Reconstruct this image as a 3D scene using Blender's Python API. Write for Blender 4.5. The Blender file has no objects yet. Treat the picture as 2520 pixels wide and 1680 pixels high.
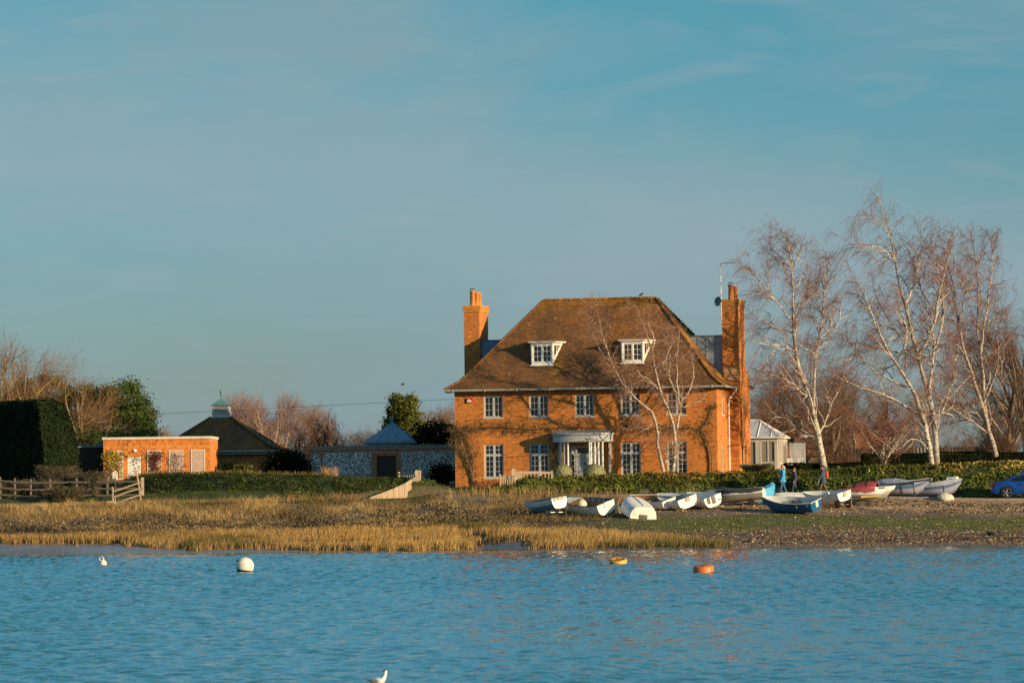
import bpy, math, random
import numpy as np
from mathutils import Matrix, Vector

rng = np.random.default_rng(7)
random.seed(7)
R = math.radians
scene = bpy.context.scene
col = scene.collection

# ------------------------------------------------------------------ camera
F = 9960.0            # focal length in photo pixels (photo 2520 wide)
YH = 1213.0           # horizon row of the unrolled photo
ROLL = 0.012
PITCH = math.atan((YH - 840.0) / F)
EYE = 2.9
cam_data = bpy.data.cameras.new("camera")
cam = bpy.data.objects.new("camera", cam_data)
col.objects.link(cam)
cam_data.sensor_width = 36.0
cam_data.lens = 36.0 * F / 2520.0
cam_data.clip_start = 1.0
cam_data.clip_end = 9000.0
cam.matrix_world = Matrix.Translation((0, 0, EYE)) @ Matrix.Rotation(math.pi / 2 + PITCH, 4, 'X') @ Matrix.Rotation(-ROLL, 4, 'Z')
cam_data.dof.use_dof = True
cam_data.dof.focus_distance = 240.0
cam_data.dof.aperture_fstop = 4.5
scene.camera = cam

# ------------------------------------------------------------------ sun, sky, exposure
SUN_AZ = R(53)        # to the right of the direction towards the camera
SUN_EL = R(11)
sun_dir = Vector((math.sin(SUN_AZ) * math.cos(SUN_EL), -math.cos(SUN_AZ) * math.cos(SUN_EL), math.sin(SUN_EL)))
sd = bpy.data.lights.new("sun", 'SUN')
sd.energy = 5.0
sd.angle = R(0.5)
sd.color = (1.0, 0.75, 0.44)
sun = bpy.data.objects.new("sun", sd)
col.objects.link(sun)
sun.rotation_euler = (-sun_dir).to_track_quat('-Z', 'Y').to_euler()
sun.location = (100, 0, 100)

world = bpy.data.worlds.new("World")
scene.world = world
world.use_nodes = True
wn, wl = world.node_tree.nodes, world.node_tree.links
wn.clear()
w_out = wn.new('ShaderNodeOutputWorld')
w_bg = wn.new('ShaderNodeBackground')
w_bg.inputs['Strength'].default_value = 0.08
sky = wn.new('ShaderNodeTexSky')
sky.sky_type = 'NISHITA'
sky.sun_disc = False
sky.sun_elevation = SUN_EL
sky.sun_rotation = math.pi - SUN_AZ
sky.air_density = 1.0
sky.dust_density = 0.6
sky.ozone_density = 3.0
w_tint = wn.new('ShaderNodeMixRGB'); w_tint.blend_type = 'MULTIPLY'
w_tint.inputs['Fac'].default_value = 1.0
w_tc = wn.new('ShaderNodeTexCoord')
w_sep = wn.new('ShaderNodeSeparateXYZ')
wl.new(w_tc.outputs['Generated'], w_sep.inputs['Vector'])
w_grade = wn.new('ShaderNodeValToRGB')     # sky colour cast, paler at the horizon, brightened above the view for the water
w_grade.color_ramp.elements[0].position = 0.0
w_grade.color_ramp.elements[0].color = (0.71, 0.77, 1.07, 1)
w_grade.color_ramp.elements[1].position = 0.125
w_grade.color_ramp.elements[1].color = (0.41, 0.86, 0.90, 1)
e_ = w_grade.color_ramp.elements.new(0.27)
e_.color = (0.60, 1.66, 1.78, 1)  # unseen band of sky, raised to brighten the reflections on the water
e_ = w_grade.color_ramp.elements.new(0.8)
e_.color = (0.45, 0.95, 1.05, 1)
wl.new(w_sep.outputs['Z'], w_grade.inputs['Fac'])
wl.new(w_grade.outputs['Color'], w_tint.inputs['Color2'])
wl.new(sky.outputs['Color'], w_tint.inputs['Color1'])
# thin streaks of high cloud
w_map = wn.new('ShaderNodeMapping')
w_map.inputs['Scale'].default_value = (5.0, 5.0, 17.0)
w_map.inputs['Rotation'].default_value = (0, R(-9), R(20))
wl.new(w_tc.outputs['Generated'], w_map.inputs['Vector'])
w_n = wn.new('ShaderNodeTexNoise')
w_n.inputs['Scale'].default_value = 2.0
w_n.inputs['Detail'].default_value = 5
w_n.inputs['Roughness'].default_value = 0.5
w_n.inputs['Distortion'].default_value = 0.5
wl.new(w_map.outputs['Vector'], w_n.inputs['Vector'])
w_r = wn.new('ShaderNodeValToRGB')
w_r.color_ramp.elements[0].position = 0.38
w_r.color_ramp.elements[0].color = (0, 0, 0, 1)
w_r.color_ramp.elements[1].position = 0.68
w_r.color_ramp.elements[1].color = (0.75, 0.75, 0.75, 1)
wl.new(w_n.outputs['Fac'], w_r.inputs['Fac'])
w_mix = wn.new('ShaderNodeMixRGB')
w_mix.inputs['Color2'].default_value = (2.15, 3.25, 3.65, 1)
wl.new(w_r.outputs['Color'], w_mix.inputs['Fac'])
wl.new(w_tint.outputs['Color'], w_mix.inputs['Color1'])
w_map2 = wn.new('ShaderNodeMapping')
w_map2.inputs['Scale'].default_value = (14.0, 14.0, 60.0)
w_map2.inputs['Rotation'].default_value = (0, R(14), R(-15))
wl.new(w_tc.outputs['Generated'], w_map2.inputs['Vector'])
w_n2 = wn.new('ShaderNodeTexNoise')
w_n2.inputs['Scale'].default_value = 1.5
w_n2.inputs['Detail'].default_value = 6
w_n2.inputs['Distortion'].default_value = 1.2
wl.new(w_map2.outputs['Vector'], w_n2.inputs['Vector'])
w_r2 = wn.new('ShaderNodeValToRGB')
w_r2.color_ramp.elements[0].position = 0.50
w_r2.color_ramp.elements[0].color = (0, 0, 0, 1)
w_r2.color_ramp.elements[1].position = 0.80
w_r2.color_ramp.elements[1].color = (0.5, 0.5, 0.5, 1)
wl.new(w_n2.outputs['Fac'], w_r2.inputs['Fac'])
w_mix2 = wn.new('ShaderNodeMixRGB')
w_mix2.inputs['Color2'].default_value = (2.6, 3.5, 3.8, 1)
wl.new(w_r2.outputs['Color'], w_mix2.inputs['Fac'])
wl.new(w_mix.outputs['Color'], w_mix2.inputs['Color1'])
# broad soft bank of pale haze
w_band = wn.new('ShaderNodeValToRGB')
w_band.color_ramp.interpolation = 'EASE'
w_band.color_ramp.elements[0].position = 0.030
w_band.color_ramp.elements[0].color = (0, 0, 0, 1)
w_band.color_ramp.elements[1].position = 0.066
w_band.color_ramp.elements[1].color = (1, 1, 1, 1)
q_ = w_band.color_ramp.elements.new(0.110)
q_.color = (0, 0, 0, 1)
w_tilt = wn.new('ShaderNodeVectorMath'); w_tilt.operation = 'DOT_PRODUCT'
w_tilt.inputs[1].default_value = (0.16, 0, 1)
wl.new(w_tc.outputs['Generated'], w_tilt.inputs[0])
wl.new(w_tilt.outputs['Value'], w_band.inputs['Fac'])
w_map3 = wn.new('ShaderNodeMapping')
w_map3.inputs['Scale'].default_value = (4.0, 4.0, 7.0)
w_map3.inputs['Location'].default_value = (0.35, 0, 0)
wl.new(w_tc.outputs['Generated'], w_map3.inputs['Vector'])
w_n3 = wn.new('ShaderNodeTexNoise')
w_n3.inputs['Scale'].default_value = 1.3
w_n3.inputs['Detail'].default_value = 3
wl.new(w_map3.outputs['Vector'], w_n3.inputs['Vector'])
w_mu = wn.new('ShaderNodeMath'); w_mu.operation = 'MULTIPLY'
wl.new(w_band.outputs['Color'], w_mu.inputs[0])
wl.new(w_n3.outputs['Fac'], w_mu.inputs[1])
w_mix3 = wn.new('ShaderNodeMixRGB')
w_mix3.inputs['Color2'].default_value = (2.75, 3.65, 4.05, 1)
wl.new(w_mu.outputs['Value'], w_mix3.inputs['Fac'])
wl.new(w_mix2.outputs['Color'], w_mix3.inputs['Color1'])
wl.new(w_mix3.outputs['Color'], w_bg.inputs['Color'])
wl.new(w_bg.outputs['Background'], w_out.inputs['Surface'])

scene.cycles.use_denoising = False
scene.view_settings.view_transform = 'Standard'
scene.view_settings.look = 'None'
scene.view_settings.exposure = 0.50
scene.view_settings.gamma = 1.0
scene.view_settings.use_curve_mapping = False


def at(px, py, d):
    """World point seen at photo pixel (px, py) on the vertical plane y = d."""
    dx, dy = px - 1260.0, py - 840.0
    c, s = math.cos(ROLL), math.sin(ROLL)
    x0, y0 = dx * c - dy * s, dy * c + dx * s
    cp, sp = math.cos(PITCH), math.sin(PITCH)
    vx, vy, vz = x0, F * cp + y0 * sp, F * sp - y0 * cp
    k = d / vy
    return Vector((vx * k, d, EYE + vz * k))


# ------------------------------------------------------------------ mesh building
class MB:
    def __init__(s):
        s.v, s.q, s.t, s.c, s.n = [], [], [], [], 0

    def add(s, V, Q=None, T=None, c=(1, 1, 1)):
        V = np.asarray(V, dtype=np.float32).reshape(-1, 3)
        if Q is not None and len(Q):
            s.q.append(np.asarray(Q, dtype=np.int32).reshape(-1, 4) + s.n)
        if T is not None and len(T):
            s.t.append(np.asarray(T, dtype=np.int32).reshape(-1, 3) + s.n)
        C = np.ones((len(V), 4), dtype=np.float32)
        C[:, :3] = np.asarray(c, dtype=np.float32)
        s.c.append(C)
        s.v.append(V)
        s.n += len(V)
        return s

    def box(s, lo, hi, c=(1, 1, 1), M=None):
        x0, y0, z0 = lo
        x1, y1, z1 = hi
        V = np.array([(x0, y0, z0), (x1, y0, z0), (x1, y1, z0), (x0, y1, z0), (x0, y0, z1), (x1, y0, z1), (x1, y1, z1), (x0, y1, z1)], dtype=float)
        if M is not None:
            V = np.array([tuple(M @ Vector(p)) for p in V])
        return s.add(V, [(0, 3, 2, 1), (4, 5, 6, 7), (0, 1, 5, 4), (1, 2, 6, 5), (2, 3, 7, 6), (3, 0, 4, 7)], c=c)

    def quad(s, a, b, c_, d, c=(1, 1, 1)):
        return s.add([a, b, c_, d], [(0, 1, 2, 3)], c=c)

    def poly(s, pts, c=(1, 1, 1)):
        return s.add(pts, T=[(0, i, i + 1) for i in range(1, len(pts) - 1)], c=c)

    def prism(s, pts, off, c=(1, 1, 1)):
        """extrude convex polygon pts by vector off"""
        n = len(pts)
        P = np.array([tuple(p) for p in pts], dtype=float)
        V = np.vstack([P, P + np.array(tuple(off))])
        T = [(0, i + 1, i) for i in range(1, n - 1)] + [(n, n + i, n + i + 1) for i in range(1, n - 1)]
        Q = [(i, (i + 1) % n, n + (i + 1) % n, n + i) for i in range(n)]
        return s.add(V, Q, T, c=c)

    def lathe(s, prof, seg=16, c=(1, 1, 1), M=None, arc=2 * math.pi):
        prof = np.array(prof, dtype=float)
        k = len(prof)
        closed = arc > 6.28
        n = seg if closed else seg + 1
        a = np.arange(n) * arc / seg
        V = np.stack([prof[None, :, 0] * np.cos(a)[:, None], prof[None, :, 0] * np.sin(a)[:, None], np.broadcast_to(prof[None, :, 1], (n, k))], -1).reshape(-1, 3)
        Q = []
        for i in range(seg):
            j = (i + 1) % n
            for m in range(k - 1):
                Q.append((i * k + m, j * k + m, j * k + m + 1, i * k + m + 1))
        if M is not None:
            V = np.array([tuple(M @ Vector(p)) for p in V])
        return s.add(V, Q, c=c)

    def tubes(s, P, Rr, sides=4, c=(1, 1, 1), cap=False):
        P = np.asarray(P, dtype=float)
        Rr = np.asarray(Rr, dtype=float)
        if P.ndim == 2:
            P = P[None]
        N, K, _ = P.shape
        Rr = np.broadcast_to(Rr, (N, K))
        T = np.gradient(P, axis=1)
        T /= np.linalg.norm(T, axis=2, keepdims=True) + 1e-9
        ref = np.where(np.abs(T[:, :, 2:3]).mean(1, keepdims=True) > .75, np.array([1.0, .03, 0]), np.array([.02, .03, 1.0]))
        A = np.cross(T, np.broadcast_to(ref, T.shape))
        A /= np.linalg.norm(A, axis=2, keepdims=True) + 1e-9
        B = np.cross(T, A)
        a = np.arange(sides) * 2 * math.pi / sides
        V = P[:, :, None] + Rr[:, :, None, None] * (np.cos(a)[None, None, :, None] * A[:, :, None] + np.sin(a)[None, None, :, None] * B[:, :, None])
        idx = np.arange(N * K * sides).reshape(N, K, sides)
        i0, i1 = idx[:, :-1], idx[:, 1:]
        Q = np.stack([i0, np.roll(i0, -1, 2), np.roll(i1, -1, 2), i1], -1).reshape(-1, 4)
        if isinstance(c, np.ndarray) and c.ndim >= 2:
            c = np.repeat(c.reshape(N * K, 3), sides, axis=0)
        Tt = None
        if cap:
            Tt = []
            for n in range(N):
                for k, rev in ((0, 1), (K - 1, 0)):
                    ring = list(idx[n, k])
                    if rev:
                        ring = ring[::-1]
                    Tt += [(ring[0], ring[i], ring[i + 1]) for i in range(1, sides - 1)]
        return s.add(V.reshape(-1, 3), Q, Tt, c=c)

    def ball(s, ce, r, u=10, v=7, c=(1, 1, 1), sc=(1, 1, 1), M=None):
        th = np.linspace(0, math.pi, v)
        prof = np.stack([np.sin(th), -np.cos(th)], 1)
        b = MB().lathe(prof, u)
        V = b.v[0] * r * np.array(sc)
        if M is not None:
            V = np.array([tuple(M @ Vector(p)) for p in V])
        return s.add(V + np.array(tuple(ce)), b.q[0], c=c)

    def xf(s, M):
        A = np.array(M)
        s.v = [v @ A[:3, :3].T.astype(np.float32) + A[:3, 3].astype(np.float32) for v in s.v]
        return s

    def mesh(s, name, mt, smooth=False):
        me = bpy.data.meshes.new(name)
        V = np.concatenate(s.v) if s.v else np.zeros((0, 3), np.float32)
        Q = np.concatenate(s.q) if s.q else np.zeros((0, 4), np.int32)
        T = np.concatenate(s.t) if s.t else np.zeros((0, 3), np.int32)
        nq, nt = len(Q), len(T)
        me.vertices.add(len(V))
        me.vertices.foreach_set('co', V.astype(np.float32).ravel())
        loops = np.concatenate([Q.ravel(), T.ravel()]).astype(np.int32)
        me.loops.add(len(loops))
        me.loops.foreach_set('vertex_index', loops)
        starts = np.concatenate([np.arange(nq) * 4, nq * 4 + np.arange(nt) * 3]).astype(np.int32)
        me.polygons.add(nq + nt)
        me.polygons.foreach_set('loop_start', starts)
        me.polygons.foreach_set('use_smooth', np.full(nq + nt, smooth))
        me.update(calc_edges=True)
        ca = me.color_attributes.new('tint', 'FLOAT_COLOR', 'POINT')
        C = np.concatenate(s.c) if s.c else np.zeros((0, 4), np.float32)
        C[:, 3] = 1
        ca.data.foreach_set('color', C.ravel())
        me.materials.append(mt)
        return me

    def build(s, name, mt, parent=None, smooth=False, loc=None, rotz=None):
        o = bpy.data.objects.new(name, s.mesh(name, mt, smooth))
        col.objects.link(o)
        if parent is not None:
            o.parent = parent
        if loc is not None:
            o.location = loc
        if rotz is not None:
            o.rotation_euler = (0, 0, rotz)
        return o


def tag(o, label=None, cat=None, group=None, kind=None):
    if label: o['label'] = label
    if cat: o['category'] = cat
    if group: o['group'] = group
    if kind: o['kind'] = kind
    return o


def thing(name, label, cat, loc=(0, 0, 0), rotz=0.0, group=None):
    o = bpy.data.objects.new(name, None)
    o.empty_display_size = 0.3
    col.objects.link(o)
    o.location = loc
    o.rotation_euler = (0, 0, rotz)
    return tag(o, label, cat, group)


def inst(name, me, parent=None, loc=(0, 0, 0), rot=(0, 0, 0), sc=(1, 1, 1)):
    o = bpy.data.objects.new(name, me)
    col.objects.link(o)
    if parent is not None:
        o.parent = parent
    o.location = loc
    o.rotation_euler = rot
    o.scale = sc
    return o


def copy_tree(o, parent=None):
    c = o.copy()
    col.objects.link(c)
    c.parent = parent
    for ch in list(o.children):
        copy_tree(ch, c)
    return c


# ------------------------------------------------------------------ materials
def mat(name, color, rough=0.8, var=0.25, scale=4.0, bump=0.0, bscale=None, metallic=0.0, spec=0.5, color2=None, detail=4.0, rp=(.3, .7), stretch=(1, 1, 1), coat=0.0, sss=0.0, trans=0.0):
    m = bpy.data.materials.new(name)
    m.use_nodes = True
    n, l = m.node_tree.nodes, m.node_tree.links
    b = n['Principled BSDF']
    b.inputs['Roughness'].default_value = rough
    b.inputs['Metallic'].default_value = metallic
    b.inputs['Specular IOR Level'].default_value = spec
    if coat:
        b.inputs['Coat Weight'].default_value = coat
        b.inputs['Coat Roughness'].default_value = 0.05
    tc = n.new('ShaderNodeTexCoord')
    mp = n.new('ShaderNodeMapping')
    mp.inputs['Scale'].default_value = stretch
    l.new(tc.outputs['Object'], mp.inputs['Vector'])
    no = n.new('ShaderNodeTexNoise')
    no.inputs['Scale'].default_value = scale
    no.inputs['Detail'].default_value = detail
    no.inputs['Roughness'].default_value = 0.62
    l.new(mp.outputs['Vector'], no.inputs['Vector'])
    ramp = n.new('ShaderNodeValToRGB')
    e = ramp.color_ramp.elements
    e[0].position, e[1].position = rp
    c2 = color2 if color2 else tuple(x * (1 + var) for x in color)
    c1 = color if color2 else tuple(x * (1 - var) for x in color)
    e[0].color = (*c1, 1)
    e[1].color = (*c2, 1)
    l.new(no.outputs['Fac'], ramp.inputs['Fac'])
    at_ = n.new('ShaderNodeAttribute')
    at_.attribute_name = 'tint'
    mx = n.new('ShaderNodeMixRGB')
    mx.blend_type = 'MULTIPLY'
    mx.inputs['Fac'].default_value = 1
    l.new(ramp.outputs['Color'], mx.inputs['Color1'])
    l.new(at_.outputs['Color'], mx.inputs['Color2'])
    l.new(mx.outputs['Color'], b.inputs['Base Color'])
    if trans:
        td = n.new('ShaderNodeBsdfTranslucent')
        l.new(mx.outputs['Color'], td.inputs['Color'])
        ms = n.new('ShaderNodeMixShader')
        ms.inputs['Fac'].default_value = trans
        l.new(b.outputs['BSDF'], ms.inputs[1])
        l.new(td.outputs['BSDF'], ms.inputs[2])
        l.new(ms.outputs['Shader'], n['Material Output'].inputs['Surface'])
    if bump:
        nb = n.new('ShaderNodeTexNoise')
        nb.inputs['Scale'].default_value = bscale or scale * 4
        nb.inputs['Detail'].default_value = 4
        l.new(mp.outputs['Vector'], nb.inputs['Vector'])
        bp = n.new('ShaderNodeBump')
        bp.inputs['Strength'].default_value = 1.0
        bp.inputs['Distance'].default_value = bump
        l.new(nb.outputs['Fac'], bp.inputs['Height'])
        l.new(bp.outputs['Normal'], b.inputs['Normal'])
    return m


M_brick = mat('brick_orange', (0.53, 0.170, 0.020), 0.85, 0.16, 1.2, 0.002, 30)
M_mortar = mat('lime_mortar', (0.50, 0.27, 0.12), 0.9, 0.2, 3)
M_tile = mat('clay_tile', (0.150, 0.066, 0.021), 0.9, 0.2, 1.1, 0.003, 25)
M_gut = mat('gutter_paint', (0.34, 0.33, 0.28), 0.6, 0.15, 3)
M_frame = mat('window_paint', (0.47, 0.46, 0.44), 0.5, 0.08, 3)
M_white = mat('white_paint', (0.78, 0.75, 0.68), 0.45, 0.08, 2.5)
M_glass = mat('dark_glass', (0.012, 0.016, 0.02), 0.04, 0.3, 1.0, spec=0.6)
M_lead = mat('lead_sheet', (0.21, 0.25, 0.29), 0.55, 0.2, 2.0, 0.004, 6)
M_leadblue = mat('lead_blue', (0.13, 0.24, 0.33), 0.5, 0.25, 1.5, 0.004, 6)
M_pot = mat('terracotta', (0.52, 0.18, 0.04), 0.8, 0.2, 3)
M_stone = mat('pale_stone', (0.50, 0.46, 0.38), 0.85, 0.2, 3, 0.004, 20)
M_wood = mat('weathered_oak', (0.42, 0.31, 0.20), 0.85, 0.3, 3, 0.003, 20, stretch=(6, 6, .8))
M_darkwood = mat('dark_plank', (0.045, 0.030, 0.020), 0.8, 0.3, 4, 0.003, 30, stretch=(.6, 6, 6))
M_black = mat('black_iron', (0.012, 0.012, 0.012), 0.5, 0.2, 3)
M_flint = mat('flint', (0.28, 0.285, 0.295), 0.5, 0.5, 6)
M_flintm = mat('flint_mortar', (0.46, 0.43, 0.39), 0.9, 0.2, 3)
M_copper = mat('green_copper', (0.10, 0.215, 0.225), 0.6, 0.2, 4)
M_birch = mat('birch_bark', (0.13, 0.095, 0.07), 0.8, 0.35, 2.6, 0.01, 8, stretch=(2, 2, 3), color2=(.52, .46, .38), rp=(.36, .54))
M_bark = mat('grey_bark', (0.22, 0.165, 0.11), 0.9, 0.3, 3, 0.01, 10)
M_leaf = mat('evergreen_leaf', (0.062, 0.076, 0.019), 0.75, 0.4, 0.9, trans=0.12, spec=.15)
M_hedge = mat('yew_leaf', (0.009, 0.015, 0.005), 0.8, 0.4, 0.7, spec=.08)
M_grass = mat('bank_grass', (0.092, 0.112, 0.020), 0.8, 0.4, 0.7, trans=0.1, spec=.15)
M_dry = mat('dry_grass', (0.40, 0.27, 0.11), 0.8, 0.2, 0.5, trans=0.2)
M_scrub = mat('purslane_scrub', (0.16, 0.12, 0.065), 0.9, 0.35, 0.6)
M_pebble = mat('pebble', (0.36, 0.30, 0.22), 0.8, 0.4, 3)
M_weed = mat('wrack', (0.05, 0.033, 0.018), 0.75, 0.4, 3)
M_asph = mat('asphalt', (0.055, 0.055, 0.055), 0.85, 0.2, 2, 0.004, 30)
M_rubber = mat('rubber', (0.018, 0.018, 0.018), 0.7, 0.2, 3)
M_steel = mat('galvanised', (0.45, 0.46, 0.47), 0.4, 0.15, 3, metallic=0.6)

# ------------------------------------------------------------------ value noise
_tabs = {}


def vnoise(x, y, s, seed=0):
    if seed not in _tabs:
        _tabs[seed] = np.random.default_rng(1000 + seed).random((256, 256))
    t = _tabs[seed]
    x = np.asarray(x, float) / s + 500.0
    y = np.asarray(y, float) / s + 500.0
    ix, iy = np.floor(x).astype(int), np.floor(y).astype(int)
    fx, fy = x - ix, y - iy
    fx, fy = fx * fx * (3 - 2 * fx), fy * fy * (3 - 2 * fy)
    a, b = t[ix & 255, iy & 255], t[(ix + 1) & 255, iy & 255]
    c, d = t[ix & 255, (iy + 1) & 255], t[(ix + 1) & 255, (iy + 1) & 255]
    return (a * (1 - fx) + b * fx) * (1 - fy) + (c * (1 - fx) + d * fx) * fy


def fbm(x, y, s, seed=0, o=4):
    v, a, tot = 0, 1.0, 0
    for i in range(o):
        v = v + a * vnoise(x, y, s / 2 ** i, seed + i)
        tot += a
        a *= .5
    return v / tot


def sstep(a, b, x):
    t = np.clip((np.asarray(x, float) - a) / (b - a), 0, 1)
    return t * t * (3 - 2 * t)


# ------------------------------------------------------------------ terrain
def shore(x):
    xc = np.clip(x, -40, 40)
    return 206.5 - .24 * xc + 1.0 * (fbm(x, x * 0, 6, 3) - .5)


def road_c(x):
    return np.interp(x, [-60, -12, 12, 27, 60], [236.8, 236.8, 236.6, 232.3, 226])


def road_z(x):
    return np.interp(x, [-60, -30, -15, -6.2, -4.2, 12, 27, 60], [2.2, 2.4, 2.5, 2.62, 2.95, 2.72, 2.24, 1.8])


GX0, GX1 = -4.6, -1.0   # gap in the bank at the drive

LB = np.array([(-5.6, 239.6), (-9, 240.6), (-13, 243.2), (-17.5, 246.6), (-23, 251.5)])   # crest of the left bank


def seg_dist(x, y, P):
    best = np.full(np.shape(x), 1e9)
    side = np.zeros(np.shape(x))
    par = np.zeros(np.shape(x))
    for i in range(len(P) - 1):
        a, b = P[i], P[i + 1]
        d = b - a
        L2 = (d ** 2).sum()
        t = np.clip(((x - a[0]) * d[0] + (y - a[1]) * d[1]) / L2, 0, 1)
        cx, cy = a[0] + t * d[0], a[1] + t * d[1]
        ds = np.hypot(x - cx, y - cy)
        m = ds < best
        cr = d[0] * (y - a[1]) - d[1] * (x - a[0])
        best = np.where(m, ds, best)
        side = np.where(m, np.sign(cr), side)
        par = np.where(m, i + t, par)
    return best, side, par


def terrain(x, y):
    x = np.asarray(x, float)
    y = np.asarray(y, float)
    s = shore(x)
    rc = road_c(x)
    rf = rc - 1.7
    rz = road_z(x)
    t = (y - s) / (rf - s)
    prof = np.interp(t, [-20, -1, -.3, 0, .1, .25, .4, .55, .68, .8, .92, .985, 1.0], [-.9, -.5, -.16, 0, .05, .16, .28, .41, .52, .67, .84, .93, 1.0])
    rough = (fbm(x, y, 2.2, 11) - .5) * .16 * sstep(.05, .3, t) * (1 - sstep(.95, 1.0, t)) + (fbm(x, y, .6, 15) - .5) * .05 * sstep(-.02, .1, t) * (1 - sstep(.95, 1.0, t))
    z = prof * rz + rough
    # creek
    cx = -1.3 + .8 * np.sin((y - 206) * .5)
    z = z - .4 * np.exp(-((x - cx) / 1.3) ** 2) * (1 - sstep(.25, .38, t)) * sstep(-.1, .05, t)
    z = np.where((y >= rf) & (y <= rc + 1.7), rz, z)
    # garden level behind the road
    gl = np.interp(x, [-60, -24, -14, 0, 14, 30, 60], [2.9, 3.0, 3.3, 3.15, 3.2, 3.45, 3.5])
    b = y - (rc + 1.7)
    zg = rz + (gl - rz) * sstep(0, 2.5, b) + (fbm(x, y, 3, 21) - .5) * .06
    # right bank
    hc = np.interp(x, [GX1 - .6, GX1 + 1.8, 12, 27, 60], [3.1, 3.62, 3.78, 4.15, 4.3]) + (fbm(x, y, 1.6, 31) - .5) * .22
    pr = sstep(-.1, 1.2, b) * (1 - sstep(2.0, 3.9, b))
    tier = sstep(-.1, .6, b) * .55 + sstep(.9, 1.6, b) * .45
    on = sstep(GX1 - .5, GX1 + .7, x)
    zr = zg + on * np.maximum(hc - zg, 0) * np.where(b < 1.8, tier, 1 - sstep(2.2, 3.9, b))
    # left bank
    dist, side, par = seg_dist(x, y, LB)
    hl = np.interp(par, [0, 1, 2, 3, 4], [3.72, 3.86, 4.1, 4.28, 4.25]) + (fbm(x, y, 1.5, 41) - .5) * .2
    fr = np.where(side < 0, 1 - sstep(.1, 1.15, dist), 1 - sstep(.2, 3.2, dist))
    zl = zr + np.maximum(hl - zr, 0) * fr
    z = np.where(b > 0, zl, z)
    z = np.where(y > 275, np.interp(y, [275, 400, 5000], [1.0, 0, 0]) * (z - 3.3) + 3.3, z)
    return z


def T_zone(x, y):
    s = shore(x)
    return (y - s) / (road_c(x) - 1.7 - s)


xs = np.unique(np.concatenate([-np.geomspace(46, 4000, 14), np.arange(-46, 46.01, .36), np.geomspace(46, 4000, 14)]))
ys = np.unique(np.concatenate([[-400, 0, 120, 180], np.arange(196, 262, .3), np.arange(262, 290, 1.0), np.geomspace(290, 6000, 16)]))
GXm, GYm = np.meshgrid(xs, ys)
GZ = terrain(GXm, GYm)
t_ = T_zone(GXm, GYm)
# land colours: mud, stones, algae, shingle, turf
mud = np.array((.165, .118, .080)); mud_d = np.array((.105, .066, .032)); algae = np.array((.082, .092, .008)); grey = np.array((.155, .118, .078))
shing = np.array((.40, .255, .130)); turf = np.array((.036, .050, .012)); marsh = np.array((.055, .038, .020)); drysoil = np.array((.20, .145, .075))
nA, nB = fbm(GXm, GYm * 2.5, 3.5, 51), fbm(GXm, GYm, .9, 55)
n4 = lambda a: a[..., None]
C = np.broadcast_to(mud, GXm.shape + (3,)).copy()
wob = t_ + (nA - .5) * .22
right = sstep(3, 9, GXm + (nA - .5) * 8)
# right-hand beach
Cr = np.broadcast_to(mud, C.shape).copy()
Cr = Cr * n4(1 - sstep(.03, .12, wob)) + mud_d * n4(sstep(.03, .12, wob)) * n4(.7 + .9 * nB)
k = sstep(.38, .48, wob) * (1 - sstep(.66, .74, wob)) * sstep(.25, .5, nB * .5 + nA * .6)
Cr = Cr * n4(1 - k) + algae * n4(k)
k = sstep(.70, .76, wob); Cr = Cr * n4(1 - k) + grey * n4(k)
k = sstep(.77, .83, wob); Cr = Cr * n4(1 - k) + (shing * n4(.75 + .5 * nB)) * n4(k)
# left-hand marsh
Cl = np.broadcast_to(mud, C.shape).copy()
k = sstep(.12, .2, wob); Cl = Cl * n4(1 - k) + marsh * n4(k)
k = sstep(.62, .72, wob); Cl = Cl * n4(1 - k) + drysoil * n4(k)
C = Cl * n4(1 - right) + Cr * n4(right)
b_ = GYm - (road_c(GXm) + 1.7)
k = sstep(-.2, .3, b_); C = C * n4(1 - k) + (turf * n4(.7 + .6 * nB)) * n4(k)
k = sstep(4, 60, GYm - 262); C = C * n4(1 - k) + np.array((.07, .065, .03)) * n4(k)

M_ground = mat('ground_soil', (0.93, 0.93, 0.93), 0.9, 0.28, 2.2, 0.02, 9)
# wet sheen close to the water line
gn, gk = M_ground.node_tree.nodes, M_ground.node_tree.links
ny, nx = GXm.shape
idx = np.arange(ny * nx).reshape(ny, nx)
Q = np.stack([idx[:-1, :-1], idx[:-1, 1:], idx[1:, 1:], idx[1:, :-1]], -1).reshape(-1, 4)
g = MB()
g.add(np.stack([GXm, GYm, GZ], -1).reshape(-1, 3), Q, c=C.reshape(-1, 3))
ground = tag(g.build('ground', M_ground, smooth=True), kind='structure', label='muddy shore rising through shingle and turf to the garden level')


def strip(name, x0, x1, lo, hi, lift, m, c=(1, 1, 1), step=.5):
    X = np.arange(x0, x1 + .01, step)
    V = np.concatenate([np.stack([X, lo(X), terrain(X, lo(X) + 1e-3) * 0 + road_z(X) + lift], 1), np.stack([X, hi(X), road_z(X) + lift], 1)])
    n = len(X)
    i = np.arange(n - 1)
    return MB().add(V, np.stack([i, i + 1, n + i + 1, n + i], 1), c=c)


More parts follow.
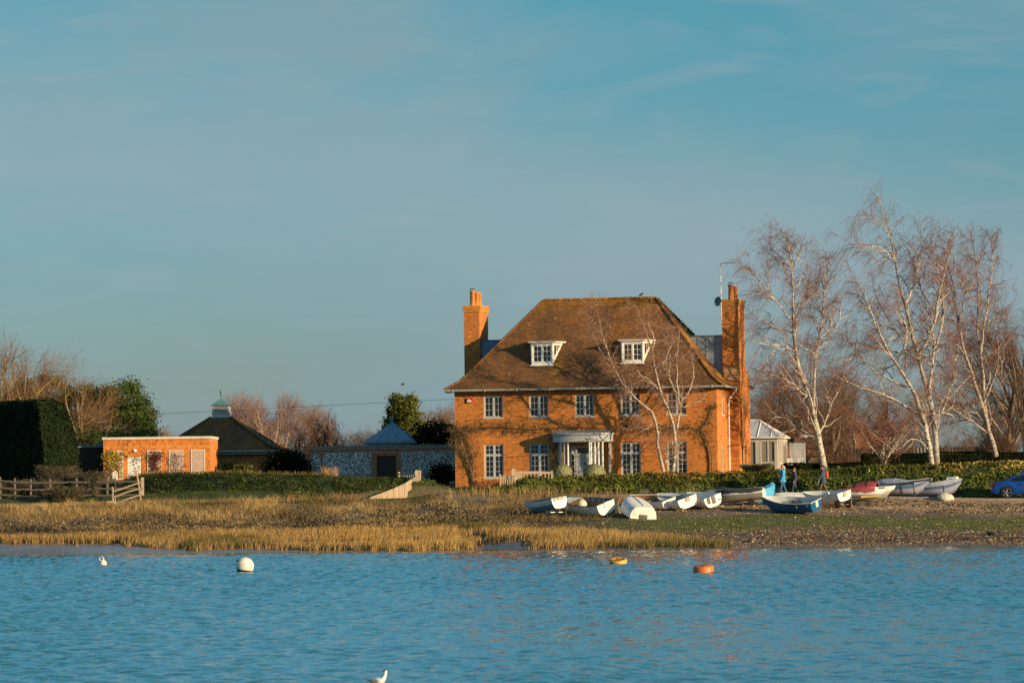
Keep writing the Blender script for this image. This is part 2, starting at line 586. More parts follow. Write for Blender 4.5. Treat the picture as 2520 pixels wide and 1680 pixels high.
rd = strip('road', -4.6, 60, lambda x: road_c(x) - 1.62, lambda x: road_c(x) + 1.62, .03, M_asph).build('road', M_asph)
tag(rd, kind='structure', label='narrow grey asphalt shore road in front of the green bank')
kb = MB()
X = np.arange(9, 60, 1.0)
P = np.stack([X, road_c(X) - 1.72, road_z(X) - .02], 1)
for i in range(len(X) - 1):
    a, b = P[i], P[i + 1]
    d = (b - a) / np.linalg.norm(b - a)
    n_ = np.array((-d[1], d[0], 0)) * .09
    kb.prism([a - n_ - (0, 0, .25), b - d * .02 - n_ - (0, 0, .25), b - d * .02 + n_ - (0, 0, .25), a + n_ - (0, 0, .25)], (0, 0, .32))
tag(kb.build('road_kerb', mat('kerb_stone', (.26, .23, .19), .9, .25, 2)), kind='structure', label='low pale stone kerb along the seaward edge of the road')

# ------------------------------------------------------------------ water
wr = np.random.default_rng(3)
step = lambda y: .10 + .15 * (y - 55) / 155
Y = [52.0]
while Y[-1] < 213.5:
    Y.append(Y[-1] + step(Y[-1]))
Y = np.array(Y)
WU = np.linspace(-1, 1, 341)
half = lambda y: 9.0 + .108 * y           # the finely modelled patch widens with distance
WX = WU[None] * half(Y)[:, None]
WY = np.broadcast_to(Y[:, None], WX.shape)
WZ = np.zeros_like(WX)
for i in range(54):
    lam = .29 * (3.0 ** wr.random())
    th = R(-62) + wr.normal(0, 1.0)
    kx, ky = math.cos(th) * 2 * math.pi / lam, math.sin(th) * 2 * math.pi / lam
    sl = .053
    ph = kx * WX + ky * WY + wr.random() * 6.28
    if i % 2:
        WZ += sl * lam / (2 * math.pi) * np.sin(ph)
    else:                                  # peaked wavelets
        WZ += 1.5 * sl * lam / (2 * math.pi) * (1 - 1.6 * np.sqrt(np.sin(ph / 2) ** 2 + .004))
gust = .30 + 1.4 * fbm(WX, WY * .35, 13, 71, 3)
WZ *= gust
WZ -= .25 * np.abs(WZ)            # broad troughs, sharper crests
WZ *= .25 + .75 * sstep(0, 16, shore(WX) - WY)
edge = np.minimum(half(WY) - np.abs(WX), WY - 52)
WZ *= sstep(0, 3, edge)
ny, nx = WX.shape
idx = np.arange(ny * nx).reshape(ny, nx)
Q = np.stack([idx[:-1, :-1], idx[:-1, 1:], idx[1:, 1:], idx[1:, :-1]], -1).reshape(-1, 4)
w = MB().add(np.stack([WX, WY, WZ], -1).reshape(-1, 3), Q)
yE = float(Y[-1])
hA, hB = half(52.0), half(yE)
for sg in (-1, 1):
    q = [(sg * 3000, -500, 0), (sg * hA, -500, 0), (sg * hA, 52.0, 0), (sg * hB, yE, 0), (sg * 3000, yE, 0)]
    w.poly(q if sg < 0 else q[::-1])
w.quad((-hA, -500, 0), (hA, -500, 0), (hA, 52.0, 0), (-hA, 52.0, 0))
M_water = bpy.data.materials.new('harbour_water')
M_water.use_nodes = True
n, l = M_water.node_tree.nodes, M_water.node_tree.links
b = n['Principled BSDF']
b.inputs['Base Color'].default_value = (0.024, 0.165, 0.225, 1)
b.inputs['Roughness'].default_value = 0.04
b.inputs['IOR'].default_value = 1.333
tc = n.new('ShaderNodeTexCoord')
mp = n.new('ShaderNodeMapping'); mp.inputs['Scale'].default_value = (1, 1.5, 1)
l.new(tc.outputs['Object'], mp.inputs['Vector'])
nz = n.new('ShaderNodeTexNoise'); nz.inputs['Scale'].default_value = 3.6; nz.inputs['Detail'].default_value = 2.5; nz.inputs['Distortion'].default_value = .5
l.new(mp.outputs['Vector'], nz.inputs['Vector'])
bp = n.new('ShaderNodeBump'); bp.inputs['Distance'].default_value = 0.006; bp.inputs['Strength'].default_value = 1.0
l.new(nz.outputs['Fac'], bp.inputs['Height'])
l.new(bp.outputs['Normal'], b.inputs['Normal'])
tag(w.build('water', M_water, smooth=True), kind='structure', label='rippled blue harbour water in front of the marsh')


# ------------------------------------------------------------------ grasses
def blades(mb, x, y, z, h, w, lean, c, bend=.35):
    """n thin bent blades; lean = (n,2) horizontal tip offset per metre of height"""
    n = len(x)
    a = rng.random(n) * math.pi
    dx, dy = np.cos(a) * w * .5, np.sin(a) * w * .5
    B = np.stack([x, y, z], 1)
    D = np.stack([dx, dy, dx * 0], 1)
    Lh = np.stack([lean[:, 0] * h, lean[:, 1] * h, h], 1)
    mid = B + Lh * np.array([bend, bend, .58])
    tip = B + Lh
    tall_ = h > .3                       # longer stems get a bend, short ones are straight
    s_ = ~tall_
    V = np.stack([B - D, B + D, tip], 1)[s_].reshape(-1, 3)
    mb.add(V, T=np.arange(int(s_.sum()) * 3).reshape(-1, 3), c=np.repeat(c[s_], 3, axis=0))
    k = int(tall_.sum())
    V = np.stack([B - D, B + D, mid + D * .6, mid - D * .6, tip], 1)[tall_].reshape(-1, 3)
    i = np.arange(k)[:, None] * 5
    mb.add(V, i + np.array([[0, 1, 2, 3]]), i + np.array([[3, 2, 4]]), c=np.repeat(c[tall_], 5, axis=0))


def cvar(n, base, var=.25, seed=None):
    k = 1 + rng.normal(0, var, (n, 1))
    return np.clip(np.array(base)[None] * np.clip(k, .35, 1.9), 0, 2)


def leaf_quads(mb, P, size, c, flat=.0):
    n = len(P)
    A = rng.normal(size=(n, 3)); A /= np.linalg.norm(A, axis=1, keepdims=True)
    Bv = rng.normal(size=(n, 3)); Bv[:, 2] += flat
    Bv = np.cross(A, Bv); Bv /= np.linalg.norm(Bv, axis=1, keepdims=True) + 1e-9
    s = (size if np.ndim(size) else np.full(n, size))[:, None]
    V = np.stack([P - A * s, P - Bv * s * .5, P + A * s, P + Bv * s * .5], 1).reshape(-1, 3)
    i = np.arange(n)[:, None] * 4
    mb.add(V, i + np.array([[0, 1, 2, 3]]), c=np.repeat(c, 4, axis=0) if np.ndim(c) > 1 else c)


def leaf_cards(mb, P, Nn, size, c, tilt=.35):
    """leaf quads lying roughly along a surface with normal Nn"""
    n = len(P)
    Nn = np.asarray(Nn, float) + rng.normal(0, tilt, (n, 3))
    Nn /= np.linalg.norm(Nn, axis=1, keepdims=True)
    A = rng.normal(size=(n, 3)); A -= (A * Nn).sum(1, keepdims=True) * Nn
    A /= np.linalg.norm(A, axis=1, keepdims=True) + 1e-9
    Bv = np.cross(Nn, A)
    s = (size if np.ndim(size) else np.full(n, size))[:, None]
    V = np.stack([P - A * s, P - Bv * s * .5, P + A * s, P + Bv * s * .5], 1).reshape(-1, 3)
    i = np.arange(n)[:, None] * 4
    mb.add(V, i + np.array([[0, 1, 2, 3]]), c=np.repeat(c, 4, axis=0) if np.ndim(c) > 1 else c)


def stuff(mb, name, m, label):
    return tag(mb.build(name, m), label, kind='stuff')


def gfront(x):
    f = np.interp(x, [-40, -25, -20, -17, -11, -9, -4, 40], [7.5, 6.2, 4.8, 2.0, 1.1, .4, .4, .4])
    return shore(x) + f + (fbm(x, x * 0, 2.5, 81) - .5) * 2.2 + (vnoise(x, x * 0, .45, 86) - .5) * 1.1


def gback(x):
    return np.interp(x, [-40, -2, 3, 10.5, 11], [222.5, 221.5, 217, 208.8, 205]) + (fbm(x, x * 0, 3, 83) - .5) * 1.6


# spartina
N = 125000
x = rng.uniform(-36, 11, N)
y = rng.uniform(204, 224, N)
dens = fbm(x, y * 1.4, 2.2, 85)
creek = np.exp(-((x - (-1.3 + .8 * np.sin((y - 206) * .5))) / (1.5 - .05 * (y - 206))) ** 2) * (y < 214)
pool = np.exp(-(((x + 8) / 3.5) ** 2 + ((y - 213.0) / .8) ** 2)) + np.exp(-(((x + 14) / 3) ** 2 + ((y - 212.3) / .6) ** 2))
ok = (y > gfront(x)) & (y < gback(x)) & (dens > .36) & (creek < .3) & (pool < .55)
x, y, dens = x[ok], y[ok], dens[ok]
z = terrain(x, y)
n = len(x)
patch = fbm(x, y, 5, 87)
h = (.26 + .24 * patch + .13 * rng.random(n)) * np.clip((y - gfront(x)) / 1.2 + .55, .55, 1)
lean = np.stack([rng.normal(.10, .16, n), rng.normal(0, .16, n)], 1)
base = np.where((patch + rng.normal(0, .08, n) > .53)[:, None], (.42, .262, .092), (.28, .185, .068)) * np.where((patch < .42)[:, None], (.58, .68, .62), (1, 1, 1))
sp = MB()
blades(sp, x, y, z - .02, h, np.full(n, .03), lean, np.clip(base * (1 + rng.normal(0, .22, (n, 1))), .02, 1))
M_blade = mat('grass_blade', (1, 1, 1), .8, .12, .35, trans=.12, spec=.15)
stuff(sp, 'cordgrass', M_blade, 'ochre cordgrass marsh along the water edge')

# sea purslane scrub
N = 80000
x = rng.uniform(-38, 6, N); y = rng.uniform(216, 235, N)
t = T_zone(x, y) + (fbm(x, y, 4, 91) - .5) * .18
cl = fbm(x, y * 1.3, 1.7, 93)
ok = (t > .40) & (t < .78) & (cl > .44) & (x < np.interp(y, [216, 235], [4, 0])) & (y > gback(x) - 1.0)
x, y, cl = x[ok], y[ok], cl[ok]
n = len(x)
z = terrain(x, y)
hh = np.clip((cl - .42) * 2.6, 0, .5)
P = np.stack([x, y, z + rng.random(n) ** .6 * hh], 1)
sc_ = MB()
tn = fbm(x, y, 3.0, 95)
cb = np.where((tn > .52)[:, None], (1.15, 1.1, 1.05), (.62, .60, .58)) * (1 + rng.normal(0, .25, (n, 1)))
leaf_quads(sc_, P, .075, np.clip(cb, .1, 2))
stuff(sc_, 'marsh_scrub', M_scrub, 'grey brown sea purslane scrub on the upper marsh')

# blond grass
bl = MB()
N = 125000
x = rng.uniform(-40, 6.5, N); y = rng.uniform(222, 240, N)
t = T_zone(x, y)
tu = fbm(x, y, 1.3, 101)
pm = fbm(x, y, 4.5, 103)
ok = (t > .60 + .1 * (pm - .5)) & (t < np.where(x < -9, 1.12, 1.0)) & (tu > np.where(t > .95, .3, .40)) & ~((x > -3.6) & (t > .93) & (x < -.5))
ok &= rng.random(N) < np.interp(x, [-40, -2, 3, 6.5], [1, 1, .6, .2])
ok &= ~((x > -8.9) & (x < -5.0) & (y > 234.6))
x, y, tu, t = x[ok], y[ok], tu[ok], t[ok]
n = len(x)
tall = sstep(.52, .68, tu) * sstep(.74, .9, t)
h = .16 + .20 * rng.random(n) + .30 * tall * rng.random(n)
lean = np.stack([rng.normal(.12, .38, n), rng.normal(-.05, .3, n)], 1)
pm2 = fbm(x, y, 3, 105)
base = np.where((pm2 > .55)[:, None], (.40, .265, .105), (.29, .19, .080)) * np.where((pm2 < .42)[:, None], (.6, .66, .6), (1, 1, 1))
blades(bl, x, y, terrain(x, y) - .02, h, .016 + .014 * rng.random(n), lean, np.clip(base * (1 + rng.normal(0, .2, (n, 1))), .02, 1))
# low band of dry grass with tall tufts in front of the left bank foot
for cx_, cy_, k_ in [(at(px, 1200, yy).x, yy, kk) for px, yy, kk in [(735, 235.3, 110), (800, 235.3, 170), (850, 235.2, 120), (1140, 234.7, 80), (1190, 234.9, 180), (1215, 234.7, 120), (1268, 234.9, 60), (1330, 234.8, 170), (1300, 234.8, 120), (680, 235.3, 120), (240, 234.8, 120), (315, 235.0, 90), (470, 235.2, 80), (1500, 235.0, 60), (1405, 234.9, 60), (100, 234.6, 80), (590, 235.3, 60), (1700, 235.0, 60)]]:
    n = k_
    x = cx_ + rng.normal(0, .55, n); y = cy_ + rng.normal(0, .2, n)
    blades(bl, x, y, terrain(x, y) - .02, .2 + .55 * rng.random(n) ** 1.5, np.full(n, .018), np.stack([rng.normal(.08, .42, n), rng.normal(0, .2, n)], 1), cvar(n, (.40, .27, .115), .2))
stuff(bl, 'dry_grass', M_blade, 'tall blond dry grass at the top of the marsh')

def tnormal(x, y, e=.12):
    gx = (terrain(x + e, y) - terrain(x - e, y)) / (2 * e)
    gy = (terrain(x, y + e) - terrain(x, y - e)) / (2 * e)
    n = np.stack([-gx, -gy, np.ones_like(gx)], 1)
    return n / np.linalg.norm(n, axis=1, keepdims=True)


# grass and leaves covering both banks
bk = MB()
N = 75000
x = rng.uniform(GX1 - .3, 33, N); bb = rng.uniform(-.15, 3.6, N) ** 1.0
y = road_c(x) + 1.7 + bb
cl = fbm(x, y * 1.5 + bb * .8, 1.1, 111)
pt = fbm(x, y, 3.2, 113)
ok = (cl > .36) & (rng.random(N) < np.where(bb < 2.0, 1, .5)) & (rng.random(N) < .62)
x, y, bb, cl, pt = x[ok], y[ok], bb[ok], cl[ok], pt[ok]
n = len(x)
z = terrain(x, y)
hh = np.clip((cl - .34) * 1.1, .02, .3)
P = np.stack([x, y - .12 * rng.random(n), z + rng.random(n) * hh], 1)
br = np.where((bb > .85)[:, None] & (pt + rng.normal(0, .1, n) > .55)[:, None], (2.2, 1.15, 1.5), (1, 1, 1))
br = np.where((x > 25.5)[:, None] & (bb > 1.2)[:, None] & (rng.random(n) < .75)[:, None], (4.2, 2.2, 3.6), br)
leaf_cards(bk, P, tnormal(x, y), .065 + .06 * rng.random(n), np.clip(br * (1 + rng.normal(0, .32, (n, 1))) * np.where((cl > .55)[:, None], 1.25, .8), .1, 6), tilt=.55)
# blades on the crest
N = 16000
x = rng.uniform(GX1, 33, N); bb = rng.uniform(.3, 2.6, N); y = road_c(x) + 1.7 + bb
blades(bk, x, y, terrain(x, y) - .02, .12 + .2 * rng.random(N), np.full(N, .025), rng.normal(0, .35, (N, 2)), np.clip(cvar(N, (1.25, 1.15, 1.1), .3), .2, 3))
stuff(bk, 'bank_ground_cover', M_grass, 'green tufted ground cover over the bank in front of the house')

lb = MB()
N = 80000
x = rng.uniform(-27, -4.6, N); y = rng.uniform(236.5, 258, N)
dist, side, par = seg_dist(x, y, LB)
cl = fbm(x, y, 1.2, 121)
ok = (dist < np.where(side < 0, 1.9, 3.2)) & (y > road_c(x) + 1.7) & (cl > .33)
x, y, dist, side, cl, par = x[ok], y[ok], dist[ok], side[ok], cl[ok], par[ok]
n = len(x)
z = terrain(x, y)
P = np.stack([x, y, z + rng.random(n) * .16], 1)
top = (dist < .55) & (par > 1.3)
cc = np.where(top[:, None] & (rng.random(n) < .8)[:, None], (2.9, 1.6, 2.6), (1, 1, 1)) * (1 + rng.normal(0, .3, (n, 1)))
leaf_cards(lb, P, tnormal(x, y), .05 + .05 * rng.random(n), np.clip(cc * np.where((cl > .55)[:, None], .85, .55), .1, 5), tilt=.3)  # lowered tints put the shade of the bank face into the leaf colour
sel = rng.random(n) < .35
x, y, top = x[sel], y[sel], top[sel]
n = len(x)
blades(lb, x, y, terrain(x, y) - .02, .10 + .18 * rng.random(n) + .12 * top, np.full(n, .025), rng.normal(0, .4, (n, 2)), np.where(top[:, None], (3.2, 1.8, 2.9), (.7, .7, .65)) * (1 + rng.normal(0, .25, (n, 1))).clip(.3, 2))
stuff(lb, 'bank_turf', M_grass, 'rough turf on the shaded bank left of the log fence')

# lawn and verge behind the road
lw = MB()
N = 36000
x = rng.uniform(-26, 0, N); y = rng.uniform(234.8, 243, N)
ok = ~((x > -4.9) & (y < 238.5))
x, y = x[ok], y[ok]
n = len(x)
blades(lw, x, y, terrain(x, y) - .01, .05 + .08 * rng.random(n), np.full(n, .025), rng.normal(0, .4, (n, 2)), np.clip(cvar(n, (.6, .65, .5), .3), .1, 3))  # tint kept dark to paint shade onto the verge
stuff(lw, 'verge_grass', M_grass, 'short green verge grass beside the drive')

# pebbles, shells and wrack on the beach
pb = MB()
oc = np.array([(1, 0, 0), (0, 1, 0), (-1, 0, 0), (0, -1, 0), (0, 0, .7), (0, 0, -.5)])
of = np.array([(0, 1, 4), (1, 2, 4), (2, 3, 4), (3, 0, 4)])


def pebbles(mb, x, y, s, c):
    n = len(x)
    z = terrain(x, y)
    a = rng.random(n) * 6.28
    V = oc[None] * s[:, None, None] * (1 + rng.normal(0, .25, (n, 6, 1)))
    ca, sa = np.cos(a)[:, None], np.sin(a)[:, None]
    V = np.stack([V[..., 0] * ca - V[..., 1] * sa, V[..., 0] * sa + V[..., 1] * ca, V[..., 2]], -1) + np.stack([x, y, z], 1)[:, None]
    mb.add(V.reshape(-1, 3), T=(np.arange(n)[:, None, None] * 6 + of[None]).reshape(-1, 3), c=np.repeat(c, 6, axis=0))


N = 48000
x = rng.uniform(1, 36, N); y = rng.uniform(200, 234, N)
t = T_zone(x, y) + (fbm(x, y * 2.5, 3.5, 51) - .5) * .15
ok = (t > .02) & (t < .97) & (rng.random(N) < np.interp(t, [0, .1, .4, .5, .72, .8, 1], [.4, .75, .8, .16, .16, 1, .9])) & ((y > gback(x) + .3) | (x > 11))
x, y, t = x[ok], y[ok], t[ok]
n = len(x)
s = np.where(rng.random(n) < .07, rng.uniform(.05, .10, n), rng.uniform(.018, .045, n))
cc = np.where((rng.random(n) < .10)[:, None], (1.7, 1.75, 1.8), np.where((rng.random(n) < .6)[:, None], (1.15, .82, .50), (.50, .36, .24)))
cc = cc * np.where((t > .77)[:, None], 1.0, .8) * (1 + rng.normal(0, .2, (n, 1)))
pebbles(pb, x, y, s, np.clip(cc, .05, 2.2))
stuff(pb, 'pebbles', M_pebble, 'pebbles and pale shells strewn over the beach')

# green algae tufts in a band across the beach, thicker on the damp side
ag = MB()
N = 70000
x = rng.uniform(3, 36, N); y = rng.uniform(205, 226, N)
tA_ = T_zone(x, y) + (fbm(x, y * 2.5, 3.5, 51) - .5) * .22
dA_ = fbm(x * .45, y * 2.6, 1.3, 137)
ok = (tA_ > .40) & (tA_ < .72) & (dA_ > .42) & ((y > gback(x) + .5) | (x > 11)) & (rng.random(N) < sstep(2, 9, x))
x, y, dA_ = x[ok], y[ok], dA_[ok]
n = len(x)
P = np.stack([x, y, terrain(x, y) + rng.random(n) * .035], 1)
leaf_quads(ag, P, .032, np.clip(cvar(n, (1, 1, 1), .35), .2, 2), flat=1)
stuff(ag, 'green_algae', mat('algae_green', (.105, .120, .008), .7, .35, .8), 'bright green algae carpet across the beach')

wk = MB()
N = 60000
x = rng.uniform(-3, 36, N); y = rng.uniform(200, 236, N)
t = T_zone(x, y) + (fbm(x, y * 2.0, 3.0, 131) - .5) * .10
ln = fbm(x, y * 3.0, 1.6, 133)
line = np.exp(-((t - .90) / .055) ** 2) + .8 * np.exp(-((t - .80) / .02) ** 2) + .55 * np.exp(-((t - .22) / .14) ** 2) * (ln > .5)
ok = (rng.random(N) < line * sstep(.38, .55, ln)) & (t < .99) & ((x > 2) | (t > .75)) & ((y > gback(x) + .5) | (x > 11))
x, y = x[ok], y[ok]
n = len(x)
P = np.stack([x, y, terrain(x, y) + .01 + rng.random(n) * .06], 1)
leaf_quads(wk, P, .08, np.clip(cvar(n, (1, 1, 1), .4) * np.where((rng.random(n) < .3)[:, None], (3.2, 3.0, 2.6), (1, 1, 1)), .2, 5), flat=2)
stuff(wk, 'seaweed_wrack', M_weed, 'dark drifts of dried seaweed along the tide lines')

# wet mud showing below the marsh grass and in the creek
mx, my = np.meshgrid(np.arange(-44, 12.01, .3), np.arange(200, 224, .25))
mz = terrain(mx, my) + .012
keep = (my < gfront(mx) + 1.2) | (np.exp(-((mx - (-1.3 + .8 * np.sin((my - 206) * .5))) / 1.9) ** 2) > .35) & (my < 215)
ny, nx = mx.shape
ix_ = np.arange(ny * nx).reshape(ny, nx)
kq = keep[:-1, :-1] & keep[1:, 1:] & (mz[:-1, :-1] > -.25)
Q = np.stack([ix_[:-1, :-1], ix_[:-1, 1:], ix_[1:, 1:], ix_[1:, :-1]], -1)[kq].reshape(-1, 4)
M_mud = mat('wet_mud', (.19, .145, .115), .30, .25, 1.2, .01, 5, spec=.5)
mf = MB().add(np.stack([mx, my, mz], -1).reshape(-1, 3), Q)
tag(mf.build('mudflat', M_mud, smooth=True), kind='structure', label='smooth wet mud between the water and the marsh grass')

# ------------------------------------------------------------------ building helpers
def wall_panel(mb, O, U, Nn, W, H, ops=(), rev=.11, z0=0.0, c=(1, 1, 1)):
    """front sheet of a wall with rectangular openings and their reveals. O origin, U along, Nn outward"""
    O, U, Nn = Vector(O), Vector(U), Vector(Nn)
    Z = Vector((0, 0, 1))
    us = sorted({0, W, *[o[0] for o in ops], *[o[1] for o in ops]})
    zs = sorted({z0, H, *[o[2] for o in ops], *[o[3] for o in ops]})
    for i in range(len(us) - 1):
        for j in range(len(zs) - 1):
            um, zm = (us[i] + us[i + 1]) / 2, (zs[j] + zs[j + 1]) / 2
            if any(o[0] < um < o[1] and o[2] < zm < o[3] for o in ops):
                continue
            mb.quad(O + U * us[i] + Z * zs[j], O + U * us[i + 1] + Z * zs[j], O + U * us[i + 1] + Z * zs[j + 1], O + U * us[i] + Z * zs[j + 1], c=c)
    for a, b_, lo, hi in ops:
        p = [O + U * a + Z * lo, O + U * b_ + Z * lo, O + U * b_ + Z * hi, O + U * a + Z * hi]
        q = [v - Nn * rev for v in p]
        for k in range(4):
            mb.quad(p[k], p[(k + 1) % 4], q[(k + 1) % 4], q[k], c=c)


def bricks(mb, O, U, Nn, W, H, ops=(), z0=0.0, bl=.225, bh=.075, joint=.011, proud=.007, header=True, tone=None, trim=None):
    O = np.array(tuple(O), float); U = np.array(tuple(U), float); Nn = np.array(tuple(Nn), float)
    boxes = []
    rows = int((H - z0) / bh)
    for r in range(rows):
        zl = z0 + r * bh + joint / 2
        zh = zl + bh - joint
        p = -.06 - (.17 if r % 2 else 0)
        k = r % 2
        ivs = [(a, b_) for a, b_, lo, hi in ops if lo < (zl + zh) / 2 < hi]
        if trim:
            ivs = ivs + trim((zl + zh) / 2)
        while p < W:
            L = bl if (k % 2 == 0 or not header) else bl / 2
            k += 1
            a, b_ = max(p, 0), min(p + L - joint, W)
            p += L
            segs = [(a, b_)]
            for o0, o1 in ivs:
                ns = []
                for s0, s1 in segs:
                    if o1 <= s0 or o0 >= s1:
                        ns.append((s0, s1))
                    else:
                        if s0 < o0: ns.append((s0, o0))
                        if s1 > o1: ns.append((o1, s1))
                segs = ns
            for s0, s1 in segs:
                if s1 - s0 > .03:
                    boxes.append((s0, s1, zl, zh))
    if not boxes:
        return
    b_ = np.array(boxes)
    n = len(b_)
    pr = proud + rng.random(n) * .004
    a, e, lo, hi = b_.T
    Zv = np.array((0, 0, 1.0))
    def pt(u, z, d):
        return O[None] + u[:, None] * U[None] + z[:, None] * Zv[None] + d[:, None] * Nn[None]
    zero = np.zeros(n) - .002
    V = np.stack([pt(a, lo, zero), pt(e, lo, zero), pt(e, hi, zero), pt(a, hi, zero), pt(a + .003, lo + .003, pr), pt(e - .003, lo + .003, pr), pt(e - .003, hi - .003, pr), pt(a + .003, hi - .003, pr)], 1)
    f = np.array([(4, 5, 6, 7), (0, 1, 5, 4), (1, 2, 6, 5), (2, 3, 7, 6), (3, 0, 4, 7)])
    tn = 1 + rng.normal(0, .12, (n, 1))
    cc = np.ones((n, 3)) * tn
    dark = rng.random(n) < .11
    cc[dark] *= (.58, .52, .55)
    hot = rng.random(n) < .15
    cc[hot] *= (1.2, 1.12, .9)
    if tone is not None:
        cc *= np.array(tone)[None]
    mb.add(V.reshape(-1, 3), (np.arange(n)[:, None, None] * 8 + f[None]).reshape(-1, 4), c=np.repeat(np.clip(cc, .2, 1.7), 8, axis=0))


_shared = {}


def box_mesh(key, lo, hi, m, c=(1, 1, 1)):
    if key not in _shared:
        _shared[key] = MB().box(lo, hi, c=c).mesh(key, m)
    return _shared[key]


def window(parent, u, z0, z1, w, lights, rows, v=.0, name='window', face=(0, -1), transom=None, m=None, sill=True, tone=None, rev=.07):
    """casement window: frame mesh with sill and pane children. rows = panes per light, transom = (rows above)"""
    m = m or M_frame
    fx, fy = face
    o = None
    mb = MB()
    t = .06
    def B(a, b_, lo, hi, y0, y1, c=(1, 1, 1)):
        mb.box((a, y0, lo), (b_, y1, hi), c=c)
    # window built facing -y around u = 0, then placed
    hw = w / 2
    H = z1 - z0
    y0, y1 = rev, rev + .06
    B(-hw, -hw + t, 0, H, y0, y1); B(hw - t, hw, 0, H, y0, y1)
    B(-hw + t, hw - t, 0, t, y0, y1); B(-hw + t, hw - t, H - t, H, y0, y1)
    zt = None
    spans = [(t, H - t, rows)]
    if transom:
        zt = H - H * .325
        B(-hw + t, hw - t, zt - .04, zt + .04, y0, y1)
        spans = [(t, zt - .04, rows), (zt + .04, H - t, transom)]
    lw_ = (w - 2 * t) / lights
    panes = []
    for zl, zh, rw in spans:
        for k in range(1, lights):
            xm = -hw + t + lw_ * k
            B(xm - .05, xm + .05, zl, zh, y0 - .004, y1)
        for k in range(lights):
            a = -hw + t + lw_ * k + (.05 if k else 0)
            e = -hw + t + lw_ * (k + 1) - (.05 if k < lights - 1 else 0)
            # sash
            s = .035
            B(a, a + s, zl, zh, y0 + .012, y1 - .012); B(e - s, e, zl, zh, y0 + .012, y1 - .012)
            B(a + s, e - s, zl, zl + s, y0 + .012, y1 - .012); B(a + s, e - s, zh - s, zh, y0 + .012, y1 - .012)
            ia, ie, iz, ih = a + s, e - s, zl + s, zh - s
            xm = (ia + ie) / 2
            B(xm - .012, xm + .012, iz, ih, y0 + .018, y1 - .018)
            ph = (ih - iz) / rw
            for r in range(1, rw):
                B(ia, xm - .012, iz + ph * r - .012, iz + ph * r + .012, y0 + .018, y1 - .018)
                B(xm + .012, ie, iz + ph * r - .012, iz + ph * r + .012, y0 + .018, y1 - .018)
            for r in range(rw):
                for c0, c1 in ((ia, xm - .012), (xm + .012, ie)):
                    panes.append((c0, c1, iz + ph * r + (.012 if r else 0), iz + ph * (r + 1) - (.012 if r < rw - 1 else 0)))
    o = mb.build(name, m, parent, loc=(u, v, z0), rotz=math.atan2(fx, -fy))
    for c0, c1, lo, hi in panes:
        pw, ph = round(c1 - c0, 3), round(hi - lo, 3)
        me = box_mesh(f'pane_{pw}_{ph}', (-pw / 2, 0, -ph / 2), (pw / 2, .006, ph / 2), M_glass)
        inst('pane', me, o, ((c0 + c1) / 2, y0 + .03, (lo + hi) / 2), (rng.normal(0, .006), 0, rng.normal(0, .006)))
    if sill:
        MB().box((-hw - .07, -.05, -.075), (hw + .07, rev + .06, -.003)).build('sill', M_stone, o)
    # dark sheet painted as the unlit room, with a curtain strip before it
    MB().box((-hw, y1 + .25, 0), (hw, y1 + .27, H), c=(.25, .25, .25)).box((-hw + .02, y1 + .02, .02), (-hw + .02 + w * .16, y1 + .05, H - .02), c=(1.6, 1.55, 1.4) if transom is None else (.3, .3, .3)).build('dark_room_curtain', M_curtain_room, o)
    return o


M_curtain_room = mat('curtain_room_dark', (0.10, 0.10, 0.10), .9, .2, 6)

# ------------------------------------------------------------------ the brick house
HL = at(1121, 1205, 246.0)
HR = at(1767, 1196, 242.2)
HROT = math.atan2(HR.y - HL.y, HR.x - HL.x)
HW = (Vector((HR.x, HR.y)) - Vector((HL.x, HL.y))).length
HD = 9.2
ZG = 3.15
house = thing('brick_house', 'two storey orange brick house with hipped tile roof, dormers and tall chimneys', 'house', (HL.x, HL.y, ZG), HROT)
EAVE = 6.08
WU = [2.42 + 2.83 * i for i in range(5)]
ff, gf = (4.33, 5.66), (.68, 2.73)
ops = [(u - .59, u + .59, ff[0], ff[1]) for u in WU] + [(u - .60, u + .60, gf[0], gf[1]) for i, u in enumerate(WU) if i != 2] + [(7.05, 9.1, -.3, 2.55)]
side_ops = [(1.45, 2.2, 4.33, 5.66), (1.45, 2.2, .1, 2.5)]
mb = MB()
wall_panel(mb, (0, 0, 0), (1, 0, 0), (0, -1, 0), HW, EAVE, ops, z0=-.6)
wall_panel(mb, (HW, 0, 0), (0, 1, 0), (1, 0, 0), HD, EAVE, side_ops, z0=-.6)
wall_panel(mb, (0, HD, 0), (0, -1, 0), (-1, 0, 0), HD, EAVE, z0=-.6)
wall_panel(mb, (HW, HD, 0), (-1, 0, 0), (0, 1, 0), HW, EAVE, z0=-.6)
mb.build('wall', M_mortar, house)
mb = MB()
lint = [(u - .78, u + .78, gf[1], gf[1] + .31) for i, u in enumerate(WU) if i != 2] + [(u - .70, u + .70, ff[1], ff[1] + .2) for u in WU]
bricks(mb, (0, 0, 0), (1, 0, 0), (0, -1, 0), HW, EAVE - .02, ops + lint, z0=-.375)
bricks(mb, (HW, 0, 0), (0, 1, 0), (1, 0, 0), HD, EAVE - .02, side_ops, z0=-.375, tone=(1.08, 1.05, 1))
tag(mb.build('brickwork', M_brick, house), kind='stuff')
